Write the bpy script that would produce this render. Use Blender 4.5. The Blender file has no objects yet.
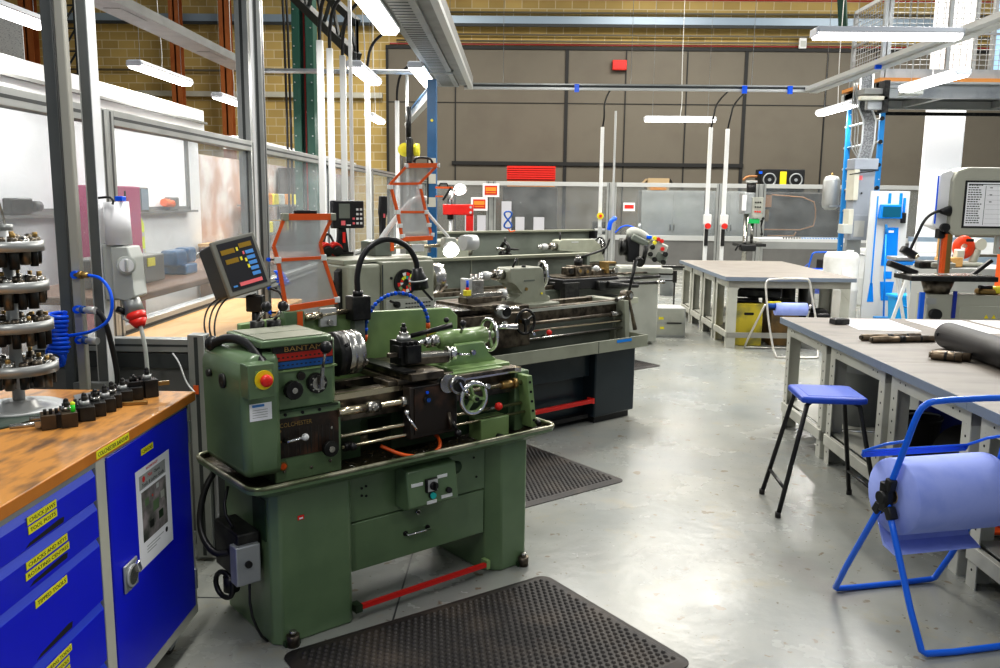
import bpy, bmesh, math, random
from mathutils import Vector, Matrix
random.seed(7)
C = bpy.context.scene.collection
PI = math.pi
def R(d): return math.radians(d)
# ------------------------------------------------------------------ materials
def newmat(name):
    m = bpy.data.materials.new(name); m.use_nodes = True
    nt = m.node_tree; b = nt.nodes['Principled BSDF']
    return m, nt, b
def mat(name, col, rough=.5, metal=0., col2=None, scale=6., lo=.45, hi=.7, bump=0., bscale=40., emit=0., stretch=None, detail=5., coat=0.):
    m, nt, b = newmat(name); N = nt.nodes; L = nt.links
    b.inputs['Base Color'].default_value = (*col, 1); b.inputs['Roughness'].default_value = rough
    b.inputs['Metallic'].default_value = metal
    if coat: b.inputs['Coat Weight'].default_value = coat; b.inputs['Coat Roughness'].default_value = .15
    if emit:
        b.inputs['Emission Color'].default_value = (*col, 1); b.inputs['Emission Strength'].default_value = emit
    if col2 or bump:
        tc = N.new('ShaderNodeTexCoord'); src = tc.outputs['Object']
        if stretch:
            mp = N.new('ShaderNodeMapping'); mp.inputs['Scale'].default_value = stretch
            L.new(src, mp.inputs['Vector']); src = mp.outputs['Vector']
    if col2:
        n = N.new('ShaderNodeTexNoise'); n.inputs['Scale'].default_value = scale; n.inputs['Detail'].default_value = detail
        L.new(src, n.inputs['Vector'])
        r = N.new('ShaderNodeValToRGB'); r.color_ramp.elements[0].position = lo; r.color_ramp.elements[1].position = hi
        r.color_ramp.elements[0].color = (*col, 1); r.color_ramp.elements[1].color = (*col2, 1)
        L.new(n.outputs['Fac'], r.inputs['Fac']); L.new(r.outputs['Color'], b.inputs['Base Color'])
    if bump:
        n2 = N.new('ShaderNodeTexNoise'); n2.inputs['Scale'].default_value = bscale
        L.new(src, n2.inputs['Vector'])
        bp = N.new('ShaderNodeBump'); bp.inputs['Strength'].default_value = bump; bp.inputs['Distance'].default_value = .01
        L.new(n2.outputs['Fac'], bp.inputs['Height']); L.new(bp.outputs['Normal'], b.inputs['Normal'])
    return m
def glassmat(name, clear=.8, tint=(.9, .92, .93), haze=(.75, .78, .8), rough=.1):
    m = bpy.data.materials.new(name); m.use_nodes = True; nt = m.node_tree; N = nt.nodes; L = nt.links
    N.remove(N['Principled BSDF']); out = N['Material Output']
    t = N.new('ShaderNodeBsdfTransparent'); t.inputs['Color'].default_value = (*tint, 1)
    d = N.new('ShaderNodeBsdfDiffuse'); d.inputs['Color'].default_value = (*haze, 1)
    g = N.new('ShaderNodeBsdfGlossy'); g.inputs['Roughness'].default_value = rough; g.inputs['Color'].default_value = (.9, .9, .9, 1)
    tc = N.new('ShaderNodeTexCoord'); n = N.new('ShaderNodeTexNoise'); n.inputs['Scale'].default_value = 2.2; n.inputs['Detail'].default_value = 8
    L.new(tc.outputs['Object'], n.inputs['Vector'])
    mr = N.new('ShaderNodeMapRange'); mr.inputs['From Min'].default_value = .3; mr.inputs['From Max'].default_value = .75
    mr.inputs['To Min'].default_value = (1-clear)*.6; mr.inputs['To Max'].default_value = (1-clear)*1.7
    L.new(n.outputs['Fac'], mr.inputs['Value'])
    mx = N.new('ShaderNodeMixShader'); L.new(mr.outputs['Result'], mx.inputs['Fac']); L.new(t.outputs[0], mx.inputs[1]); L.new(d.outputs[0], mx.inputs[2])
    mx2 = N.new('ShaderNodeMixShader'); mx2.inputs['Fac'].default_value = .05; L.new(mx.outputs[0], mx2.inputs[1]); L.new(g.outputs[0], mx2.inputs[2])
    L.new(mx2.outputs[0], out.inputs['Surface'])
    return m
M = {}
M['alu'] = mat('aluminium profile', (.40, .41, .40), .38, .55, (.30, .31, .30), 3)
M['alu_l'] = mat('bright aluminium', (.55, .56, .55), .38, .35)
M['alu_d'] = mat('aluminium slot shadow', (.045, .05, .05), .6)
M['steel'] = mat('machined steel', (.50, .49, .46), .26, .95, (.30, .28, .25), 14)
M['chrome'] = mat('polished chrome', (.80, .80, .80), .12, 1.)
M['worn'] = mat('oily worn steel', (.20, .17, .13), .36, .8, (.06, .05, .04), 18, .4, .65)
M['brass'] = mat('oily bronze', (.36, .24, .09), .38, .8)
M['rodm'] = mat('bright straw steel rod', (.68, .60, .44), .22, .9)
M['black'] = mat('black plastic', (.012, .012, .013), .4)
M['blackm'] = mat('blackened steel', (.018, .018, .018), .38, .4, (.05, .05, .045), 20)
M['rubber'] = mat('black rubber', (.02, .019, .018), .62, 0, (.05, .042, .034), 5, .5, .75)
M['matrub'] = mat('studded rubber mat', (.020, .017, .016), .6, 0, (.065, .05, .038), 5, .45, .75)
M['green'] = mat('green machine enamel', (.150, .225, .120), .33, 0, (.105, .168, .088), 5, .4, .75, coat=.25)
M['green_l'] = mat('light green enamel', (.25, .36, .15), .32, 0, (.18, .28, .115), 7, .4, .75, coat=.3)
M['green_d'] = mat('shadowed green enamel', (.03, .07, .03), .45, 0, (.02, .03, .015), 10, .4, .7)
M['oil'] = mat('oily swarf tray', (.06, .048, .026), .3, .2, (.17, .145, .09), 45, .5, .72, .6, 90)
M['rim'] = mat('worn tray rim', (.42, .40, .30), .3, .6, (.14, .16, .09), 9, .42, .62)
M['grn_grey'] = mat('grey green enamel', (.32, .33, .26), .4, 0, (.25, .26, .20), 5)
M['grn_grey_d'] = mat('dull grey green enamel', (.17, .19, .16), .42, 0, (.13, .145, .12), 4)
M['pgrey'] = mat('pale machine grey', (.42, .43, .38), .4, 0, (.34, .35, .31), 4)
M['beige'] = mat('bandsaw beige enamel', (.43, .43, .36), .38, 0, (.38, .38, .32), 2)
M['navy'] = mat('dark blue black cabinet', (.010, .020, .028), .35, 0, (.016, .028, .036), 4, coat=.2)
M['red'] = mat('red enamel', (.62, .02, .015), .35)
M['redp'] = mat('red plastic', (.75, .03, .02), .35)
M['yellow'] = mat('yellow plastic', (.85, .70, .02), .45)
M['ylabel'] = mat('yellow label tape', (.86, .82, .03), .5)
M['blue'] = mat('deep blue cabinet paint', (.004, .012, .74), .38, 0, (.004, .018, .66), 3, coat=.15)
M['blue_e'] = mat('blue drawer lip', (.02, .07, .72), .4)
M['bluep'] = mat('bright blue tube paint', (.008, .15, .80), .32, coat=.3)
M['bluepl'] = mat('moulded blue plastic', (.02, .09, .55), .4, 0, (.015, .06, .45), 5)
M['cyan'] = mat('cyan blue plastic', (.0, .24, .78), .4)
M['crane'] = mat('crane blue paint', (.012, .10, .24), .4, 0, (.02, .13, .30), 5)
M['ladder'] = mat('sky blue steel paint', (.015, .20, .50), .4)
M['orange'] = mat('orange frame', (.80, .13, .02), .4)
M['oranged'] = mat('rust orange column', (.40, .13, .035), .55, 0, (.32, .09, .02), 3)
M['wood'] = mat('oiled beech top', (.60, .28, .07), .42, 0, (.17, .095, .05), 9, .44, .74, stretch=(3, 1, 3), coat=.12)
M['wood_e'] = mat('wood edge', (.60, .22, .03), .45, 0, (.45, .15, .02), 6)
M['ply'] = mat('light plywood', (.72, .42, .16), .45, 0, (.60, .32, .10), 3, stretch=(4, 1, 4))
M['cream'] = mat('off white frame paint', (.60, .59, .50), .45, 0, (.52, .51, .44), 3)
M['white'] = mat('white paint', (.82, .83, .84), .45)
M['paper'] = mat('white paper', (.90, .90, .92), .7)
M['wtube'] = mat('white service pole', (.78, .79, .78), .4)
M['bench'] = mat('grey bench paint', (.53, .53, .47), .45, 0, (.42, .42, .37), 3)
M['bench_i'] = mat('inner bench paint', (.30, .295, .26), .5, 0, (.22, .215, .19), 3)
M['lino'] = mat('brown grey bench top', (.225, .20, .172), .52, 0, (.16, .145, .128), 3.5, .42, .7, stretch=(1, 3, 1))
M['edge'] = mat('blue grey bench edging', (.20, .24, .30), .45)
M['panel'] = mat('grey screen panel', (.155, .155, .15), .5, 0, (.12, .12, .117), 2)
M['lpanel'] = mat('light grey cupboard', (.40, .41, .40), .5, 0, (.35, .36, .35), 2)
M['greybox'] = mat('light grey plastic box', (.50, .52, .49), .45)
M['galv'] = mat('galvanised steel', (.42, .44, .45), .4, .5, (.30, .32, .34), 5)
M['steelgrn'] = mat('dark green steelwork', (.018, .075, .055), .5)
M['truss'] = mat('dark steel truss', (.03, .035, .035), .6)
M['pipeb'] = mat('pale blue grey pipe', (.32, .40, .48), .4, .3)
M['pipeg'] = mat('dull pipe', (.22, .20, .15), .5, .3)
M['hose'] = mat('blue air hose', (.0, .12, .90), .3)
M['hosec'] = mat('coiled hose blue', (.0, .10, .80), .3)
M['hosel'] = mat('coolant hose blue segments', (.01, .08, .35), .4)
M['roll'] = mat('blue paper roll', (.36, .44, .90), .75, 0, (.30, .38, .86), 12)
M['cardb'] = mat('cardboard', (.46, .34, .20), .7)
M['tube_e'] = mat('fluorescent diffuser', (1, .98, .95), .5, emit=7.)
M['led'] = mat('led work light lens', (1, 1, 1), .3, emit=40.)
M['fix'] = mat('lamp housing', (.70, .73, .78), .4)
M['drogr'] = mat('display case grey', (.16, .16, .14), .5)
M['droface'] = mat('display face', (.018, .018, .022), .3)
M['droy'] = mat('amber digits window', (.26, .16, .01), .3)
M['dryel'] = mat('yellow key', (.85, .75, .05), .4)
M['keyb'] = mat('blue key', (.08, .28, .66), .4)
M['keyr'] = mat('pink red strip', (.80, .16, .18), .4)
M['plaqr'] = mat('red plaque', (.45, .025, .015), .4)
M['plaqb'] = mat('blue plaque', (.015, .10, .32), .4)
M['plaqk'] = mat('dark plaque', (.022, .02, .018), .4, 0, (.05, .035, .025), 14)
M['brown'] = mat('oil stained index plate', (.028, .020, .015), .42, .2, (.10, .05, .03), 12, .5, .72)
M['gold'] = mat('gold lettering', (.60, .36, .12), .4, .3)
M['teal'] = mat('teal push button', (.0, .45, .42), .3)
M['pplastic'] = mat('clouded clear shield', (.5, .5, .5), .3)
M['cab_in'] = mat('dark gap', (.01, .01, .012), .8)
M['purple'] = mat('dark pink locker', (.42, .06, .16), .6)
M['olive'] = mat('painted yellow crate', (.62, .50, .04), .55, 0, (.16, .17, .09), 5, .45, .68)
M['rustcr'] = mat('rusty brown crate', (.20, .12, .04), .6, 0, (.08, .06, .03), 6, .4, .7)
M['sill'] = M['alu_l']
M['redshut'] = mat('bright red slats', (.55, .025, .008), .5)
M['orsh'] = mat('orange crate', (.75, .28, .03), .5)
M['mirror'] = mat('dark machine enclosure', (.07, .065, .06), .3, .2, (.03, .03, .03), 3)
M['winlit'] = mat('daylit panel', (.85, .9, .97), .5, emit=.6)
M['blueblk'] = mat('dark blue plastic barrel', (.01, .03, .30), .35)
M['copper'] = mat('copper tone edging', (.45, .22, .10), .4, .5)
M['ink'] = mat('black ink', (.01, .01, .01), .6)
M['inkr'] = mat('red ink', (.7, .03, .03), .6)
M['photo'] = mat('printed photograph', (.06, .07, .055), .4, 0, (.34, .30, .30), 14, .4, .65)
M['photo2'] = mat('whiteboard writing', (.86, .87, .88), .5, 0, (.35, .35, .40), 26, .56, .66, stretch=(1, 1, 3))
M['wallw'] = mat('white plaster wall', (.74, .75, .77), .7, 0, (.66, .67, .70), 2)
M['wallbr'] = mat('bare reddish plaster', (.46, .30, .24), .75, 0, (.66, .62, .60), 2.2, .42, .66)
M['floorpatch'] = mat('steel floor plate', (.36, .38, .40), .25, .3, (.28, .30, .32), 3)
M['cone'] = mat('orange cone plastic', (.85, .12, .02), .5)
M['hivis'] = mat('high visibility yellow', (.70, .85, .05), .6)
M['cloth'] = mat('dark green grey cloth', (.05, .075, .06), .8, 0, (.09, .11, .09), 20)
M['glass'] = glassmat('polycarbonate screen', .91)
M['glass2'] = glassmat('scratched guard shield', .55, haze=(.62, .62, .62))
M['glass3'] = glassmat('far polycarbonate', .93)
M['bag'] = glassmat('clear bin bag', .45, haze=(.7, .72, .75), rough=.2)
M['black2'] = mat('satin black tube', (.010, .010, .011), .5, 0, (.02, .02, .022), 4)
M['drum'] = mat('dark grey tube metal', (.10, .10, .095), .35, .5)
M['galvp'] = mat('painted grey enclosure', (.30, .33, .38), .4, 0, (.26, .29, .33), 2)
M['galvdk'] = mat('perforated dark tray', (.16, .17, .18), .5, .4, (.30, .31, .32), 60, .45, .55)
M['pboard'] = mat('shadow board pale grey', (.62, .63, .62), .4)
M['cyanl'] = mat('light cyan plastic', (.0, .34, .78), .4)
M['saworange'] = mat('saw guard orange', (.75, .06, .01), .35)
M['tray'] = mat('dull galvanised tray', (.24, .245, .24), .5, .2, (.19, .195, .19), 4)
# ------------------------------------------------------------------ mesh builder
class G:
    def __init__(s, T=None):
        s.bm = bmesh.new(); s.ms = []; s.T = T or Matrix()
    def mi(s, m):
        if isinstance(m, str): m = M[m]
        if m not in s.ms: s.ms.append(m)
        return s.ms.index(m)
    def fin(s, faces, m, smooth=False):
        i = s.mi(m)
        for f in faces: f.material_index = i; f.smooth = smooth
    def v(s, p): return s.bm.verts.new(s.T @ Vector(p))
    def box(s, x0, x1, y0, y1, z0, z1, m, bev=0, seg=2, T=None):
        T = T or Matrix()
        vs = [s.v(T @ Vector((x, y, z))) for x in (x0, x1) for y in (y0, y1) for z in (z0, z1)]
        fs = [s.bm.faces.new([vs[i] for i in q]) for q in ((0, 1, 3, 2), (4, 6, 7, 5), (0, 4, 5, 1), (2, 3, 7, 6), (0, 2, 6, 4), (1, 5, 7, 3))]
        s.fin(fs, m)
        if bev:
            es = list({e for f in fs for e in f.edges})
            r = bmesh.ops.bevel(s.bm, geom=es, offset=bev, segments=seg, affect='EDGES', profile=.5, clamp_overlap=True)
            i = s.mi(m)
            for f in r['faces']: f.material_index = i; f.smooth = True
        return s
    def rbox(s, c, d, m, rz=0, rx=0, ry=0, bev=0):
        T = Matrix.Translation(Vector(c)) @ Matrix.Rotation(R(rz), 4, 'Z') @ Matrix.Rotation(R(ry), 4, 'Y') @ Matrix.Rotation(R(rx), 4, 'X')
        return s.box(-d[0]/2, d[0]/2, -d[1]/2, d[1]/2, -d[2]/2, d[2]/2, m, bev, 2, T)
    def bar(s, p0, p1, w, h, m, bev=0):
        p0, p1 = Vector(p0), Vector(p1); d = p1-p0; L = d.length
        q = d.to_track_quat('Z', 'Y').to_matrix().to_4x4()
        if abs(d.normalized().z) > .999: q = Matrix()if d.z > 0 else Matrix.Rotation(PI, 4, 'X')
        T = Matrix.Translation(p0) @ q
        return s.box(-w/2, w/2, -h/2, h/2, 0, L, m, bev, 2, T)
    def cyl(s, p0, p1, r0, m, r1=None, n=18, caps=True, mcap=None):
        p0, p1 = Vector(p0), Vector(p1); r1 = r0 if r1 is None else r1
        z = (p1-p0).normalized(); x = z.orthogonal().normalized(); y = z.cross(x)
        a = []; b = []
        for k in range(n):
            t = 2*PI*k/n; d = x*math.cos(t)+y*math.sin(t)
            a.append(s.v(p0+d*r0)); b.append(s.v(p1+d*r1))
        s.fin([s.bm.faces.new((a[k], a[(k+1) % n], b[(k+1) % n], b[k])) for k in range(n)], m, True)
        if caps:
            fs = []
            if r0 > 1e-5: fs.append(s.bm.faces.new(a[::-1]))
            if r1 > 1e-5: fs.append(s.bm.faces.new(b))
            s.fin(fs, mcap or m)
        return s
    def tube(s, pts, r, m, n=8, closed=False, smooth=0, caps=True):
        P = [Vector(p) for p in pts]
        for _ in range(smooth):
            Q = [] if closed else [P[0]]
            K = len(P)
            for i in range(K if closed else K-1):
                a, b = P[i], P[(i+1) % K]; Q += [a*.75+b*.25, a*.25+b*.75]
            if not closed: Q.append(P[-1])
            P = Q
        K = len(P); rings = []; ref = None
        for i in range(K):
            if closed: d = P[(i+1) % K]-P[i-1]
            else: d = P[min(i+1, K-1)]-P[max(i-1, 0)]
            if d.length < 1e-9: d = Vector((0, 0, 1))
            d.normalize()
            if ref is None: ref = d.orthogonal().normalized()
            ref = (ref-d*ref.dot(d))
            if ref.length < 1e-6: ref = d.orthogonal()
            ref.normalize(); y = d.cross(ref)
            rr = r[min(i, len(r)-1)] if isinstance(r, (list, tuple)) else r
            rings.append([s.v(P[i]+(ref*math.cos(2*PI*k/n)+y*math.sin(2*PI*k/n))*rr) for k in range(n)])
        fs = []
        for i in range(K if closed else K-1):
            A, B = rings[i], rings[(i+1) % K]
            fs += [s.bm.faces.new((A[k], A[(k+1) % n], B[(k+1) % n], B[k])) for k in range(n)]
        s.fin(fs, m, True)
        if caps and not closed: s.fin([s.bm.faces.new(rings[0][::-1]), s.bm.faces.new(rings[-1])], m)
        return s
    def rev(s, prof, c, ax, m, n=24, smooth=True):
        c = Vector(c); z = Vector(ax).normalized(); x = z.orthogonal().normalized(); y = z.cross(x); rings = []
        for r, h in prof:
            if r < 1e-6: rings.append([s.v(c+z*h)])
            else: rings.append([s.v(c+z*h+(x*math.cos(2*PI*k/n)+y*math.sin(2*PI*k/n))*r) for k in range(n)])
        fs = []
        for A, B in zip(rings, rings[1:]):
            if len(A) == 1 and len(B) == 1: continue
            for k in range(n):
                j = (k+1) % n
                if len(A) == 1: fs.append(s.bm.faces.new((A[0], B[j], B[k])))
                elif len(B) == 1: fs.append(s.bm.faces.new((A[k], A[j], B[0])))
                else: fs.append(s.bm.faces.new((A[k], A[j], B[j], B[k])))
        s.fin(fs, m, smooth); return s
    def ball(s, c, r, m, n=14, sc=(1, 1, 1)):
        c = Vector(c); prof = [(math.sin(PI*i/8), -math.cos(PI*i/8)) for i in range(9)]; rings = []
        for a, h in prof:
            if a < 1e-6: rings.append([s.v(c+Vector((0, 0, h*r*sc[2])))])
            else: rings.append([s.v(c+Vector((math.cos(2*PI*k/n)*a*r*sc[0], math.sin(2*PI*k/n)*a*r*sc[1], h*r*sc[2]))) for k in range(n)])
        fs = []
        for A, B in zip(rings, rings[1:]):
            for k in range(n):
                j = (k+1) % n
                if len(A) == 1: fs.append(s.bm.faces.new((A[0], B[j], B[k])))
                elif len(B) == 1: fs.append(s.bm.faces.new((A[k], A[j], B[0])))
                else: fs.append(s.bm.faces.new((A[k], A[j], B[j], B[k])))
        s.fin(fs, m, True); return s
    def ring(s, c, ax, Rr, r, m, n=28, k=8):
        c = Vector(c); z = Vector(ax).normalized(); x = z.orthogonal().normalized(); y = z.cross(x)
        return s.tube([c+(x*math.cos(2*PI*i/n)+y*math.sin(2*PI*i/n))*Rr for i in range(n)], r, m, k, closed=True)
    def prism(s, pts, plane, a, b, m, bev=0):
        """polygon pts in plane 'xy','xz','yz' extruded from a to b along the third axis"""
        def P(p, t):
            return {'xy': (p[0], p[1], t), 'xz': (p[0], t, p[1]), 'yz': (t, p[0], p[1])}[plane]
        A = [s.v(P(p, a)) for p in pts]; B = [s.v(P(p, b)) for p in pts]; n = len(pts)
        fs = [s.bm.faces.new(A[::-1]), s.bm.faces.new(B)]+[s.bm.faces.new((A[k], A[(k+1) % n], B[(k+1) % n], B[k])) for k in range(n)]
        s.fin(fs, m)
        if bev:
            es = list({e for f in fs for e in f.edges})
            r = bmesh.ops.bevel(s.bm, geom=es, offset=bev, segments=2, affect='EDGES', profile=.5, clamp_overlap=True)
            for f in r['faces']: f.material_index = s.mi(m); f.smooth = True
        return s
    def quad(s, a, b, c, d, m):
        s.fin([s.bm.faces.new([s.v(p) for p in (a, b, c, d)])], m); return s
    def text(s, txt, o, xd, yd, size, m, ext=.0004, align='LEFT', fit=None):
        cu = bpy.data.curves.new('t', 'FONT'); cu.body = txt; cu.size = size; cu.align_x = align; cu.extrude = ext; cu.resolution_u = 2
        ob = bpy.data.objects.new('t', cu); C.objects.link(ob)
        dg = bpy.context.evaluated_depsgraph_get(); dg.update()
        me = bpy.data.meshes.new_from_object(ob.evaluated_get(dg))
        x = Vector(xd).normalized(); y = Vector(yd).normalized(); z = x.cross(y)
        T = Matrix(((x.x, y.x, z.x, o[0]), (x.y, y.y, z.y, o[1]), (x.z, y.z, z.z, o[2]), (0, 0, 0, 1)))
        k = 1
        if fit and me.vertices:
            w = max(v.co.x for v in me.vertices)-min(v.co.x for v in me.vertices); k = fit/w
        me.transform(s.T @ T @ Matrix.Diagonal((k, 1 if fit else 1, 1, 1)))
        nf = len(s.bm.faces); s.bm.from_mesh(me); s.bm.faces.ensure_lookup_table()
        s.fin(s.bm.faces[nf:], m)
        bpy.data.objects.remove(ob); bpy.data.curves.remove(cu); bpy.data.meshes.remove(me); return s
    def build(s, name, parent=None, world=False):
        me = bpy.data.meshes.new(name)
        bmesh.ops.recalc_face_normals(s.bm, faces=[f for f in s.bm.faces])
        if world and parent is not None:
            r = parent
            while r.parent: r = r.parent
            T = (Matrix.Translation(r.location) @ Matrix.Rotation(r.rotation_euler[2], 4, 'Z')).inverted()
            bmesh.ops.transform(s.bm, matrix=T, verts=s.bm.verts)
        s.bm.to_mesh(me); s.bm.free()
        for m in s.ms: me.materials.append(m)
        o = bpy.data.objects.new(name, me); C.objects.link(o)
        if parent is not None: o.parent = parent
        return o
def _each(s, name, parent=None, world=False):
    """one object for every separate piece in the builder"""
    vs = list(s.bm.verts); s.bm.verts.index_update(); p = list(range(len(vs)))
    def f(a):
        while p[a] != a: p[a] = p[p[a]]; a = p[a]
        return a
    for e in s.bm.edges: p[f(e.verts[0].index)] = f(e.verts[1].index)
    isl = {}
    for v in vs: isl.setdefault(f(v.index), []).append(v)
    K = list(isl.values()); B = [([min(v.co[i] for v in k) for i in range(3)], [max(v.co[i] for v in k) for i in range(3)]) for k in K]; q = list(range(len(K)))
    def g_(a):
        while q[a] != a: a = q[a]
        return a
    for i in range(len(K)):
        for j in range(i):
            if all(B[i][0][k]-.004 <= B[j][1][k] and B[j][0][k]-.004 <= B[i][1][k] for k in range(3)): q[g_(i)] = g_(j)
    out = []
    for r in sorted({g_(i) for i in range(len(K))}):
        keep = {v.index for i in range(len(K)) if g_(i) == r for v in K[i]}
        n = G(); n.ms = list(s.ms); n.bm = s.bm.copy(); n.bm.verts.ensure_lookup_table()
        bmesh.ops.delete(n.bm, geom=[v for v in n.bm.verts if v.index not in keep], context='VERTS')
        out.append(n.build(name, parent, world))
    s.bm.free(); return out
G.build_each = _each
def tag(o, label, cat, group=None, kind=None):
    o['label'] = label; o['category'] = cat
    if group: o['group'] = group
    if kind: o['kind'] = kind
    return o
def thing(name, label, cat, loc=(0, 0, 0), rz=0, group=None):
    o = bpy.data.objects.new(name, None); C.objects.link(o); o.empty_display_size = .1
    o.location = loc; o.rotation_euler = (0, 0, R(rz)); return tag(o, label, cat, group)
def solo(name, g, label, cat, loc=(0, 0, 0), rz=0, group=None):
    """a thing that is one mesh, g given in the thing's own coordinates"""
    o = g.build(name); o.location = loc; o.rotation_euler = (0, 0, R(rz)); return tag(o, label, cat, group)
def solow(name, g, label, cat, loc, group=None):
    """a thing that is one mesh, g given in world coordinates"""
    bmesh.ops.translate(g.bm, verts=g.bm.verts, vec=-Vector(loc))
    return solo(name, g, label, cat, loc, 0, group)
def struct(name, g):
    o = g.build(name); o['kind'] = 'structure'; return o
def dup(root, loc, rz=None, label=None):
    r = root.copy(); C.objects.link(r); r.location = loc
    if rz is not None: r.rotation_euler = (0, 0, R(rz))
    if label: r['label'] = label
    for ch in list(root.children):
        c = ch.copy(); C.objects.link(c); c.parent = r
        for g in ch.children:
            d = g.copy(); C.objects.link(d); d.parent = c
    return r
# ================================================================== camera
cam_d = bpy.data.cameras.new('camera'); cam = bpy.data.objects.new('camera', cam_d); C.objects.link(cam)
f_px = 850.; cam_d.sensor_width = 36; cam_d.lens = f_px/1000*36; cam_d.clip_end = 200; cam_d.clip_start = .05
pitch = math.atan(134/f_px); yaw = math.atan(15/f_px*math.cos(pitch)); roll = .0113
Fv = Vector((-math.sin(yaw)*math.cos(pitch), math.cos(yaw)*math.cos(pitch), -math.sin(pitch)))
R0 = Vector((math.cos(yaw), math.sin(yaw), 0)); U0 = R0.cross(Fv)
Rv = R0*math.cos(roll)+U0*math.sin(roll); Uv = U0*math.cos(roll)-R0*math.sin(roll)
cam.matrix_world = Matrix(((Rv.x, Uv.x, -Fv.x, 0), (Rv.y, Uv.y, -Fv.y, 0), (Rv.z, Uv.z, -Fv.z, 1.65), (0, 0, 0, 1)))
bpy.context.scene.camera = cam
sc = bpy.context.scene
sc.view_settings.view_transform = 'Standard'; sc.view_settings.look = 'Medium High Contrast'; sc.view_settings.exposure = 0
w = bpy.data.worlds.new('world'); sc.world = w; w.use_nodes = True
w.node_tree.nodes['Background'].inputs[0].default_value = (.88, .94, 1, 1)
w.node_tree.nodes['Background'].inputs[1].default_value = .25
def area(loc, sx, sy, power, col=(1, .97, .92), rz=0, rx=0):
    l = bpy.data.lights.new('lamp', 'AREA'); l.shape = 'RECTANGLE'; l.size = sx; l.size_y = sy; l.energy = power; l.color = col
    o = bpy.data.objects.new('lamp', l); C.objects.link(o); o.location = loc; o.rotation_euler = (R(rx), 0, R(rz)); return o
# ================================================================== floor
def floor_mat():
    m, nt, b = newmat('painted concrete floor'); N = nt.nodes; L = nt.links
    tc = N.new('ShaderNodeTexCoord')
    def noise(sc_, det, rough=.6, off=0):
        n = N.new('ShaderNodeTexNoise'); n.inputs['Scale'].default_value = sc_; n.inputs['Detail'].default_value = det; n.inputs['Roughness'].default_value = rough
        mp = N.new('ShaderNodeMapping'); mp.inputs['Location'].default_value = (off, off, 0); L.new(tc.outputs['Object'], mp.inputs[0]); L.new(mp.outputs[0], n.inputs['Vector']); return n
    def ramp(n, a, b_, ca, cb):
        r = N.new('ShaderNodeValToRGB'); r.color_ramp.elements[0].position = a; r.color_ramp.elements[1].position = b_
        r.color_ramp.elements[0].color = (*ca, 1); r.color_ramp.elements[1].color = (*cb, 1); L.new(n.outputs['Fac'], r.inputs['Fac']); return r
    base = ramp(noise(.9, 8, .62), .35, .68, (.245, .262, .255), (.345, .345, .305))
    def over(prev, msk, col):
        mx = N.new('ShaderNodeMix'); mx.data_type = 'RGBA'; L.new(msk.outputs['Color'], mx.inputs['Factor'])
        L.new(prev, mx.inputs['A']); mx.inputs['B'].default_value = (*col, 1); return mx.outputs['Result']
    c = over(base.outputs['Color'], ramp(noise(3., 6, .7, 4), .57, .70, (0, 0, 0), (.45, .45, .45)), (.36, .31, .20))
    c = over(c, ramp(noise(11., 3, .5, 9), .665, .69, (0, 0, 0), (.65, .65, .65)), (.16, .10, .05))
    c = over(c, ramp(noise(38., 2, .5, 2), .70, .72, (0, 0, 0), (.7, .7, .7)), (.10, .07, .045))
    c = over(c, ramp(noise(1.3, 3, .5, 13), .66, .70, (0, 0, 0), (.3, .3, .3)), (.28, .25, .24))
    L.new(c, b.inputs['Base Color'])
    rr = N.new('ShaderNodeMapRange'); L.new(noise(2.2, 5, .6, 21).outputs['Fac'], rr.inputs['Value'])
    rr.inputs['To Min'].default_value = .10; rr.inputs['To Max'].default_value = .40; L.new(rr.outputs['Result'], b.inputs['Roughness'])
    b.inputs['Specular IOR Level'].default_value = .5
    bp = N.new('ShaderNodeBump'); bp.inputs['Strength'].default_value = .12; bp.inputs['Distance'].default_value = .01
    L.new(noise(14., 4, .5, 5).outputs['Fac'], bp.inputs['Height']); L.new(bp.outputs['Normal'], b.inputs['Normal'])
    return m
M['floor'] = floor_mat()
struct('floor', G().box(-14.5, 14, -3, 24.4, -.1, 0, 'floor'))
# concrete joints and the pale steel plate below the front lathe
g = G(); g.box(-2.2, -.95, 3.30, 3.307, 0, .0012, 'alu_d'); g.box(-.47, -.463, 2.2, 6.2, 0, .0012, 'alu_d'); struct('trim_1', g)
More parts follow.
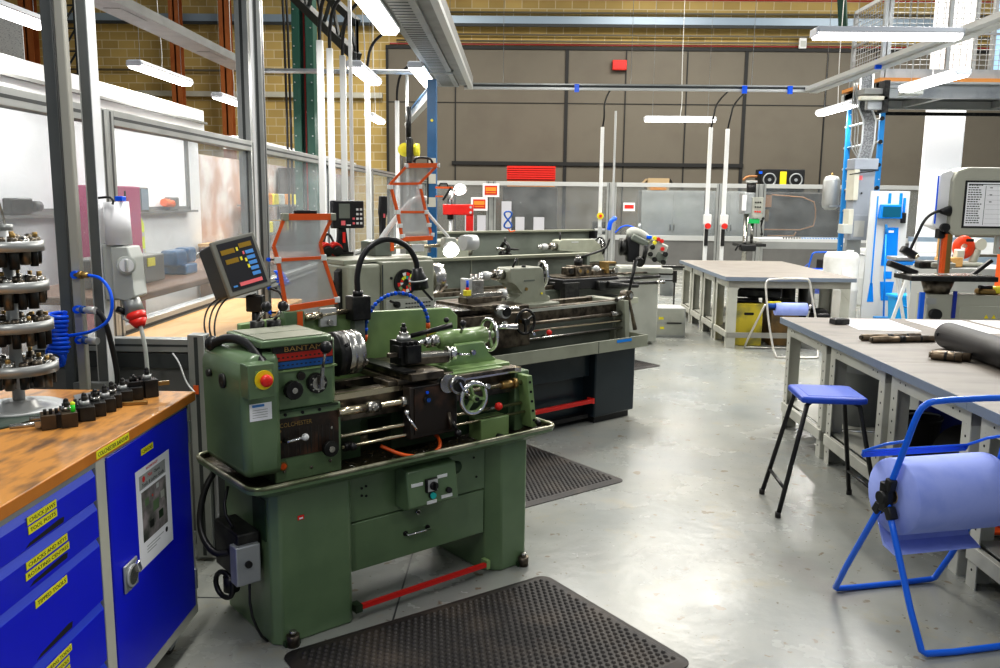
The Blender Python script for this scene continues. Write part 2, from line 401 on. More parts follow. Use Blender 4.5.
# ================================================================== back wall
def brick_mat():
    m, nt, b = newmat('yellow blockwork'); N = nt.nodes; L = nt.links
    tc = N.new('ShaderNodeTexCoord'); sp = N.new('ShaderNodeSeparateXYZ'); cb = N.new('ShaderNodeCombineXYZ')
    ad = N.new('ShaderNodeMath'); L.new(tc.outputs['Object'], sp.inputs[0]); L.new(sp.outputs['X'], ad.inputs[0]); L.new(sp.outputs['Y'], ad.inputs[1])
    L.new(ad.outputs[0], cb.inputs['X']); L.new(sp.outputs['Z'], cb.inputs['Y'])
    br = N.new('ShaderNodeTexBrick'); L.new(cb.outputs[0], br.inputs['Vector'])
    br.inputs['Scale'].default_value = 1; br.inputs['Brick Width'].default_value = .45; br.inputs['Row Height'].default_value = .225
    br.inputs['Mortar Size'].default_value = .012; br.inputs['Color1'].default_value = (.68, .50, .19, 1); br.inputs['Color2'].default_value = (.53, .38, .14, 1)
    br.inputs['Mortar'].default_value = (.74, .64, .42, 1); br.inputs['Bias'].default_value = .1
    n = N.new('ShaderNodeTexNoise'); n.inputs['Scale'].default_value = .5; n.inputs['Detail'].default_value = 4; L.new(tc.outputs['Object'], n.inputs['Vector'])
    mr = N.new('ShaderNodeMapRange'); L.new(n.outputs['Fac'], mr.inputs['Value']); mr.inputs['To Min'].default_value = .62; mr.inputs['To Max'].default_value = 1.25
    mx = N.new('ShaderNodeMix'); mx.data_type = 'RGBA'; mx.blend_type = 'MULTIPLY'; mx.inputs['Factor'].default_value = 1
    L.new(br.outputs['Color'], mx.inputs['A']); L.new(mr.outputs['Result'], mx.inputs['B']); L.new(mx.outputs['Result'], b.inputs['Base Color'])
    b.inputs['Roughness'].default_value = .85; return m
M['brick'] = brick_mat()
struct('wall_back', G().box(-14.5, 14, 24, 24.3, 0, 9, 'brick'))
struct('wall_left', G().box(-14.7, -14.5, -3, 24.3, 0, 9, 'brick'))
M['board'] = mat('brown grey wall panelling', (.165, .147, .115), .6, 0, (.148, .130, .102), 1.2)
M['seam'] = mat('dark panel seam', (.018, .018, .018), .6)
g = G(); g.box(-3.6, 13.9, 23.9, 23.99, 0, 5.72, 'board')
for x, wd in ((-3.6, .07), (-1.72, .03), (1.27, .09), (2.9, .03), (4.55, .03), (6.1, .09), (8.3, .03), (9.6, .03), (11.3, .06)): g.box(x, x+wd, 23.87, 23.9, 0, 5.72, 'seam')
g.box(-3.6, 13.9, 23.86, 23.9, 5.67, 5.76, 'seam'); g.box(-3.6, 13.9, 23.88, 23.9, 4.26, 4.28, 'seam'); g.box(-1.8, 6.2, 23.84, 23.9, 2.60, 2.70, 'seam')
g.box(-3.6, 13.9, 23.88, 23.9, 2.1, 2.12, 'seam')
struct('trim_2', g)
g = G()
for z in (5.80, 6.98): g.box(-3.5, 13.9, 23.95, 24, z, z+.035, 'plaqr')
struct('trim_3', g)
# partition wall of the rooms behind the left screens
g = G(); g.box(-4.72, -4.55, 2.0, 12.3, 0, 2.55, 'wallw'); struct('wall_partition', g)
g = G(); g.box(-4.74, -4.45, 2.0, 12.3, 2.55, 2.85, 'white'); g.box(-4.74, -4.45, 13.9, 23.9, 2.42, 2.62, 'white'); g.box(-4.44, -4.40, 2, 12.3, 2.66, 2.69, 'alu'); g.box(-4.44, -4.40, 13.9, 23.9, 2.5, 2.53, 'alu'); struct('trim_4', g)
struct('wall_inner', G().box(-4.72, -4.55, 12.3, 17.5, 0, 2.25, 'wallbr'))
struct('wall_store', G().box(-4.72, -4.55, 17.5, 23.9, 0, 2.25, 'panel'))
# ------------------------------------------------------------ pipes on the back wall
def pipe(name, pts, r, m, label, cat='pipe', group=None):
    loc = pts[0]; return solow(name, G().tube(pts, r, m, 10), label, cat, loc, group)
g = G(); g.box(-14.4, 13.9, 23.7, 23.86, 6.30, 6.50, 'pipeb'); g.box(-14.4, 13.9, 23.66, 23.7, 6.22, 6.30, 'alu_d')
solow('cable_tray', g, 'pale blue grey cable tray running along the top of the blockwork wall', 'cable tray', (0, 23.8, 6.3))
for z, l in ((6.62, 'thin dark pipe just above the pale blue cable tray on the block wall'), (6.05, 'thin dull pipe, the upper of two below the pale cable tray'), (5.88, 'thin dull pipe just above the brown wall panelling')):
    pipe('wall_pipe', [(-3.3, 23.85, z), (13.8, 23.85, z)], .028, 'pipeg', l)
pipe('wall_pipe', [(-14.2, 23.85, 5.05), (-3.7, 23.85, 5.05)], .03, 'pipeg', 'thin pipe on the block wall behind the orange columns')
g = G(); g.box(-14, -3.7, 23.8, 23.95, 4.36, 4.5, 'cream'); solow('wall_rail', g, 'pale rail fixed to the block wall behind the orange columns', 'rail', (-9, 23.9, 4.4))
g = G(); g.box(-.1, .1, 0, .09, 0, .28, 'white', .02); g.box(-.07, .07, -.01, 0, .05, .2, 'greybox')
solo('wall_box', g, 'small white junction box above the brown wall panelling, left of the mezzanine', 'junction box', (7.6, 23.8, 5.74))
# rust orange columns and the green steel column
def stanchion(x, y, w_, d, h, m, name, label, cat='column', group=None):
    g = G(); t = .03; g.box(-w_/2, w_/2, -d/2, -d/2+t, 0, h, m); g.box(-w_/2, w_/2, d/2-t, d/2, 0, h, m); g.box(-.02, .02, -d/2, d/2, 0, h, m); g.box(-w_/2-.05, w_/2+.05, -d/2-.05, d/2+.05, 0, .03, m)
    return solo(name, g, label, cat, (x, y, 0), 0, group)
stanchion(-9.07, 23.3, .27, .27, 8.9, 'oranged', 'steel_column', 'rust orange steel column, middle of the three against the yellow block wall')
stanchion(-7.75, 23.3, .27, .27, 8.9, 'oranged', 'steel_column', 'rust orange steel column, nearest the dark green column')
stanchion(-13.0, 23.3, .34, .3, 8.9, 'oranged', 'steel_column', 'rust orange steel column beside the hanging white lit sheets, far left')
g = G(); g.box(-.17, -.05, -.15, .15, 0, 8.9, 'steelgrn'); g.box(.05, .17, -.15, .15, 0, 8.9, 'steelgrn'); g.box(-.06, .06, -.03, .03, 0, 8.9, 'steelgrn'); g.box(-.012, .012, -.04, -.03, 0, 8.9, 'plaqr')
for k in range(30): 
    for s_ in (-.15, .15): g.cyl((s_*.9, -.148, .4+k*.28), (s_*.9, -.17, .4+k*.28), .012, 'galv', n=6)
solo('steel_column', g, 'dark green riveted steel column with black cables behind the left screens', 'column', (-3.45, 14.2, 0))
g = G()
for dx in (-.33, -.27): g.tube([(dx, 0, 0), (dx, 0, 3.6), (dx-.03, 0, 4.6), (dx-.35, 0, 5.0)], .022, 'black', 6, smooth=1)
solo('power_cable', g, 'pair of black cables running up beside the dark green column', 'cable', (-3.4, 14.05, 0.5))
# truss seen at the top between the green column and the poles
g = G(); A = Vector((-4.0, 14.0, 5.2)); B = Vector((-2.2, 12.0, 3.55))
g.bar(A, B, .12, .12, 'truss'); g.bar(A+Vector((0, 0, .5)), B+Vector((0, 0, .45)), .1, .1, 'truss')
for k in range(7): p = A.lerp(B, k/6); q = A.lerp(B, min(1, (k+.5)/6)); g.bar(p, q+Vector((0, 0, .47)), .04, .04, 'truss'); g.bar(q+Vector((0, 0, .47)), A.lerp(B, min(1, (k+1)/6)), .04, .04, 'truss')
solow('roof_truss', g, 'dark lattice steel truss above the white service poles', 'truss', (-3, 13, 4.3))
g = G(); 
for x in (-.1, .1): g.bar((x, 0, 0), (x, 0, 8.5), .035, .035, 'truss')
for k in range(28): g.bar((-.1, 0, k*.3), (.1, 0, k*.3+.3), .02, .02, 'truss'); g.bar((-.1, 0, k*.3), (.1, 0, k*.3), .02, .02, 'truss')
solo('lattice_mast', g, 'black lattice upright seen between the two left aluminium posts', 'mast', (-6.15, 12.0, 0))
# sheets of daylit papers top left
g = G(); g.box(-1.2, 0, 0, .02, 0, 1.7, 'photo2'); solo('wall_sheet', g, 'white sheets hung high up behind the leftmost aluminium post', 'poster', (-9.05, 16, 3.25))
g = G(); g.box(-.3, .3, 0, .05, 0, .2, 'redp', .01); g.box(-.28, .28, -.02, 0, .02, .18, 'redp', .01)
solo('alarm_box', G().box(-.19, .19, -.14, 0, -.13, .13, 'redp', .015).box(-.15, .15, -.15, -.14, -.09, .09, 'red'), 'red alarm box on the brown panelling near the ceiling', 'alarm', (2.72, 23.86, 5.27))
M['alu_m'] = mat('dull grey aluminium', (.15, .16, .16), .45, .3, (.12, .13, .13), 3)
M['woodd'] = mat('dark brown timber', (.16, .075, .04), .6, 0, (.12, .06, .035), 3, stretch=(1, 4, 1))
# ================================================================== polycarbonate screens
def profile(g, p0, p1, w_, d, m='alu', axis='z'):
    """slotted aluminium profile as a bar with dark slots"""
    p0, p1 = Vector(p0), Vector(p1); g.bar(p0, p1, w_, d, m)
    return g
def vpost(g, x, y, z0, z1, wx, wy, m='alu', slot=True):
    g.box(x-wx/2, x+wx/2, y-wy/2, y+wy/2, z0, z1, m, .003, 1)
    if slot:
        e = .0015
        g.box(x-.008, x+.008, y-wy/2-e, y-wy/2, z0+.01, z1-.01, 'alu_d'); g.box(x+wx/2, x+wx/2+e, y-.008, y+.008, z0+.01, z1-.01, 'alu_d')
def screen_y(x, y0, y1, label, group, inner='panel'):
    """screen module running along y at x"""
    t = thing('safety_screen', label, 'screen', (x, (y0+y1)/2, 0), 0, group)
    g = G(); vpost(g, x, y0+.04, .03, 2.10, .08, .08); vpost(g, x, y1-.04, .03, 2.10, .08, .08)
    for z0, z1 in ((2.02, 2.10), (.86, .94), (.12, .2)):
        g.box(x-.04, x+.04, y0+.08, y1-.08, z0, z1, 'alu', .003, 1); g.box(x+.04, x+.0415, y0+.08, y1-.08, (z0+z1)/2-.008, (z0+z1)/2+.008, 'alu_d')
    g.build('frame', t, True)
    g = G(); g.box(x-.004, x+.004, y0+.08, y1-.08, .94, 2.02, 'glass'); g.build('clear_pane', t, True)
    g = G(); g.box(x-.015, x+.015, y0+.08, y1-.08, .2, .86, inner); g.build('lower_panel', t, True)
    for y in (y0+.04, y1-.04): G().cyl((x, y, 0), (x, y, .03), .03, 'black', n=10).build('foot', t, True)
    return t
sy = [(-.9, 1.8), (1.8, 4.55), (4.55, 7.1), (7.1, 10.1), (10.1, 12.9), (12.9, 15.7), (15.7, 18.3), (18.3, 20.9)]
sl = ['clear safety screen nearest the camera behind the tool cabinet', 'clear safety screen behind the tier rack of cutters', 'clear safety screen right of the grey socket box, whiteboard seen through it',
      'clear safety screen behind the orange framed chuck guard', 'clear safety screen behind the row of white service poles', 'clear safety screen left of the upright orange guard', 'clear screen behind the upright orange guard', 'clear screen in the far left corner of the machine area']
for (a, b), l in zip(sy, sl): screen_y(-2.2, a, b, l, 'clear screens along the left side')
# far screens
def screen_x(y, x0, x1, label, glass='glass3'):
    t = thing('safety_screen', label, 'screen', ((x0+x1)/2, y, 0), 0, 'clear screens across the far end')
    g = G(); vpost(g, x0+.06, y, .03, 2.1, .12, .08, 'alu'); vpost(g, x1-.06, y, .03, 2.1, .12, .08, 'alu')
    for z0, z1 in ((2.0, 2.1), (.72, .84)): g.box(x0+.12, x1-.12, y-.04, y+.04, z0, z1, 'alu_l', .003, 1)
    g.build('frame', t, True)
    G().box(x0+.12, x1-.12, y-.004, y+.004, .84, 2.0, glass).build('clear_pane', t, True)
    G().box(x0+.12, x1-.12, y-.02, y+.02, .06, .72, 'panel').build('lower_panel', t, True)
fx = [(-2.1, -.62, 'far screen just right of the blue crane post'), (-.62, 2.30, 'far screen in front of the dark machine and notices'), (2.30, 4.95, 'far screen in front of the light grey cupboards'), (4.95, 5.9, 'narrow far screen behind the pillar drill'),
      (5.9, 8.0, 'far screen in front of the copper edged machine enclosure'), (8.0, 10.4, 'far screen behind the blue shadow board')]
for a, b, l in fx: screen_x(20.95, a, b, l)
# ------------------------------------------------------------ low grey partition with profile posts and plywood bench top
t = thing('low_partition', 'low grey panel in aluminium profile between the left posts and the green lathe', 'partition', (-1.78, 3.7, 0))
g = G(); g.box(-2.15, -1.37, 3.66, 3.72, .97, 1.03, 'alu', .003, 1); g.box(-2.15, -1.40, 3.6585, 3.66, .995, 1.005, 'alu_d'); g.box(-2.15, -1.44, 3.66, 3.72, .90, .965, 'alu_d')
vpost(g, -1.40, 3.69, .02, 1.05, .075, .07); vpost(g, -1.31, 3.72, .02, 1.03, .06, .06, 'alu_d', False); g.box(-2.15, -1.44, 3.66, 3.72, .08, .14, 'alu', .003, 1); g.build('frame', t, True)
G().box(-2.15, -1.43, 3.68, 3.70, .14, .90, 'panel').build('panel', t, True)
G().box(-1.418, -1.395, 3.6515, 3.655, .785, .825, 'orange').build('orange_tag', t, True)
t = thing('plywood_bench', 'plywood topped bench along the left screens behind the green lathe', 'bench', (-1.8, 5.2, 0))
G().box(-2.14, -1.40, 3.76, 5.12, .86, .89, 'ply', .004).box(-2.14, -1.62, 5.12, 6.4, .86, .89, 'ply', .004).build('bench_top', t, True)
g = G(); g.box(-2.12, -1.44, 3.8, 5.08, .1, .84, 'panel'); g.box(-2.12, -1.66, 5.1, 6.36, .1, .84, 'panel'); g.build_each('body', t, True)
# things on the plywood bench and in the room behind, seen through the screens
# ------------------------------------------------------------ the room seen through the left screens
t = thing('whiteboard', 'large whiteboard in a grey frame seen through the left screens', 'whiteboard', (-4.5, 9.5, 1.5))
G().box(-4.545, -4.53, 7.0, 11.75, 1.5, 2.5, 'paper').build('board', t, True)
g = G(); g.box(-4.545, -4.50, 7.0, 11.8, 1.44, 1.52, 'panel'); g.box(-4.545, -4.50, 11.72, 11.80, 1.44, 2.5, 'panel'); g.box(-4.50, -4.40, 5.5, 11.8, 1.44, 1.47, 'panel'); g.build('frame', t, True)
def roombox(name, x0, x1, y0, y1, z0, z1, m_, label, cat, extra=None):
    g = G(); cx, cy = (x0+x1)/2, (y0+y1)/2; g.box(x0-cx, x1-cx, y0-cy, y1-cy, 0, z1-z0, m_, .015)
    if extra: extra(g, x1-cx, y1-cy, z1-z0)
    return solo(name, g, label, cat, (cx, cy, z0))
roombox('machine_part', -4.48, -4.40, 10.85, 11.15, 1.47, 1.64, 'panel', 'small dark object on the whiteboard ledge', 'box', lambda g, a, b, h: g.cyl((a*.5, -.05, h*.5), (a*.5, -.3, h*.6), .05, 'orange', n=10))
roombox('camera_box', -4.48, -4.40, 7.4, 7.75, 1.47, 1.62, 'blackm', 'small dark box on the ledge left of the leftmost post', 'box', lambda g, a, b, h: g.cyl((a*.5, b, h*.5), (a*.5, b+.12, h*.5), .05, 'black', n=12))
roombox('locker', -4.38, -4.05, 8.45, 9.2, 0, 1.75, 'purple', 'dark pink locker seen through the screen between the left posts', 'locker', lambda g, a, b, h: (g.box(a, a+.01, -.01, .01, .05, h-.05, 'cab_in'), g.box(a, a+.02, .05, .09, h*.5, h*.6, 'wtube')))
roombox('filing_box', -4.49, -4.3, 9.35, 10.0, 1.47, 1.75, 'panel', 'grey blue folders on the ledge behind the white paper roll', 'box', lambda g, a, b, h: g.box(a, a+.01, .1, .28, .02, h-.02, 'pipeb'))
g = G(); g.prism([(0, 0), (.30, 0), (.26, .35), (.30, .55), (.12, .75), (.0, .60)], 'yz', 0, .08, 'hivis', .02); g.box(.08, .085, .04, .26, .2, .26, 'alu_l'); g.box(.08, .085, .04, .26, .4, .45, 'alu_l')
solo('safety_vest', g, 'yellow high visibility vest hanging beside the white paper roll', 'vest', (-4.45, 9.7, .78))
roombox('work_table', -3.9, -2.9, 6.2, 12.0, .84, .90, 'woodd', 'dark wooden work table in the room behind the left screens', 'table', lambda g, a, b, h: [g.box(sx*a*.9-.05, sx*a*.9+.05, sy*b*.95-.05, sy*b*.95+.05, -.84, 0, 'woodd') for sx in (-1, 1) for sy in (-1, 1)])
roombox('tool_case', -3.6, -3.2, 6.75, 7.7, .90, 1.14, 'panel', 'grey tool case on the wooden table behind the socket box', 'case', lambda g, a, b, h: g.box(a, a+.01, .1, .25, h*.6, h*.9, 'dryel'))
g = G(); g.box(-.12, .12, -.15, .15, 0, .10, 'crane', .02); g.box(-.08, .08, -.28, .0, .08, .24, 'crane', .03); g.box(-.08, .08, .05, .25, .10, .25, 'crane', .03); g.cyl((0, .25, .14), (0, .4, .14), .03, 'steel'); g.cyl((-.12, .4, .1), (.12, .4, .2), .015, 'steel')
solo('bench_vise', g, 'blue bench vise on the wooden table behind the digital readout', 'vise', (-3.3, 8.3, .90))
roombox('wooden_bench', -4.5, -4.0, 12.0, 13.5, 0, .95, 'woodd', 'long low brown bench against the reddish far part of the room wall', 'bench', lambda g, a, b, h: g.box(-a, a+.03, -b, b, h, h+.04, 'ply'))
roombox('machine_cabinet', -4.5, -3.9, 16.2, 18.0, 0, 2.2, 'mirror', 'tall dark machine cabinet seen above the front orange guard', 'cabinet', lambda g, a, b, h: [g.box(a, a+.02, -b+.2, b-.2, .4+.45*k, .42+.45*k, 'panel') for k in range(4)])
t = thing('storage_rack', 'rack with small yellow and pale bins seen through the screen left of the orange guard', 'rack', (-4.2, 15.0, 0))
g = G()
for z_ in (.6, 1.05, 1.5): g.box(-4.45, -3.95, 13.6, 15.9, z_, z_+.03, 'alu')
for y_ in (13.6, 15.85): g.box(-4.0, -3.95, y_, y_+.05, 0, 1.9, 'alu')
g.build('frame', t, True)
for i, (y_, z_) in enumerate([(13.9+.38*k, zz) for zz in (1.08, 1.53) for k in range(5)]): roombox('parts_bin', -4.3, -4.0, y_-.14, y_+.14, z_+.001, z_+.18, ('dryel', 'greybox', 'orsh')[i % 3], 'small bin on the rack behind the left screens, '+('upper' if z_ > 1.3 else 'lower')+' shelf, '+['first', 'second', 'third', 'fourth', 'fifth'][i % 5]+' along', 'bin')['group'] = 'bins on the rack behind the screens'
roombox('red_panel', -4.5, -4.4, 18.6, 19.4, .9, 2.0, 'keyr', 'faded red panel far behind the white service poles', 'sign')
g = G(); g.box(-.055, .055, -.055, .055, 0, 4.0, 'alu', .004, 1); g.box(-.012, .012, -.057, -.055, 0, 4.0, 'alu_d'); solo('profile_post', g, 'tall grey aluminium post rising from the left screens beside the readout', 'post', (-2.30, 7.35, 0))
# ------------------------------------------------------------ foreground posts
def solo_post(x, y, wx, wy, h, label, m='alu', slot=True, z0=0, name='profile_post', rz=0):
    g = G(); vpost(g, 0, 0, z0, h, wx, wy, m, slot); return solo(name, g, label, 'post', (x, y, 0), rz)
g = G(); g.box(-.030, .016, -.025, .025, 0, 3.6, 'alu_m', .003, 1); g.box(.016, .0175, -.022, .022, 0, 3.6, 'alu_d'); g.box(.016, .019, -.006, .004, 0, 3.6, 'alu')
solo('profile_post', g, 'dark grey double aluminium post, leftmost behind the tool cabinet', 'post', (-1.843, 3.465, 0))
g = G(); g.box(-.022, .018, -.035, .035, 0, 3.6, 'alu_m', .003, 1); g.box(.018, .021, -.033, .035, 0, 3.6, 'white'); g.box(-.024, -.020, -.037, -.033, 0, 3.6, 'alu_l')  # white overlay stands in for light falling on the right side face
t = solo('profile_post', g, 'grey aluminium post with its lit side coloured white, right of the compressed air pipe', 'post', (-1.722, 3.50, 0))
M['pipec'] = mat('cream grey pipe', (.46, .45, .40), .4, .2)
t = thing('air_drop_pipe', 'upright grey air pipe with three blue fittings left of the socket box', 'air pipe', (-1.765, 3.40, .7))
G().box(-1.790, -1.752, 3.385, 3.42, .76, 3.6, 'pipec', .006).build('pipe', t, True)
for z in (1.335, 1.195, 1.07):
    g = G(); g.cyl((-1.765, 3.385, z), (-1.765, 3.36, z), .016, 'hose', n=12); g.cyl((-1.765, 3.37, z), (-1.70, 3.35, z), .011, 'brass' if z > 1.3 else 'alu_l', n=10)
    g.cyl((-1.745, 3.365, z), (-1.73, 3.36, z), .016, 'hosel' if z < 1.3 else 'brass', n=10)
    if z < 1.3: g.cyl((-1.72, 3.358, z), (-1.68, 3.348, z), .015, 'alu_l', n=10)
    g.build('air_fitting', t, True)
g = G(); g.box(-1.80, -1.74, 3.39, 3.45, .76, .80, 'galv'); g.box(-1.83, -1.70, 3.42, 3.46, .84, .88, 'alu'); g.build_each('bracket', t, True)
g = G(); g.tube([(-1.70, 3.35, 1.335), (-1.64, 3.33, 1.33), (-1.585, 3.30, 1.27), (-1.59, 3.29, 1.17), (-1.66, 3.29, 1.12), (-1.75, 3.31, 1.10), (-1.83, 3.33, 1.09)], .0065, 'hose', 8, smooth=3)
solow('air_hose', g, 'blue air hose looping in front of the grey socket box', 'hose', (-1.7, 3.33, 1.1))
# coiled blue hose
g = G(); P = []
for i in range(190):
    a = i*2*PI/21; q = i/189
    P.append((-1.815+.004*math.sin(q*9)+.034*math.cos(a), 3.30+.034*math.sin(a), 1.19-.155*q))
g.tube(P, .0085, 'hosec', 7)
for k in range(3): g.ring((-1.82, 3.29, 1.03-.012*k), (.25*k-.3, 1, .35), .032, .0085, 'hosec', 20, 6)
solow('coiled_air_hose', g, 'bright blue coiled air hose hanging against the dark leftmost post', 'hose', (-1.815, 3.3, 1.1))
# black cable from the socket side
g = G(); g.tube([(-1.69, 3.36, 1.20), (-1.65, 3.36, 1.16), (-1.63, 3.38, 1.0), (-1.62, 3.38, .88), (-1.66, 3.40, .84), (-1.70, 3.42, .86)], .011, 'black', 8, smooth=2)
solow('black_hose', g, 'short thick black hose below the grey socket box', 'hose', (-1.65, 3.38, .9))
# socket box
t = thing('wall_socket_box', 'light grey industrial socket box with rotary switch on the grey post with the white lit side', 'socket box', (-1.64, 3.52, 1.2))
g = G(); g.box(-1.70, -1.645, 3.47, 3.56, 1.22, 1.455, 'greybox', .008)
g.prism([(-1.655, 1.445), (-1.585, 1.445), (-1.572, 1.40), (-1.575, 1.30), (-1.562, 1.24), (-1.60, 1.22), (-1.655, 1.23)], 'xz', 3.45, 3.57, 'greybox', .006); g.build('case', t, True)
g = G(); g.cyl((-1.60, 3.46, 1.37), (-1.585, 3.435, 1.37), .037, 'greybox'); g.cyl((-1.585, 3.435, 1.37), (-1.58, 3.425, 1.37), .028, 'white'); g.rbox((-1.578, 3.42, 1.37), (.012, .012, .05), 'alu_l', bev=.003); g.build('rotary_switch', t, True)
g = G(); g.cyl((-1.605, 3.49, 1.235), (-1.575, 3.47, 1.165), .036, 'alu', .040); g.cyl((-1.625, 3.46, 1.19), (-1.632, 3.45, 1.17), .02, 'black'); g.tube([(-1.635, 3.47, 1.18), (-1.61, 3.44, 1.14), (-1.56, 3.44, 1.145)], .006, 'greybox', 6, smooth=1); g.build('socket', t, True)
t = thing('mains_plug', 'red industrial plug in the grey socket box with a grey cable', 'plug', (-1.57, 3.465, 1.14))
g = G(); g.cyl((-1.575, 3.47, 1.168), (-1.563, 3.463, 1.14), .040, 'redp', .037); g.cyl((-1.563, 3.463, 1.14), (-1.552, 3.457, 1.115), .037, 'redp', .020); g.build('plug_body', t, True)
g = G(); g.tube([(-1.552, 3.457, 1.117), (-1.54, 3.45, 1.08), (-1.53, 3.45, 1.0), (-1.527, 3.45, .7), (-1.53, 3.5, .1)], .009, 'greybox', 8, smooth=2); g.build('cable', t, True)
t = thing('paper_towel_roll', 'white paper roll hanging above the grey socket box', 'paper roll', (-1.64, 3.5, 1.46))
g = G(); g.cyl((-1.64, 3.5, 1.45), (-1.645, 3.5, 1.625), .052, 'paper', .050, n=26); g.build('roll', t, True)
g = G(); g.tube([(-1.69, 3.45, 1.64), (-1.64, 3.44, 1.645), (-1.625, 3.44, 1.63), (-1.63, 3.44, 1.615)], .005, 'blackm', 6, smooth=1); g.build('hook', t, True)
g = G(); g.box(-1.63, -1.60, 3.46, 3.50, 1.628, 1.648, 'hose', .003); g.build('blue_cap', t, True)
# white wire on the partition
g = G(); g.tube([(-1.50, 3.645, .97), (-1.47, 3.64, .93), (-1.44, 3.63, .84), (-1.40, 3.62, .80)], .004, 'white', 6, smooth=2)
solow('loose_wire', g, 'thin white wire hanging on the low grey partition', 'wire', (-1.46, 3.64, .85))
# ================================================================== blue tool cabinet
XF = -1.19
t = thing('tool_cabinet', 'blue workshop cabinet with drawers and door under an orange wood top', 'cabinet', (-1.52, 2.3, 0))
g = G(); g.box(-1.86, XF-.02, 1.5, 3.0, .10, .885, 'cream', .004)
g.box(XF-.02, XF, 2.985, 3.01, .10, .90, 'cream', .002); g.box(XF-.02, XF+.002, 2.31, 2.365, .10, .90, 'cream', .002); g.box(XF-.02, XF, 1.5, 3.0, .885, .905, 'galv'); g.box(XF-.02, XF+.001, 1.5, 3.01, .09, .125, 'cream', .002)
g.box(XF-.018, XF-.01, 1.52, 2.31, .12, .885, 'cab_in'); g.build('carcass', t, True)
g = G(); g.box(-1.88, XF+.012, 1.45, 3.045, .905, .94, 'wood', .003); g.box(XF+.012, XF+.0135, 1.45, 3.045, .907, .938, 'wood_e'); g.box(-1.88, XF+.012, 3.045, 3.0465, .907, .938, 'wood_e'); g.build('wooden_top', t, True)
def ylab(parent, y0, y1, z0, z1, txt, x=XF+.006):
    g = G(); g.box(x, x+.0015, y0, y1, z0, z1, 'ylabel')
    h = z1-z0; g.text(txt, (x+.0017, y0+.008, z0+h*.24), (0, 1, 0), (0, 0, 1), h*.72, 'ink', .0002, fit=(y1-y0)-.016)
    return g.build('yellow_label', parent, True)
zr = [(.792, .884), (.682, .784), (.490, .676), (.302, .483), (.125, .294)]
rows = [[('CHUCK JAWS', 1.958, 2.091, .850, .870), ('TOOL POSTS', 1.960, 2.091, .825, .845)], [('CHUCKS AND KEYS', 1.940, 2.132, .742, .761), ('ROTATING CENTRES', 1.935, 2.138, .716, .735)],
        [('TIPPED TOOLS', 1.966, 2.116, .629, .650)], [('BORING TOOLS', 1.975, 2.115, .436, .455), ('PARTING TOOLS', 1.97, 2.10, .410, .429), ('DRILLS', 2.02, 2.10, .384, .403)], []]
hz = [(1.945, 2.125, .800, .812), (1.95, 2.13, .698, .710), (1.955, 2.13, .500, .514), (1.955, 2.13, .312, .326), (1.955, 2.13, .135, .149)]
for (a, b), rw, h in zip(zr, rows, hz):
    g = G(); g.box(XF-.012, XF+.004, 1.53, 2.30, a, b-.022, 'blue'); g.prism([(XF+.004, b-.022), (XF-.006, b), (XF-.012, b), (XF-.012, b-.022)], 'xz', 1.53, 2.30, 'blue_e')
    d = g.build('drawer', t, True)
    g = G(); g.prism([(h[0], h[2]-.004), (h[0]+.02, h[2]+.004), (h[1]-.02, h[3]), (h[1], h[3]-.003), (h[1]-.005, h[2]-.004)], 'yz', XF+.0035, XF+.0048, 'cab_in'); g.build('finger_slot', d, True)
    for r in rw: ylab(d, r[1], r[2], r[3], r[4], r[0], XF+.0045)
g = G(); g.box(XF-.012, XF+.004, 2.372, 2.985, .13, .893, 'blue', .003); dd = g.build('door', t, True)
ylab(dd, 2.594, 2.684, .831, .852, 'CHUCKS', XF+.0045)
X = XF+.0045
g = G(); g.box(X, X+.001, 2.545, 2.805, .464, .791, 'paper'); g.box(X+.001, X+.0014, 2.568, 2.768, .722, .768, 'lpanel'); g.box(X+.001, X+.0014, 2.578, 2.768, .545, .712, 'photo')
g.text('WORKSHOP', (X+.0015, 2.62, .776), (0, 1, 0), (0, 0, 1), .012, 'inkr', .0001, fit=.09); g.text('Mini', (X+.0016, 2.63, .748), (0, 1, 0), (0, 0, 1), .02, 'inkr', .0001); g.text('Classes', (X+.0016, 2.678, .748), (0, 1, 0), (0, 0, 1), .016, 'ink', .0001)
g.text('Tools & Lathes Guide', (X+.0016, 2.585, .727), (0, 1, 0), (0, 0, 1), .018, 'ink', .0001, fit=.17)
g.cyl((X+.001, 2.60, .752), (X+.0016, 2.60, .752), .010, 'inkr'); g.cyl((X+.001, 2.755, .522), (X+.0016, 2.755, .522), .009, 'ink')
for k in range(3): g.box(X+.001, X+.0013, 2.60, 2.73-.03*k, .522-.010*k, .525-.010*k, 'lpanel')
for (y, z, s_, m_) in ((2.60, .66, .03, 'green'), (2.66, .62, .045, 'green'), (2.72, .645, .03, 'pgrey'), (2.655, .675, .008, 'redp'), (2.69, .69, .02, 'greybox'), (2.63, .575, .03, 'blackm'), (2.70, .58, .035, 'green_d')): g.box(X+.0014, X+.0017, y, y+s_, z, z+s_*.8, m_)
g.build('poster', dd, True)
g = G(); g.box(X, X+.008, 2.425, 2.515, .442, .532, 'galv', .004); g.cyl((X+.008, 2.468, .487), (X+.014, 2.468, .487), .035, 'alu_l'); g.cyl((X+.014, 2.468, .487), (X+.016, 2.468, .487), .028, 'steel'); g.rbox((X+.018, 2.495, .505), (.012, .018, .04), 'chrome', rx=25, bev=.003); g.build('lock', dd, True)
for z in (.23, .80): G().box(XF-.005, XF+.008, 2.987, 3.003, z-.04, z+.04, 'galv', .002).build('hinge', dd, True)
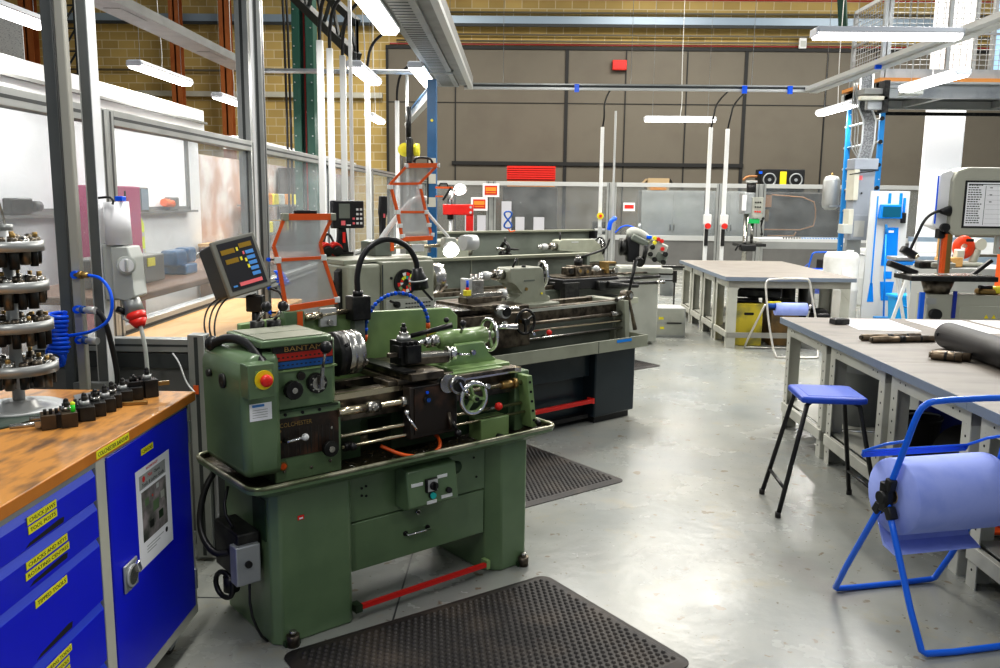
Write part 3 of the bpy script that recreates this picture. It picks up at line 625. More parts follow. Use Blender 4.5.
for x, y in ((-1.26, 2.86), (-1.26, 1.65), (-1.75, 2.86), (-1.75, 1.65)):
    g = G(); g.box(x-.04, x+.04, y-.05, y+.05, .085, .10, 'galv'); g.box(x-.035, x-.028, y-.03, y+.03, .03, .09, 'galv'); g.box(x+.028, x+.035, y-.03, y+.03, .03, .09, 'galv')
    g.cyl((x-.022, y+.01, .045), (x+.022, y+.01, .045), .045, 'rubber', n=22); g.cyl((x-.024, y+.01, .045), (x+.024, y+.01, .045), .026, 'alu', n=18); g.build('caster', t, True)
# label on the wood edge
g = G(); g.box(XF+.0136, XF+.0146, 2.295, 2.499, .912, .935, 'ylabel'); g.text('COLCHESTER BANTAM', (XF+.0148, 2.303, .917), (0, 1, 0), (0, 0, 1), .018, 'ink', .0002, fit=.188); g.build('yellow_label', t, True)
# ================================================================== tiered cutter rack on the cabinet
rx, ry = -1.652, 2.74
t = thing('cutter_rack', 'four tier round steel rack holding milling cutters and collets, left on the wood top', 'tool rack', (rx, ry, .94))
g = G(); g.rev([(0, 0), (.135, 0), (.14, .012), (.13, .016), (.115, .008), (.06, .010), (.05, .03), (.028, .034), (0, .034)], (rx, ry, .94), (0, 0, 1), 'alu_l', 36); g.build('base', t, True)
g = G(); g.cyl((rx, ry, .97), (rx, ry, 1.545), .019, 'alu_l'); g.cyl((rx, ry, 1.535), (rx, ry, 1.555), .021, 'alu'); g.build('pole', t, True)
for zi, z in enumerate((1.075, 1.215, 1.345, 1.475)):
    rr = .126-.006*zi
    g = G(); g.rev([(0, z-.006), (rr, z-.006), (rr, z+.028), (rr-.010, z+.028), (rr-.012, z+.02), (0, z+.02)], (rx, ry, 0), (0, 0, 1), 'alu', 36); g.build('tier', t, True)
    for n, r2 in ((15, rr-.022), (8, rr-.058)):
        for k in range(n):
            a = 2*PI*k/n+zi*.7+(.3 if n == 8 else 0); q = random.uniform(.0125, .0175); h1 = random.uniform(.012, .026)
            g = G(); g.cyl((0, 0, .02), (0, 0, .02+h1), q, 'worn' if k % 3 else 'steel', q*.85, n=10); g.cyl((0, 0, .02+h1), (0, 0, .022+h1), q*.55, 'cab_in' if k % 2 else 'steel', n=8)
            g.cyl((0, 0, .021), (0, 0, -random.uniform(.04, .065)), q*.98, 'blackm' if k % 3 else 'worn', q*.9, n=10)
            if k % 4 == 0: g.cyl((0, 0, .02+h1), (0, 0, .036+h1), q*.5, 'brass', n=8)
            solo('milling_cutter', g, 'small dark cutter standing in the '+['lowest', 'second lowest', 'second highest', 'top'][zi]+' tier of the round steel rack', 'cutter', (rx+r2*math.cos(a), ry+r2*math.sin(a), z), math.degrees(a), 'cutters in the '+['lowest', 'second', 'third', 'top'][zi]+' tier of the rack')
g = G(); g.cyl((rx, ry, 1.55), (rx-.055, ry+.01, 1.80), .0035, 'steel', n=8); g.build('long_rod', t, True)
g = G(); pts = []
for i in range(14):
    a = i/14*2*PI; r_ = .13+.03*math.sin(3*a)+.015*math.cos(5*a); pts.append((-1.60+r_*.9*math.cos(a), 2.60+r_*.7*math.sin(a)))
g.prism(pts, 'xy', .9402, .9475, 'cloth', .002); solow('cleaning_cloth', g, 'dark grey green cloth under the front of the round cutter rack', 'cloth', (-1.6, 2.6, .94))
g = G(); g.prism([(-1.50, 2.82), (-1.43, 2.90), (-1.52, 3.0), (-1.57, 2.93)], 'xy', .9402, .9465, 'alu', .002); solow('steel_plate', g, 'small thin grey plate lying beside the round cutter rack', 'plate', (-1.5, 2.9, .94))
# ================================================================== row of quick change tool holders
hold = [(-1.408, 2.535), (-1.392, 2.615), (-1.385, 2.672), (-1.380, 2.728), (-1.385, 2.786), (-1.375, 2.845), (-1.365, 2.905), (-1.33, 2.945)]
hl = ['nearest brown black tool holder with a bright green screw', 'tool holder directly behind the one with the green screw', 'third black tool holder from the near end of the row', 'black tool holder in the middle of the row, white topped nut',
      'black tool holder just past the middle of the row', 'third black tool holder from the far end of the row', 'second black tool holder from the far end of the row', 'farthest black tool holder, tallest, with a steel bar sticking out right']
M['holder0'] = mat('brown black steel block', (.10, .075, .05), .4, .5, (.05, .04, .03), 10)
for i, (x, y) in enumerate(hold):
    t = thing('tool_holder', hl[i], 'tool holder', (x, y, .94), 30+random.uniform(-8, 8), 'quick change tool holders on the wood top')
    t.scale = (1.12, 1.12, 1.15); g = G(); m_ = 'holder0' if i == 0 else 'blackm'; hh = .040 if i < 7 else .055
    g.box(-.045, -.008, -.028, .028, .0, hh, m_, .002); g.box(.004, .045, -.028, .028, 0, hh, m_, .002); g.box(-.010, .006, -.018, .028, 0, hh-.003, 'blackm'); g.build('block', t)
    for k in range(3):
        g = G(); x_ = -.034+k*.014; g.cyl((x_, -.012, hh), (x_, -.012, hh+.014), .0045, 'blackm', n=8); g.build('clamp_screw', t)
    g = G(); g.cyl((.02, .008, hh), (.02, .008, hh+.012), .013, 'alu_l' if i % 2 else 'steel', n=12); g.cyl((.02, .008, hh+.012), (.02, .008, hh+.026), .008, 'blackm', n=6); g.ball((.02, .008, hh+.028), .007, 'blackm', 8); g.build('height_nut', t)
    if i == 0:
        g = G(); g.cyl((.035, -.012, hh), (.035, -.012, hh+.02), .006, mat('bright green', (.05, .8, .05), .4), n=10); g.ball((.035, -.012, hh+.022), .0065, 'hivis', 8); g.build('green_screw', t)
    g = G(); L = .12 if i in (0, 1) else .085
    if i < 7: g.cyl((-.03, 0, .014), (-L, -.0+.012*(i % 2), .014), .007, 'steel' if i < 2 else 'blackm', n=8); g.box(-.06, -.04, -.008, .008, .006, .022, 'steel')
    else: g.box(.04, .085, -.006, .006, .03, .042, 'brass'); g.cyl((-.03, 0, .02), (-.07, 0, .02), .01, 'blackm', n=8)
    g.build_each('cutting_tool', t)
g = G(); g.box(-.05, .05, -.006, .006, 0, .012, 'brass', .001); g.box(-.05, -.03, -.007, .007, 0, .014, 'steel'); solo('lathe_tool_bit', g, 'loose brass coloured tool bit lying beside the row of tool holders', 'tool bit', (-1.31, 2.82, .9405), 20)
# ================================================================== front green lathe (local axes: x along bed, y to the back)
t1 = thing('lathe', 'green centre lathe in front with red emergency stop and BANTAM plaque', 'lathe', (-.866, 2.909, 0), 40.7)
# stand
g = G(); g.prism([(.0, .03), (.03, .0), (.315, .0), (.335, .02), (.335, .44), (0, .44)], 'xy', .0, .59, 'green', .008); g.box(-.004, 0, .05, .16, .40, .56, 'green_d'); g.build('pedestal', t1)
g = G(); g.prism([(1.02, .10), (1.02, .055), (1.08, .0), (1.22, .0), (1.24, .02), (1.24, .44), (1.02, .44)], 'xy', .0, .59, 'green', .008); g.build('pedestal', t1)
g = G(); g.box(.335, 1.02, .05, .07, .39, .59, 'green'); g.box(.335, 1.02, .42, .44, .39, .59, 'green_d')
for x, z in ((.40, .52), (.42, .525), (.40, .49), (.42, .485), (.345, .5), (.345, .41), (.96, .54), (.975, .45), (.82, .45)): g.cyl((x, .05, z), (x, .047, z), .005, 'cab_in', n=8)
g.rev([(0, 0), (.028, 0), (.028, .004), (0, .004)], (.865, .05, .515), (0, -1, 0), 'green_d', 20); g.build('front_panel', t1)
g = G(); g.box(.34, 1.015, .045, .40, .185, .385, 'green', .004); dr_ = g.build('drawer', t1)
g = G(); g.tube([(.60, .045, .285), (.60, .022, .285), (.71, .022, .285), (.71, .045, .285)], .005, 'chrome', 8); g.cyl((.60, .045, .285), (.60, .04, .285), .011, 'blackm', n=10); g.cyl((.71, .045, .285), (.71, .04, .285), .011, 'blackm', n=10); g.build('handle', dr_)
g = G(); g.cyl((.66, .045, .365), (.66, .035, .365), .010, 'steel', n=12); g.cyl((.66, .035, .365), (.66, .03, .365), .006, 'blackm', n=8); g.build('lock', dr_)
g = G(); g.bar((.335, .0, .055), (1.01, .0, .055), .018, .018, 'red'); g.box(.33, .36, -.015, .03, .04, .07, 'green_d'); g.box(.99, 1.01, -.01, .03, .035, .075, 'green_l'); g.build('foot_brake_bar', t1)
for x, y in ((.06, -.018), (1.20, -.016)):
    g = G(); g.cyl((x, y, 0), (x, y, .045), .024, 'worn', n=14); g.cyl((x, y, .045), (x, y, .06), .014, 'steel', n=6); g.box(x-.03, x+.03, y, .02, .0, .02, 'green_d'); g.build('levelling_foot', t1)
g = G(); g.box(.10, .125, -.002, .0, .475, .492, 'redp'); g.box(.105, .12, -.003, -.002, .478, .484, 'paper'); g.build('warning_sticker', t1)
# side junction box + hose
g = G(); g.box(-.10, -.012, .08, .30, .26, .44, 'blackm', .008); g.box(-.115, -.02, .06, .12, .25, .40, 'galv', .006); g.cyl((-.07, .06, .33), (-.07, .05, .33), .013, 'black'); g.cyl((-.08, .2, .24), (-.08, .2, .18), .03, 'black'); g.ring((-.10, .22, .20), (1, .3, 0), .05, .01, 'black', 18); g.build('junction_box', t1)
g = G(); g.tube([(-.03, .42, .60), (-.10, .40, .52), (-.15, .33, .40), (-.14, .22, .33), (-.09, .18, .34)], .013, 'black', 8, smooth=2); g.tube([(-.06, .25, .57), (-.10, .2, .50), (-.08, .16, .44)], .006, 'black', 6, smooth=1); g.tube([(-.05, .1, .26), (-.07, .06, .15), (-.04, .05, .05), (.0, .07, .0)], .005, 'black', 6, smooth=1); g.build_each('power_cable', t1)
# tray
def rrect(x0, x1, y0, y1, r, z, n=5):
    P = []
    for cx, cy, a0 in ((x1-r, y0+r, -90), (x1-r, y1-r, 0), (x0+r, y1-r, 90), (x0+r, y0+r, 180)):
        for k in range(n+1): a = R(a0+90*k/n); P.append((cx+r*math.cos(a), cy+r*math.sin(a), z))
    return P
g = G(); A = rrect(-.03, 1.27, .0, .42, .04, .585); B = rrect(-.105, 1.345, -.075, .475, .055, .628); Cc = rrect(-.095, 1.335, -.065, .465, .05, .630); D = rrect(-.01, 1.25, .02, .41, .045, .598)
def loft(g, P, Q, m, s_=True):
    a = [g.v(p) for p in P]; b = [g.v(p) for p in Q]; n = len(P)
    g.fin([g.bm.faces.new((a[k], a[(k+1) % n], b[(k+1) % n], b[k])) for k in range(n)], m, s_)
loft(g, A, B, 'green'); loft(g, Cc, D, 'oil'); g.fin([g.bm.faces.new([g.v(p) for p in D])], 'oil'); g.fin([g.bm.faces.new([g.v(p) for p in A])], 'green')
loft(g, B, rrect(-.108, 1.348, -.078, .478, .055, .645), 'green'); loft(g, rrect(-.095, 1.335, -.065, .465, .05, .648), Cc, 'oil')
tr = g.build('drip_tray', t1)
G().tube(rrect(-.103, 1.343, -.073, .473, .053, .648), .0085, 'rim', 8, closed=True).build('tray_rim', tr)
g = G()
for k in range(170):
    x, y = random.uniform(.3, 1.15), random.uniform(-.03, .25); a = random.uniform(0, PI); q = random.uniform(.006, .018)
    z = .625-.04*max(0, min(1, (y+.06)/.08)); z = .603 if y > .02 else .612
    g.tube([(x, y, z), (x+q*math.cos(a), y+q*math.sin(a), z+.004), (x+q*1.6*math.cos(a+.7), y+q*1.6*math.sin(a+.7), z+.001)], .0012, random.choice(['steel', 'worn', 'brass', 'brass']), 4)
o = g.build('swarf', tr); o['kind'] = 'stuff'; o['label'] = 'curled metal swarf'
g = G(); g.tube([(.52, .10, .66), (.58, .02, .625), (.66, -.02, .62), (.74, .0, .625), (.79, .06, .65), (.77, .12, .69)], .008, 'orange', 8, smooth=2); g.build('orange_hose', t1)
# control box on the panel
g = G(); g.prism([(-.02, .408), (-.055, .425), (-.035, .575), (.05, .59), (.05, .408)], 'yz', .555, .80, 'green', .008); cb_ = g.build('control_box', t1)
g = G()
def onface(x, z, d=0): q = (z-.425)/.15; return (x, -.055+.02*q-d, z)
g.box(.637, .693, -.058, -.042, .477, .533, 'blackm', .003); g.box(.643, .690, -.0605, -.058, .482, .53, 'alu_l'); g.cyl(onface(.667, .505, .012), onface(.667, .505, .03), .017, 'black'); g.rbox(onface(.667, .505, .034), (.008, .012, .03), 'black'); g.build('rotary_switch', cb_)
g = G(); g.cyl(onface(.668, .462, 0), onface(.668, .462, .014), .013, 'teal'); g.cyl(onface(.668, .462, 0), onface(.668, .462, .006), .016, 'blackm'); g.build('green_button', cb_)
g = G(); g.cyl(onface(.748, .468, 0), onface(.748, .468, .015), .012, 'black'); g.build('black_knob', cb_)
g = G()
for x0, x1, z in ((.572, .628, .518), (.700, .750, .530), (.640, .688, .436), (.712, .768, .445)): p = onface(0, z, .001)[1]; g.box(x0, x1, p-.002, p+.003, z-.008, z+.006, 'wtube', .001)
g.build_each('switch_label', cb_)
# gear cover at the left end
g = G(); g.prism([(-.075, .65), (-.08, 1.04), (-.055, 1.095), (0, 1.105), (.07, 1.10), (.07, .65)], 'xz', .035, .43, 'green', .028); g.cyl((-.078, .32, 1.0), (-.095, .32, 1.0), .014, 'blackm', n=10); g.rev([(0, 0), (.028, 0), (.026, .01), (.012, .012), (0, .004)], (-.079, .20, .99), (-1, 0, 0), 'blackm', 16)
g.build('gear_cover', t1)
g = G(); g.tube([(-.05, .36, 1.10), (-.03, .28, 1.135), (.0, .16, 1.13), (.0, .06, 1.09), (.0, -.0, 1.05)], .017, 'black', 8, smooth=2); g.ball((-.05, .37, 1.10), .03, 'black', 10); g.build('conduit', t1)
# emergency stop box
g = G(); g.box(-.085, .012, -.035, .035, .96, 1.082, 'green', .004); g.box(-.06, .0, -.037, -.035, 1.0, 1.06, 'green_l'); es = g.build('emergency_stop_box', t1)
g = G(); g.cyl((-.030, -.036, 1.027), (-.030, -.042, 1.027), .034, 'yellow', n=24); g.build('yellow_collar', es)
g = G(); g.cyl((-.030, -.042, 1.027), (-.030, -.055, 1.027), .013, 'redp'); g.rev([(0, .022), (.012, .021), (.021, .014), (.022, .004), (.017, 0), (0, 0)], (-.030, -.052, 1.027), (0, -1, 0), 'redp', 20); g.build('red_button', es)
g = G(); g.box(-.055, .028, .0335, .035, .865, .928, 'paper'); g.box(-.045, .0, .033, .0335, .915, .924, 'keyb')
for k in range(4): g.box(-.045, .012, .033, .0335, .876+.009*k, .878+.009*k, 'lpanel')
g.build('maker_sticker', t1)
# headstock
g = G(); g.box(.055, .332, .08, .42, .60, .875, 'green', .006); 
for x in (.10, .17, .24): g.cyl((x, .08, .858), (x, .076, .858), .006, 'cab_in', n=8)
for x, z in ((.09, .645), (.20, .64), (.28, .65), (.29, .78)): g.cyl((x, .08, z), (x, .076, z), .006, 'steel', n=8)
g.cyl((.085, .08, .665), (.085, .074, .665), .017, 'brass', n=16); g.cyl((.085, .074, .665), (.085, .072, .665), .012, 'orange', n=16); gb = g.build('gearbox', t1)
g = G(); g.box(.062, .318, .0765, .08, .695, .845, 'brown')
for k in range(15): g.box(.075+k*.0155, .079+k*.0155, .0758, .0765, .70, .80, 'plaqk' if k % 3 else 'brown')
g.text('COLCHESTER', (.075, .0755, .812), (1, 0, 0), (0, 0, 1), .024, 'brass', .0003, fit=.13)
for (x, z) in ((.075, .80), (.075, .76)): g.cyl((x, .0765, z), (x, .075, z), .006, 'brass', n=10)
g.build('gear_index_plate', gb)
g = G(); g.cyl((.095, .078, .762), (.095, .05, .762), .008, 'blackm'); g.cyl((.09, .05, .763), (.155, .045, .77), .006, 'chrome'); g.ball((.16, .042, .772), .014, 'wtube'); g.build('selector_lever', gb)
g = G(); g.cyl((.265, .08, .708), (.265, .055, .708), .014, 'blackm'); g.cyl((.265, .055, .708), (.265, .035, .708), .031, 'blackm', n=12); g.cyl((.265, .035, .708), (.265, .03, .708), .012, 'steel'); g.build('black_handwheel', gb)
g = G(); g.prism([(.055, .08), (.298, .08), (.325, .11), (.325, .42), (.055, .42)], 'xy', .875, 1.125, 'green', .006); g.box(.050, .315, .07, .08, .868, .876, 'green_d'); g.box(.055, .315, .072, .42, 1.020, 1.026, 'green_l'); hs = g.build('headstock', t1)
g = G(); g.box(.058, .300, .0765, .081, 1.03, 1.118, 'plaqk'); g.box(.060, .298, .0755, .0765, 1.061, 1.089, 'plaqr'); g.box(.060, .298, .0755, .0765, 1.032, 1.057, 'plaqb')
g.text('BANTAM', (.10, .0755, 1.094), (1, 0, 0), (0, 0, 1), .026, 'gold', .0004, fit=.15)
for i in range(12):
    g.box(.075+i*.018, .083+i*.018, .0750, .0755, 1.070, 1.076, 'brown'); g.box(.075+i*.018, .083+i*.018, .0750, .0755, 1.042, 1.046, 'ink')
g.build('name_plaque', hs)
g = G(); g.cyl((.225, .08, .965), (.225, .055, .965), .038, 'blackm', n=20); g.cyl((.225, .055, .965), (.225, .05, .965), .026, 'steel', n=16)
for k in range(8): a = k*PI/4; g.cyl((.225+.03*math.cos(a), .055, .965+.03*math.sin(a)), (.225+.03*math.cos(a), .052, .965+.03*math.sin(a)), .004, 'steel', n=6)
g.bar((.228, .051, .955), (.231, .04, .955), .014, .014, 'steel'); g.bar((.230, .04, .945), (.232, .03, 1.04), .014, .006, 'steel'); g.cyl((.232, .03, 1.03), (.234, .012, 1.09), .005, 'steel'); g.ball((.235, .008, 1.108), .023, 'black'); g.build('speed_lever', hs)
g = G(); g.cyl((.12, .08, .955), (.12, .055, .955), .018, 'blackm')
pts = [(.12+(.036 if k % 2 else .031)*math.cos(k*PI/8), .955+(.036 if k % 2 else .031)*math.sin(k*PI/8)) for k in range(16)]; g.prism(pts, 'xz', .035, .06, 'blackm', .003); g.cyl((.12, .035, .955), (.12, .032, .955), .011, 'steel'); g.build('feed_knob', hs)
g = G(); g.cyl((.165, .08, .998), (.165, .068, .998), .016, 'plaqk'); g.cyl((.165, .068, .998), (.165, .066, .998), .010, 'brown'); g.build('sight_glass', hs)
g = G(); g.prism([(-.0, .05), (.26, .045), (.292, .07), (.30, .36), (.0, .36)], 'xy', 1.118, 1.145, 'green', .006); g.prism([(.02, .07), (.25, .07), (.272, .09), (.28, .34), (.02, .34)], 'xy', 1.145, 1.149, 'grn_grey', .002); g.box(.0, .29, .2, .203, 1.1485, 1.1495, 'green_d'); g.build('top_cover', hs)
for x, y in ((.135, .38), (.20, .37)):
    g = G(); g.cyl((x, y, 1.12), (x, y, 1.17), .028, 'blackm', n=16); g.cyl((x, y, 1.165), (x+.02, y-.03, 1.215), .006, 'steel'); g.ball((x+.024, y-.036, 1.228), .021, 'black'); g.build('gear_lever', hs)
g = G(); g.box(.27, .36, .42, .47, 1.11, 1.19, 'green', .004); g.box(.325, .350, .418, .472, 1.112, 1.188, 'orange'); g.build('guard_bracket', t1)
# spindle, chuck
g = G(); g.rev([(0, 0), (.055, 0), (.055, .05), (.088, .055), (.09, .06), (.09, .10), (.0, .10)], (.33, .25, 1.03), (1, 0, 0), 'blackm', 36)
g.rev([(.088, 0), (.091, .003), (.091, .028), (.0895, .03), (.0895, .034), (.091, .036), (.091, .066), (.086, .070), (.03, .071), (.028, .04), (0, .04)], (.43, .25, 1.03), (1, 0, 0), 'steel', 40)
for k in range(3):
    a = R(30+120*k); g.cyl((.415+0, .25+.088*math.cos(a), 1.03+.088*math.sin(a)), (.415, .25+.094*math.cos(a), 1.03+.094*math.sin(a)), .008, 'cab_in', n=8)
ck = g.build('chuck', t1)
for k in range(3):
    a = R(90+120*k); g = G(); c_ = Vector((0, math.cos(a), math.sin(a))); g.bar(Vector((.50, .25, 1.03))+c_*.03, Vector((.50, .25, 1.03))+c_*.08, .03, .022, 'steel'); g.build('jaw', ck)
# splash back
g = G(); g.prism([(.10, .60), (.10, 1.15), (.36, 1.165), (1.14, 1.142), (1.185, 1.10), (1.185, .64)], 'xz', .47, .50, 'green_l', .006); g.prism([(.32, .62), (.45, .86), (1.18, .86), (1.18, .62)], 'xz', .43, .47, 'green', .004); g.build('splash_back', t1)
# bed
g = G(); g.box(.315, 1.27, .13, .17, .78, .90, 'worn', .003); g.box(.315, 1.27, .31, .35, .78, .90, 'worn', .003); g.box(.315, 1.27, .17, .31, .76, .84, 'green_d'); g.prism([(.315, .10), (1.27, .10), (1.27, .13), (.315, .13)], 'xy', .876, .898, 'rodm')  # straw-bright front strip colours in the lit face of the bed way
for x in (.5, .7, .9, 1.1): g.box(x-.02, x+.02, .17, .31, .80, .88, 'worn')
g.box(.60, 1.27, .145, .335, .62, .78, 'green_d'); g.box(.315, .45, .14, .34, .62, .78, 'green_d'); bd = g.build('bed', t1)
g = G(); g.prism([(1.245, .87), (1.275, .87), (1.31, .625), (1.28, .625)], 'xz', .03, .10, 'green_l', .002); g.box(1.235, 1.32, .10, .36, .60, .88, 'green', .006)
for k in range(5): z = .84-.045*k; x = 1.262+.007*k; g.cyl((x, .03, z), (x, .026, z), .006, 'cab_in', n=8)
g.cyl((1.30, .02, .655), (1.30, .0, .645), .012, 'blackm', n=10); g.build('end_bracket', bd)
g = G(); g.box(1.0, 1.16, .05, .14, .605, .70, 'green_l', .004); g.cyl((1.08, .03, .62), (1.08, .0, .62), .014, 'blackm', n=10); g.build('coolant_pump_cover', t1)
for x0, x1, y, z, r_, m_, nm in ((.315, 1.27, .075, .835, .011, 'rodm', 'lead_screw'), (.33, 1.26, .085, .735, .008, 'rodm', 'feed_rod'), (.33, 1.27, .07, .695, .007, 'rodm', 'control_rod')):
    g = G(); g.cyl((x0, y, z), (x1, y, z), r_, m_, n=12)
    if nm == 'lead_screw':
        g.cyl((.315, y, z), (.44, y, z), .017, 'rodm'); g.cyl((.44, y, z), (.50, y, z), .023, 'steel'); g.cyl((.46, y-.02, z), (.46, y-.035, z), .008, 'steel'); g.cyl((.60, y, z), (.64, y, z), .022, 'steel'); g.cyl((1.13, y, z), (1.22, y, z), .018, 'brass'); g.cyl((1.195, y, z), (1.215, y, z), .024, 'brass')
    if nm == 'control_rod': g.cyl((.335, y, z), (.37, y, z), .018, 'blackm'); g.ball((.36, y-.03, z+.005), .016, 'black')
    g.build(nm, t1)
# carriage
g = G(); g.box(.60, .88, .09, .40, .90, .925, 'worn', .004); g.box(.56, .62, .10, .22, .898, .92, 'worn', .004); g.box(.86, 1.20, .06, .14, .895, .912, 'worn', .003); g.box(.84, 1.15, .085, .20, .90, .918, 'green_l', .004); sd = g.build('saddle', t1)
g = G(); g.box(.62, .78, .02, .42, .925, .955, 'worn', .003); g.box(.60, .66, .05, .40, .955, .963, 'blackm'); g.build('cross_slide', sd)
g = G(); g.rbox((.79, .18, .975), (.20, .075, .03), 'worn', -12, bev=.003); g.rbox((.79, .18, .995), (.22, .06, .018), 'steel', -12, bev=.002); g.build('compound_slide', sd)
g = G(); g.cyl((.89, .16, .99), (.90, .158, .99), .034, 'steel', n=22); g.cyl((.905, .157, .99), (.93, .152, .99), .030, 'chrome', n=22); g.bar((.94, .12, .99), (.935, .18, .99), .01, .01, 'chrome'); g.cyl((.94, .125, .985), (.985, .115, .985), .006, 'chrome', n=8); g.build('compound_dial', sd)
g = G(); g.box(.655, .745, .15, .24, .965, 1.065, 'blackm', .003); g.box(.640, .66, .145, .2, 1.0, 1.05, 'blackm', .002); g.box(.60, .66, .155, .175, 1.005, 1.022, 'worn'); g.box(.67, .74, .125, .15, .975, 1.05, 'blackm', .003)
for k in range(3): g.cyl((.68+.022*k, .138, 1.05), (.68+.022*k, .138, 1.066), .005, 'blackm', n=8)
g.cyl((.70, .2, 1.065), (.70, .2, 1.083), .032, 'alu', .028, n=20); g.cyl((.70, .2, 1.083), (.70, .2, 1.10), .020, 'steel'); g.cyl((.70, .2, 1.10), (.70, .2, 1.12), .014, 'blackm', n=6); g.cyl((.70, .2, 1.12), (.70, .2, 1.135), .008, 'blackm'); tp = g.build('tool_post', sd)
g = G(); g.cyl((.735, .2, 1.078), (.90, .13, 1.118), .010, 'blackm', .012, n=10); g.ball((.885, .15, 1.14), .012, 'black'); g.build('clamp_handle', tp)
g = G(); g.box(.62, .86, .035, .09, .68, .90, 'plaqk', .006); g.box(.64, .84, .03, .035, .70, .89, 'brown'); g.cyl((.70, .035, .84), (.70, .02, .84), .018, 'blackm', n=14); g.cyl((.70, .02, .84), (.70, .015, .84), .009, 'hosel'); g.cyl((.70, .03, .87), (.70, .025, .87), .007, 'hose', n=8)
g.cyl((.60, .03, .79), (.63, .0, .73), .006, 'chrome'); g.ball((.60, .03, .80), .012, 'chrome', 10); g.cyl((.82, .03, .74), (.83, -.0, .70), .008, 'blackm'); g.ball((.83, -.01, .685), .016, 'black', 10); g.cyl((.81, .03, .77), (.81, .01, .70), .008, 'worn'); g.build('apron', sd)
g = G(); g.cyl((.80, .06, .895), (.80, .03, .895), .030, 'alu_l', n=26); g.cyl((.80, .03, .895), (.80, .018, .895), .039, 'steel', n=28); g.cyl((.845, .05, .885), (.845, .005, .885), .038, 'steel', n=28); g.cyl((.845, .005, .885), (.845, -.002, .885), .027, 'blackm', n=20); g.bar((.835, -.01, .90), (.855, -.01, .865), .012, .008, 'chrome'); g.cyl((.857, -.01, .863), (.857, -.035, .863), .006, 'chrome'); g.build('cross_feed_handle', sd)
def wheel(g, c, ax, Rr, rim, hub, mr, mh, spokes=3, a0=90, up=(0, 0, 1)):
    c = Vector(c); z = Vector(ax).normalized(); g.ring(c, z, Rr, rim, mr, 32, 8); x = z.orthogonal().normalized()
    up = Vector(up); x = (up-z*up.dot(z)).normalized(); y = z.cross(x)
    g.cyl(c-z*.015, c+z*.02, hub, mh, n=16)
    for k in range(spokes):
        a = R(a0)+2*PI*k/spokes; d = x*math.cos(a)+y*math.sin(a); g.bar(c+d*hub*.8, c+d*(Rr-rim*.6), rim*1.6, rim*1.1, mh)
g = G(); wheel(g, (.915, -.005, .822), (0, -1, 0), .066, .010, .016, 'chrome', 'green_l', 3, 20); g.ring((.915, -.005, .822), (0, -1, 0), .060, .008, 'green_l', 30, 6); g.cyl((.915, .05, .822), (.915, 0, .822), .012, 'steel'); g.cyl((.96, -.01, .868), (.965, -.045, .873), .009, 'chrome', .011); g.cyl((.915, -.02, .822), (.915, -.035, .822), .008, 'blackm'); g.build('apron_handwheel', sd)
# control ball on the feed rod bracket
g = G(); g.ball((1.09, .04, .752), .018, 'redp'); g.cyl((1.09, .045, .75), (1.05, .07, .735), .005, 'steel'); g.build('red_ball_lever', t1)
# tailstock
g = G(); g.cyl((.92, .25, 1.035), (1.165, .25, 1.035), .039, 'green_l', .043, n=26); g.rev([(0, -.012), (.030, -.010), (.038, 0)], (.92, .25, 1.035), (1, 0, 0), 'green_l', 26)
g.prism([(.965, 1.02), (1.13, 1.02), (1.15, .955), (1.20, .935), (1.21, .90), (.90, .90), (.93, .945), (.965, .955)], 'xz', .195, .30, 'green_l', .008); g.box(.90, 1.22, .12, .34, .895, .925, 'green_l', .005); ts = g.build('tailstock', t1)
g = G(); g.cyl((.87, .25, 1.035), (.925, .25, 1.035), .026, 'steel', n=20); g.cyl((.84, .25, 1.035), (.875, .25, 1.035), .020, 'chrome', n=18); g.cyl((.80, .25, 1.035), (.84, .25, 1.035), .003, 'chrome', .016, n=14); g.build('quill', ts)
g = G(); g.cyl((1.165, .25, 1.035), (1.185, .25, 1.035), .036, 'steel', n=20); wheel(g, (1.20, .25, 1.035), (1, -.12, 0), .072, .0085, .018, 'chrome', 'green_l', 3, 30); g.cyl((1.21, .20, 1.075), (1.31, .18, 1.072), .009, 'chrome', .014); g.build('tailstock_handwheel', ts)
g = G(); g.cyl((1.0, .20, 1.07), (.99, .17, 1.10), .007, 'steel'); g.ball((.985, .165, 1.115), .015, 'black'); g.build('quill_clamp', ts); G().cyl((1.06, .2, .975), (1.06, .18, .975), .012, 'steel').build('base_bolt', ts)
# coolant hose
g = G(); P = []
K = 26
for k in range(K+1):
    a = PI*(1-k/K); P.append(Vector((.815+.155*math.cos(a), .44-.03*k/K, 1.09+.145*math.sin(a)-.0*k)))
P[0].z -= .03
g.tube(P, .0062, 'hosel', 8)
for i in range(len(P)-1): q = (P[i]+P[i+1])/2; g.ball(q, .0098, 'hose' if i % 2 == 0 else 'hosel', 8)
ch = g.build('coolant_hose', t1)
g = G(); g.cyl(P[0], P[0]+Vector((-.002, 0, -.03)), .010, 'orange', .006); g.cyl(P[-1], P[-1]+Vector((0, 0, -.025)), .010, 'orange', .010); g.build_each('orange_fitting', ch)
g = G(); q = P[-1]+Vector((0, 0, -.025)); g.cyl(q, q+Vector((0, 0, -.09)), .010, 'brass'); g.cyl(q+Vector((0, 0, -.03)), q+Vector((.035, -.01, -.015)), .007, 'dryel' if 'dryel' in M else 'yellow'); g.build('brass_tap', ch)
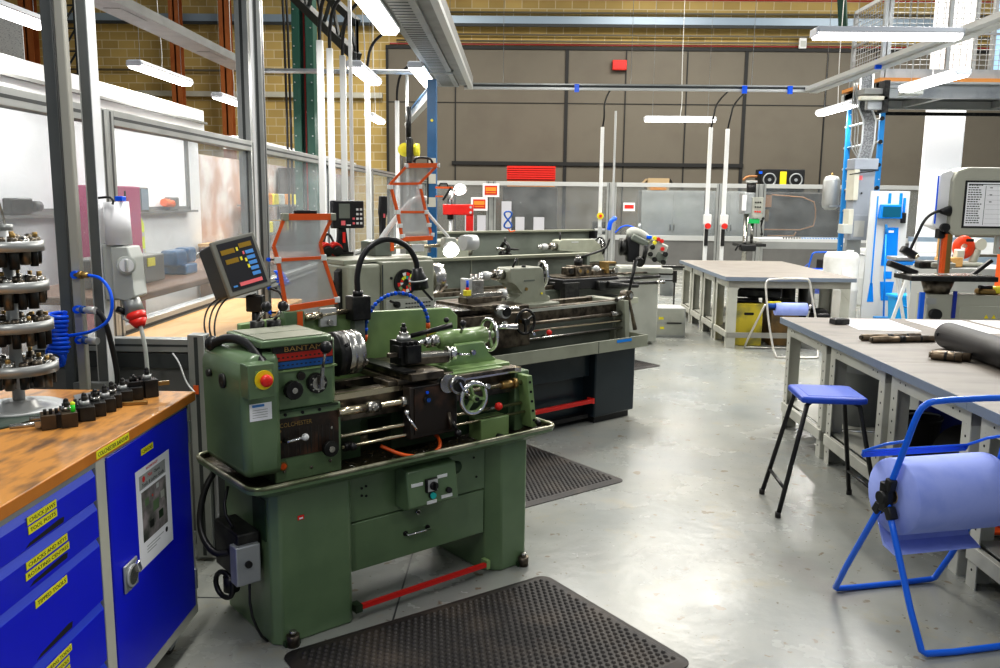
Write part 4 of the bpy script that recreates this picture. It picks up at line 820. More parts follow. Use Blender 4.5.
# work lamp
g = G(); g.box(.575, .665, .40, .47, 1.13, 1.235, 'blackm', .006); g.box(.60, .65, .43, .47, 1.0, 1.13, 'grn_grey_d'); g.cyl((.62, .435, 1.235), (.62, .435, 1.255), .022, 'black'); wl = g.build('work_lamp', t1)
g = G(); g.tube([(.62, .435, 1.25), (.615, .435, 1.33), (.65, .43, 1.43), (.75, .42, 1.485), (.86, .41, 1.45), (.90, .40, 1.38), (.905, .40, 1.335)], .0125, 'black', 10, smooth=3); g.build('gooseneck', wl)
g = G(); g.rev([(0, 0), (.022, 0), (.030, .03), (.038, .05), (.040, .095), (.0, .097)], (.905, .40, 1.345), (.15, 0, -1), 'black', 22); g.ring((.912, .40, 1.29), (.15, 0, -1), .039, .004, 'alu_l', 22, 6); g.bar((.915, .39, 1.26), (.965, .37, 1.20), .03, .008, 'black'); g.build('lamp_shade', wl)
# hinged chuck guard with orange frame
g = G(); g.cyl((.355, .45, 1.155), (.60, .45, 1.17), .012, 'rodm', n=12); g.cyl((.37, .45, 1.156), (.45, .45, 1.161), .017, 'rodm', n=12); g.box(.44, .52, .44, .46, 1.11, 1.19, 'alu_l', .004); g.cyl((.48, .435, 1.13), (.48, .42, 1.13), .012, 'steel', n=10); gd = g.build('chuck_guard', t1)
bl, br, ml, mr, ul, ur, tl_, tr_ = [Vector(p) for p in ((.292, .45, 1.205), (.525, .45, 1.222), (.262, .45, 1.40), (.465, .45, 1.404), (.245, .45, 1.455), (.452, .45, 1.462), (.288, .43, 1.573), (.50, .43, 1.573))]
g = G(); w_ = .013
for a, b in ((bl, br), (bl, ml), (br, mr), (ml, mr), (ml, ul), (mr, ur), (ul, tl_), (ur, tr_)): g.bar(a, b, w_, w_, 'orange')
g.bar(tl_, tr_, .022, .026, 'orange'); g.bar(bl-Vector((0, 0, .008)), br-Vector((0, 0, .008)), .014, .018, 'orange')
g.build('orange_frame', gd)
g = G(); g.quad(bl, br, mr, ml, 'glass2'); g.quad(ml, mr, ur, ul, 'glass2'); g.quad(ul, ur, tr_, tl_, 'glass2'); g.build('clear_shield', gd)
g = G()
for p in (bl, br, ml, mr): g.rbox(p, (.026, .018, .026), 'wtube', bev=.003)
for p in (tl_, tr_): g.rbox(p, (.024, .03, .03), 'grn_grey', bev=.003)
g.build_each('corner_clip', gd)
G().box(.33, .43, .425, .44, 1.585, 1.60, 'black', .004).build('grip', gd)
# steel floor plate seen below the stand
g = G(); g.box(.2, .62, .55, 1.5, 0, .004, 'floorpatch', .001); solo('floor_plate', g, 'pale steel plate lying on the floor behind the green lathe', 'plate', (-.866, 2.909, 0.001), 40.7)
# ================================================================== digital readout
t = thing('digital_readout', 'tilted dark digital readout with amber windows and blue keys left of the front guard', 'digital readout', (-1.5, 4.5, 1.0))
Tm = Matrix.Translation((-1.475, 4.55, 1.29)) @ Matrix.Rotation(R(46), 4, 'Z') @ Matrix.Rotation(R(-12), 4, 'Y') @ Matrix.Rotation(R(-14), 4, 'X')
g = G(Tm); g.box(-.12, .12, 0, .20, -.145, .145, 'black', .012); g.box(-.13, .13, -.006, .02, -.155, .155, 'drogr', .008); g.build('case', t, True)
g = G(Tm); g.box(-.103, .108, -.009, -.006, -.125, .135, 'droface'); g.build('face', t, True)
g = G(Tm); 
for x0, x1, z in ((-.095, -.015, .085), (.015, .09, .10), (-.085, -.01, .032)): g.box(x0, x1, -.011, -.009, z-.013, z+.013, 'droy')
g.build_each('amber_display', t, True)
g = G(Tm)
for k in range(5): g.box(.040, .088, -.012, -.009, .048-.030*k, .068-.030*k, 'keyb', .001)
for x, z in ((-.006, .085), (.0, .03), (.025, .018), (.028, -.018)): g.box(x, x+.012, -.012, -.009, z-.008, z+.012, 'dryel', .001)
g.box(.024, .034, -.012, -.009, .050, .068, 'keyr', .001); g.box(-.05, .085, -.012, -.009, -.11, -.09, 'keyr', .001); g.box(-.09, -.065, -.012, -.009, -.108, -.098, 'keyb', .001); g.build_each('key', t, True)
g = G(); g.box(-1.47, -1.38, 4.58, 4.64, 1.03, 1.12, 'blackm', .006); g.cyl((-1.425, 4.61, .87), (-1.425, 4.61, 1.06), .022, 'blackm'); g.box(-1.50, -1.36, 4.56, 4.66, .86, .88, 'blackm'); g.build('stand_arm', t, True)
g = G()
for k in range(3): g.tube([(-1.55+.012*k, 4.62, 1.14), (-1.66+.03*k, 4.56, 1.08), (-1.68+.03*k, 4.50, .98), (-1.62+.02*k, 4.40, .90), (-1.58+.02*k, 4.36, .89)], .005, 'black', 6, smooth=3)
g.build('black_cables', t, True)
# profile drop posts beside it
t = thing('air_drop_post', 'aluminium post right of the digital readout with blue air fittings', 'post', (-1.53, 5.2, 0))
g = G(); vpost(g, -1.545, 5.2, 0, 3.6, .06, .06, 'alu'); g.box(-1.5755, -1.56, 5.165, 5.17, 0, 3.6, 'white'); g.build('pole', t, True)
for z, l in ((1.275, .07), (1.10, .05), (.95, .04)):
    g = G(); g.cyl((-1.515, 5.17, z), (-1.51+l, 5.16, z), .006, 'blackm'); g.cyl((-1.515, 5.17, z), (-1.50, 5.16, z), .012, 'hose', n=10); g.build('air_fitting', t, True)
g = G(); g.tube([(-1.50, 5.15, 1.10), (-1.42, 5.12, 1.08), (-1.40, 5.10, .98), (-1.44, 5.10, .90), (-1.50, 5.12, .93)], .008, 'black', 8, smooth=2); g.build('black_hose', t, True)
g = G(); P = [(-1.44+.028*math.cos(i*.8)+i*.0006, 5.14+.028*math.sin(i*.8), 1.19-.001*i+.02*math.sin(i*.4)) for i in range(60)]
g.tube(P, .006, 'hose', 6); solow('coiled_air_hose', g, 'bunched blue air hose on the post beside the front chuck guard', 'hose', (-1.44, 5.14, 1.16))
# ================================================================== second lathe, grey green, dark cabinet
t2 = thing('lathe', 'grey green lathe on a dark cabinet with a red foot bar, behind the green one', 'lathe', (-.53, 5.2, 0), 41)
g = G(); g.box(1.50, 1.94, 0, .48, .05, .56, 'navy', .012); g.box(1.53, 1.91, .03, .45, 0, .06, 'black'); g.build('cabinet_base', t2)
g = G(); g.box(-.55, .10, 0, .48, .05, .56, 'navy', .012); g.box(-.52, .07, .03, .45, 0, .06, 'black'); g.build('cabinet_base', t2)
g = G(); g.box(.10, 1.5, .06, .46, .36, .56, 'navy', .006); g.box(.10, 1.5, .12, .44, .05, .36, 'navy'); g.box(.10, 1.5, .06, .12, .04, .07, 'black'); g.build('centre_panel', t2)
g = G(); g.box(.10, 1.49, -.0, .03, .165, .195, 'red', .003); g.box(1.48, 1.50, -.0, .06, .16, .2, 'redp'); g.build('foot_brake_bar', t2)
g = G(); g.box(-.62, 1.99, -.075, -.065, .555, .645, 'grn_grey', .003); g.box(1.98, 1.99, -.07, .60, .555, .645, 'grn_grey', .003); g.box(-.62, 1.98, .59, .60, .555, .68, 'grn_grey'); g.box(-.62, -.61, -.07, .6, .555, .65, 'grn_grey'); g.box(-.61, 1.98, -.065, .59, .555, .57, 'oil')
g.box(1.445, 1.449, -.077, -.075, .557, .643, 'alu_d'); g.box(1.0, 1.42, -.06, .02, .57, .60, 'grn_grey_d'); tr = g.build('drip_tray', t2)
g = G(); g.box(1.64, 1.80, -.079, -.076, .615, .635, 'cyan'); g.build('blue_sticker', tr)
g = G(); g.box(-.45, -.22, .19, .60, .82, 1.255, 'grn_grey', .02); g.box(-.22, .165, .18, .60, .80, 1.265, 'grn_grey', .008); g.box(-.225, -.218, .178, .18, .82, 1.25, 'alu_d'); g.prism([(-.22, 1.265), (.16, 1.265), (.16, 1.28), (-.45, 1.28), (-.45, 1.25)], 'xz', .25, .6, 'grn_grey', .004)
g.cyl((-.16, .18, 1.165), (-.16, .172, 1.165), .008, 'cab_in', n=10); hs2 = g.build('headstock', t2)
g = G(); g.box(-.2, .16, .172, .18, .80, 1.03, 'pgrey', .002)
for k in range(9):
    for j in range(5): g.box(-.06+k*.022, -.045+k*.022, .171, .172, .90+.024*j, .908+.024*j, 'ink')
g.cyl((-.13, .172, 1.0), (-.13, .15, 1.0), .02, 'blackm'); g.bar((-.13, .14, 1.0), (-.20, .13, 1.03), .012, .012, 'blackm'); g.build('feed_chart', hs2)
g = G(); g.prism([(-.475, .95), (-.475, 1.21), (-.45, 1.23), (-.45, .92)], 'xz', .27, .33, 'blackm', .004); g.cyl((-.46, .35, 1.14), (-.49, .35, 1.14), .015, 'steel'); g.build_each('side_handle', hs2)
g = G(); g.cyl((-.06, .18, 1.135), (-.06, .165, 1.135), .082, 'blackm', n=30)
cc = ['wtube', 'redp', 'green_l', 'dryel', 'blackm', 'keyr', 'wtube', 'orange', 'hivis', 'redp', 'teal', 'blackm']
for ri, (r0_, r1_) in enumerate(((.022, .042), (.044, .064))):
    for k in range(12):
        a0, a1 = 2*PI*k/12, 2*PI*(k+.82)/12; P = [(-.06+r*math.cos(a), 1.135+r*math.sin(a)) for r, a in ((r0_, a0), (r1_, a0), (r1_, a1), (r0_, a1))]
        g.prism(P, 'xz', .1635, .165, cc[(k*5+ri*3) % 12])
g.build('coloured_speed_dial', hs2)
g = G(); g.rev([(0, 0), (.06, 0), (.06, .06), (.098, .065), (.103, .07), (.103, .15), (.098, .155), (.035, .156), (.03, .1), (0, .1)], (.165, .35, 1.13), (1, 0, 0), 'steel', 40)
c2 = g.build('chuck', t2)
for k in range(3):
    a = R(100+120*k); c_ = Vector((0, math.cos(a), math.sin(a))); g = G(); g.bar(Vector((.335, .35, 1.13))+c_*.03, Vector((.335, .35, 1.13))+c_*.09, .03, .025, 'steel'); g.build('jaw', c2)
# bed
g = G(); g.box(.16, 1.92, .15, .20, .80, .90, 'worn', .003); g.box(.16, 1.92, .40, .46, .80, .90, 'worn', .003); g.box(.16, 1.92, .20, .40, .74, .84, 'grn_grey_d'); g.box(.16, 1.92, .17, .44, .66, .80, 'grn_grey_d', .004); g.box(.16, 1.92, .135, .15, .872, .892, 'pgrey')
g.box(.2, 1.9, .2, .4, .57, .66, 'grn_grey_d'); bd = g.build('bed', t2)
g = G(); g.prism([(1.86, .90), (1.91, .90), (1.935, .60), (1.885, .60)], 'xz', .06, .15, 'grn_grey', .003); g.box(1.86, 1.95, .15, .48, .57, .90, 'grn_grey', .004); g.box(1.95, 1.99, .2, .5, .62, .88, 'navy', .004); g.build('end_bracket', bd)
for z, r_, nm, y in ((.80, .014, 'lead_screw', .10), (.745, .010, 'feed_rod', .10), (.69, .009, 'control_rod', .09)):
    g = G(); g.cyl((.16, y, z), (1.88, y, z), r_, 'worn' if nm != 'control_rod' else 'steel', n=12)
    if nm == 'lead_screw': g.cyl((1.75, y, z), (1.86, y, z), .022, 'steel')
    if nm == 'feed_rod': g.box(.9, 1.86, y-.012, y-.008, z-.004, z+.004, 'rodm')
    g.build(nm, t2)
# carriage
g = G(); g.box(.26, .92, .10, .48, .90, .935, 'worn', .004); g.box(.25, .42, .06, .52, .935, .945, 'steel', .003); sd = g.build('saddle', t2)
g = G(); g.box(.28, .88, .04, .12, .66, .90, 'worn', .008); g.cyl((.38, .04, .80), (.38, .02, .80), .035, 'blackm'); g.cyl((.62, .04, .83), (.62, .0, .83), .022, 'chrome'); g.build('apron', sd)
g = G(); g.box(.38, .62, .03, .46, .935, .965, 'worn', .003); g.box(.42, .72, .16, .26, .965, 1.0, 'worn', .003); g.box(.42, .74, .17, .25, 1.0, 1.03, 'steel', .003); g.cyl((.74, .21, 1.01), (.79, .21, 1.01), .032, 'alu_l', n=20); g.cyl((.79, .21, 1.01), (.80, .21, 1.01), .02, 'chrome'); g.bar((.80, .21, .96), (.80, .21, 1.05), .012, .012, 'chrome'); g.build('cross_slide', sd)
g = G(); g.box(.47, .57, .17, .27, 1.03, 1.12, 'steel', .004)
for k in range(4): g.cyl((.48+.026*k, .18, 1.12), (.48+.026*k, .18, 1.14), .007, 'chrome', n=8)
g.cyl((.52, .22, 1.12), (.52, .22, 1.155), .022, 'steel'); g.rbox((.45, .21, 1.08), (.03, .09, .10), 'alu_l', bev=.003); g.build_each('tool_post', sd)
g = G(); g.box(.40, .44, .14, .18, 1.02, 1.06, 'dryel', .004); g.build('yellow_cap', sd)
g = G(); g.cyl((.42, .16, 1.06), (.42, .16, 1.075), .012, 'redp'); g.cyl((.43, .17, 1.075), (.43, .17, 1.12), .009, 'hose'); g.build('blue_red_fitting', sd)
g = G(); g.cyl((.60, .04, .92), (.60, -.03, .92), .045, 'alu_l', n=24); g.cyl((.60, -.03, .92), (.60, -.045, .92), .032, 'blackm', n=20)
for s_ in (-1, 1): g.tube([(.60, -.03, .93), (.60+.05*s_, -.035, .945), (.60+.10*s_, -.045, .94)], [.014, .012, .010, .010], 'chrome', 8, smooth=1)
g.build('cross_feed_handle', sd)
g = G(); wheel(g, (.79, -.01, .835), (0, -1, 0), .082, .010, .022, 'blackm', 'blackm', 3, 60); g.cyl((.79, .05, .835), (.79, -.02, .835), .016, 'brass'); g.cyl((.83, -.02, .765), (.80, -.09, .76), .009, 'chrome'); g.build('apron_handwheel', sd)
g = G(); g.ball((1.04, .02, .735), .021, 'redp'); g.cyl((1.04, .03, .735), (1.02, .08, .70), .007, 'steel'); g.build('red_ball_lever', t2)
# tailstock
g = G(); g.prism([(.885, 1.155), (.90, 1.175), (1.18, 1.175), (1.21, 1.15), (1.22, .965), (1.28, .955), (1.28, .905), (.93, .905), (.94, .955), (1.01, .975), (1.01, 1.0), (.95, 1.06), (.89, 1.07)], 'xz', .27, .43, 'grn_grey', .010)
g.box(1.02, 1.12, .266, .27, 1.075, 1.085, 'grn_grey_d'); g.box(.92, 1.29, .18, .46, .895, .92, 'grn_grey', .005)
g.cyl((1.04, .27, 1.02), (1.04, .262, 1.02), .012, 'brass'); g.cyl((1.19, .27, .98), (1.19, .262, .98), .008, 'dryel'); ts = g.build('tailstock', t2)
g = G(); g.cyl((.80, .35, 1.125), (.89, .35, 1.125), .036, 'steel', n=22); g.cyl((.74, .35, 1.125), (.80, .35, 1.125), .022, 'steel'); g.cyl((.70, .35, 1.125), (.75, .35, 1.125), .030, 'alu_l', n=18); g.cyl((.655, .35, 1.125), (.70, .35, 1.125), .016, 'chrome', .026, n=16); g.build('quill', ts)
g = G(); wheel(g, (1.27, .35, 1.11), (1, -.35, 0), .092, .012, .022, 'chrome', 'blackm', 2, 30); g.ring((1.28, .345, 1.11), (1, -.35, 0), .082, .010, 'blackm', 28, 6); g.cyl((1.20, .35, 1.12), (1.26, .35, 1.115), .03, 'blackm'); g.cyl((1.27, .28, 1.05), (1.32, .27, 1.045), .01, 'blackm'); g.build('tailstock_handwheel', ts)
g = G(); g.cyl((.96, .33, 1.17), (.99, .32, 1.24), .008, 'blackm'); g.build('quill_clamp', ts); G().cyl((1.04, .3, 1.17), (1.04, .3, 1.19), .016, 'blackm').build('oil_cap', ts)
# star lever at the far end
g = G(); g.cyl((1.97, .18, .93), (1.97, .10, .93), .038, 'worn', n=20); g.cyl((1.97, .10, .93), (1.97, .085, .93), .02, 'steel')
h = Vector((1.97, .12, .93))
for d, m_ in ((Vector((-.19, -.05, -.02)), 'steel'), (Vector((.05, -.02, .27)), 'blackm'), (Vector((.06, -.03, -.27)), 'worn')): g.tube([h, h+d*.5, h+d], [.010, .012, .018], m_, 8)
g.build('star_lever', t2)
# second guard, lamp, readout
g = G(); g.box(-.08, .05, .49, .60, 1.28, 1.37, 'grn_grey_d', .006); g.cyl((.03, .5, 1.335), (.44, .5, 1.335), .012, 'rodm'); g.box(.035, .06, .485, .5, 1.31, 1.37, 'orange'); g.box(.20, .30, .48, .52, 1.30, 1.35, 'alu_l', .004); g.box(.34, .36, .49, .51, 1.29, 1.345, 'steel'); gd = g.build('chuck_guard', t2)
Z = [(.145, .45, 1.865, .385, 1.875), (.044, .5, 1.745, .275, 1.752), (.10, .5, 1.564, .325, 1.564), (.135, .5, 1.385, .375, 1.39)]
L_ = [Vector((a[0], a[1], a[2])) for a in Z]; Rr_ = [Vector((a[3], a[1], a[4])) for a in Z]
g = G()
for i in range(3): g.bar(L_[i], L_[i+1], .016, .016, 'orange'); g.bar(Rr_[i], Rr_[i+1], .016, .016, 'orange')
for i in range(4): g.bar(L_[i], Rr_[i], .03 if i in (0, 3) else .015, .03 if i in (0, 3) else .015, 'orange')
g.build('orange_frame', gd)
g = G()
for i in range(3): g.quad(L_[i], Rr_[i], Rr_[i+1], L_[i+1], 'glass2')
g.build('clear_shield', gd)
for P in (L_, Rr_):
    for p in (P[1]-Vector((0, 0, .02)), P[2], (P[2]+P[3])/2, P[3]+Vector((0, 0, .02)), P[0]):
        g = G(); g.rbox(p, (.03, .03, .028), 'wtube', bev=.003); g.build('corner_clip', gd)
g = G(); g.tube([(.19, .44, 1.89), (.21, .44, 1.92), (.32, .44, 1.92), (.34, .44, 1.89)], .008, 'black', 8, smooth=1); g.build('grip', gd)
g = G(); g.tube([(.02, .58, 1.38), (.03, .58, 1.40), (.22, .56, 1.62), (.30, .55, 1.66), (.36, .55, 1.655)], .018, 'wtube', 10, smooth=1); g.tube([(.33, .57, 1.78), (.30, .57, 1.70), (.32, .56, 1.62), (.42, .53, 1.50), (.52, .50, 1.39)], .011, 'wtube', 8, smooth=2); wl = g.build('work_lamp', t2)
g = G(); g.box(.46, .56, .46, .52, 1.31, 1.39, 'pgrey', .01); g.rev([(0, 0), (.03, 0), (.05, .02), (.055, .05), (.055, .06)], (.505, .47, 1.335), (-.35, -.75, -.55), 'alu_l', 24); g.build('lamp_head', wl)
g = G(); c_ = Vector((.505, .47, 1.335))+Vector((-.35, -.75, -.55)).normalized()*.056; n_ = Vector((-.35, -.75, -.55)); g.cyl(c_, c_+n_.normalized()*.004, .050, 'led', n=26); g.build('lens', wl)
G().cyl((.64, .50, 1.35), (.75, .50, 1.35), .055, 'alu_l', n=20).build('lamp_adaptor', wl)
g = G(); g.box(-.30, -.12, .70, .76, .86, 1.30, 'grn_grey_d'); g.box(-.25, -.13, .68, .74, 1.285, 1.30, 'blackm'); g.prism([(-.24, 1.30), (-.15, 1.30), (-.17, 1.46), (-.22, 1.46)], 'xz', .70, .735, 'blackm', .006); g.box(-.20, -.18, .695, .70, 1.36, 1.43, 'redp'); ro = g.build('readout', t2)
g = G(); g.box(-.275, -.045, .68, .73, 1.455, 1.635, 'black', .008); g.build('readout_case', ro)
g = G(); g.box(-.235, -.155, .676, .68, 1.52, 1.615, 'grn_grey_d', .001); g.build('readout_screen', ro)
g = G()
for k in range(4):
    for j in range(3):
        if j == 0 and k > 1: continue
        g.box(-.135+.028*j, -.118+.028*j, .676, .68, 1.48+.03*k, 1.495+.03*k, 'wtube' if j else 'keyr', .001)
g.box(-.22, -.19, .676, .68, 1.475, 1.505, 'keyr'); g.box(-.18, -.15, .676, .68, 1.472, 1.48, 'wtube'); g.build_each('readout_key', ro)
g = G(); 
for s_ in (0, .07): g.cyl((-.36+s_, .66, 1.33), (-.36+s_, .62, 1.32), .045, 'redp', n=20); g.cyl((-.36+s_, .62, 1.32), (-.36+s_, .60, 1.31), .035, 'black', n=18)
g.tube([(-.36, .66, 1.37), (-.34, .67, 1.42), (-.31, .67, 1.42), (-.29, .66, 1.37)], .008, 'black', 6, smooth=2)
solo('ear_defenders', g, 'red and black ear defenders on top of the grey green lathe', 'ear defenders', (-.53, 5.2, 0), 41)
g = G(); g.box(-.02, .05, .7, .73, 1.30, 1.56, 'black', .01)
g = G(); g.prism([(0, 0), (.035, 0), (.03, .16), (.055, .20), (.055, .33), (.0, .33), (-.01, .20), (.01, .16)], 'xz', 0, .04, 'black', .008); g.box(.015, .03, -.004, 0, .17, .2, 'keyr')
t = solo('bench_telephone', g, 'slim black upright handset stand left of the upright orange guard', 'handset', (-1.0, 6.35, 1.34), 41)
g = G(); g.box(-1.15, -.92, 6.3, 6.5, 0, 1.34, 'grn_grey_d', .01); solow('machine_plinth', g, 'plain grey green plinth behind the headstock of the second lathe', 'plinth', (-1.0, 6.4, 0))
# ================================================================== third lathe
t3 = thing('lathe', 'dull grey green lathe with black square turret carriage, directly behind the dark cabinet lathe', 'lathe', (-.345, 7.82, 0), 38)
g = G(); g.box(-.9, 1.90, .62, .65, .66, 1.06, 'grn_grey_d'); g.prism([(.56, 1.055), (.66, 1.055), (.66, 1.085), (.55, 1.085)], 'yz', -.9, 1.93, 'grn_grey', .002); g.box(1.87, 1.91, .55, .65, .66, 1.06, 'grn_grey_d', .003)
for x in (.35, .95): g.box(x, x+.012, .614, .622, .68, 1.05, 'grn_grey')
g.build('splash_guard', t3)
g = G(); g.box(-.95, -.42, .12, .6, .80, 1.14, 'grn_grey', .015); hs = g.build('headstock', t3)
g = G(); g.rev([(0, 0), (.09, 0), (.09, .10), (.06, .11), (0, .11)], (-.42, .35, 1.03), (1, 0, 0), 'steel', 30); g.build('chuck', t3)
g = G(); g.box(-.9, 2.05, .14, .48, .66, .76, 'grn_grey_d', .006); g.box(-.9, 2.05, .15, .2, .76, .80, 'worn'); g.box(-.9, 2.05, .4, .46, .76, .80, 'worn'); g.build('bed', t3)
g = G(); g.box(-.9, -.3, .0, .5, 0, .60, 'navy', .01); g.build('cabinet_base', t3); g = G(); g.box(1.5, 2.0, .0, .5, 0, .60, 'navy', .01); g.build('cabinet_base', t3)
g = G(); g.box(-.95, 2.06, -.06, .6, .58, .64, 'grn_grey', .004); g.build('drip_tray', t3)
g = G(); g.box(1.05, 1.84, .02, .5, .76, .87, 'black', .01); g.box(1.05, 1.25, -.02, .05, .68, .84, 'blackm', .006); g.box(1.5, 2.0, -.05, .10, .74, .84, 'blackm', .02); g.cyl((1.6, -.06, .80), (2.0, -.1, .77), .035, 'blackm', .02); g.box(1.1, 1.84, .05, .45, .87, .885, 'worn', .003); cr = g.build('carriage', t3)
g = G(); g.box(1.30, 1.52, .10, .26, .885, .99, 'worn', .006); g.box(1.20, 1.30, .12, .22, .90, .98, 'worn', .01); g.cyl((1.40, .18, .99), (1.40, .18, 1.06), .045, 'blackm', n=16); g.cyl((1.40, .18, 1.05), (1.40, .18, 1.08), .03, 'steel')
for x, z in ((1.35, .94), (1.45, .93)): g.cyl((x, .10, z), (x, .085, z), .03, 'worn', n=14); g.cyl((x, .085, z), (x, .083, z), .018, 'brass', n=12)
g.cyl((1.25, .12, .94), (1.25, .11, .94), .028, 'blackm'); g.build('square_turret', cr)
g = G(); g.cyl((1.40, .18, 1.065), (1.72, .16, 1.14), .012, 'blackm', .013); g.ball((1.40, .18, 1.07), .03, 'blackm', 10); g.tube([(1.72, .16, 1.14), (1.78, .16, 1.17), (1.82, .16, 1.26)], .014, 'blackm', 8, smooth=1); g.build('turret_handle', cr)
g = G(); g.box(1.56, 1.90, .12, .30, .885, .93, 'worn', .003); g.ball((1.62, .14, .95), .036, 'alu_l', 14); g.cyl((1.62, .14, .94), (1.75, .14, .94), .018, 'chrome'); g.box(1.72, 1.76, .09, .2, .90, 1.01, 'brass', .003); g.box(1.72, 1.86, .09, .2, 1.0, 1.02, 'brass', .003); g.cyl((1.84, .10, .93), (1.84, .06, .93), .028, 'steel'); g.cyl((1.80, .12, .90), (1.9, .12, .90), .02, 'steel'); g.build('tool_slide', cr)
g = G(); g.cyl((1.95, .2, .82), (2.65, .2, .82), .022, 'blackm'); g.cyl((1.95, .1, .78), (2.55, .05, .77), .018, 'blackm'); g.cyl((2.45, .05, .77), (2.56, .04, .77), .02, 'steel'); g.cyl((1.95, .25, .87), (2.5, .25, .865), .012, 'worn'); g.build_each('bar_feed', t3)
# ================================================================== fourth lathe, farthest
t4 = thing('lathe', 'farthest grey green lathe, only its tailstock, steady and tall splash guard showing', 'lathe', (.1, 10.2, 0), 38)
g = G(); g.box(-1.25, 1.66, .62, .65, .60, 1.25, 'grn_grey_d'); g.prism([(.56, 1.245), (.66, 1.245), (.66, 1.27), (.55, 1.27)], 'yz', -1.25, 1.67, 'grn_grey', .002); g.box(1.62, 1.66, .5, .65, 1.15, 1.25, 'black'); g.build('splash_guard', t4)
g = G(); g.box(-1.25, -.72, .12, .6, .78, 1.19, 'grn_grey', .015); g.build('headstock', t4)
g = G(); g.rev([(0, 0), (.11, 0), (.11, .16), (.08, .17), (0, .17)], (-.72, .35, 1.10), (1, 0, 0), 'steel', 30); g.build('chuck', t4)
g = G(); g.box(-1.25, 1.70, .14, .48, .62, .80, 'grn_grey_d', .006); g.box(-1.25, 1.70, .15, .2, .80, .85, 'worn'); g.box(-1.25, 1.70, .4, .46, .80, .85, 'worn'); g.build('bed', t4)
for u0, u1 in ((-1.2, -.6), (1.2, 1.7)): g = G(); g.box(u0, u1, .0, .5, 0, .60, 'navy', .01); g.build('cabinet_base', t4)
g = G(); g.box(-1.3, 1.78, -.06, .6, .55, .62, 'grn_grey', .004); g.build('drip_tray', t4)
g = G(); g.prism([(.80, 1.145), (.86, 1.16), (1.40, 1.155), (1.52, 1.08), (1.55, .95), (1.60, .90), (1.60, .85), (1.0, .85), (1.04, .92), (1.20, .98), (1.18, 1.0), (.80, 1.01)], 'xz', .28, .44, 'grn_grey', .012); g.box(1.00, 1.12, .276, .28, 1.115, 1.13, 'alu_l'); g.cyl((.84, .32, 1.15), (.84, .32, 1.25), .012, 'black', n=8); ts = g.build('tailstock', t4)
g = G(); g.cyl((.68, .35, 1.07), (.81, .35, 1.07), .046, 'steel', n=20); g.cyl((.64, .35, 1.07), (.68, .35, 1.07), .028, 'steel'); g.cyl((.56, .35, 1.07), (.64, .35, 1.07), .038, 'alu_l', n=18); g.cyl((.50, .35, 1.07), (.56, .35, 1.07), .02, 'chrome', .032); g.build('quill', ts)
g = G(); wheel(g, (1.58, .35, 1.055), (1, -.2, 0), .115, .014, .03, 'blackm', 'blackm', 2, 10); g.ring((1.56, .35, 1.055), (1, -.2, 0), .098, .007, 'chrome', 26, 6); g.cyl((1.48, .35, 1.06), (1.58, .35, 1.055), .035, 'blackm'); g.build('tailstock_handwheel', ts)
g = G(); g.ring((-.02, .35, 1.06), (1, 0, 0), .07, .024, 'blackm', 20, 6)
for k in range(3): a = R(90+120*k); g.cyl((-.02, .35+.04*math.cos(a), 1.06+.04*math.sin(a)), (-.02, .35+.14*math.cos(a), 1.06+.14*math.sin(a)), .014, 'blackm', n=8)
g.box(-.07, .04, .28, .42, .84, 1.0, 'blackm', .005); g.cyl((-.18, .3, 1.06), (-.02, .3, 1.06), .02, 'steel'); g.cyl((-.02, .3, 1.06), (.14, .3, 1.05), .014, 'blackm'); g.build('steady_rest', t4)
# hung figure-eight cable above the splash guard
g = G(); P = []
for k in range(29):
    a = 2*PI*k/28; P.append((-.17+.045*math.sin(2*a)*1.0+.0, 8.2, 1.48+.10*math.cos(a)))
g.tube(P, .011, 'hosel', 6); g.tube([(-.17, 8.2, 1.38), (-.14, 8.2, 1.335), (-.08, 8.2, 1.35)], .008, 'orange', 6)
solow('looped_cable', g, 'dark blue cable looped in a figure of eight above the rear splash guard', 'cable', (-.17, 8.2, 1.34)).location = (-.10, 10.35, 1.275)
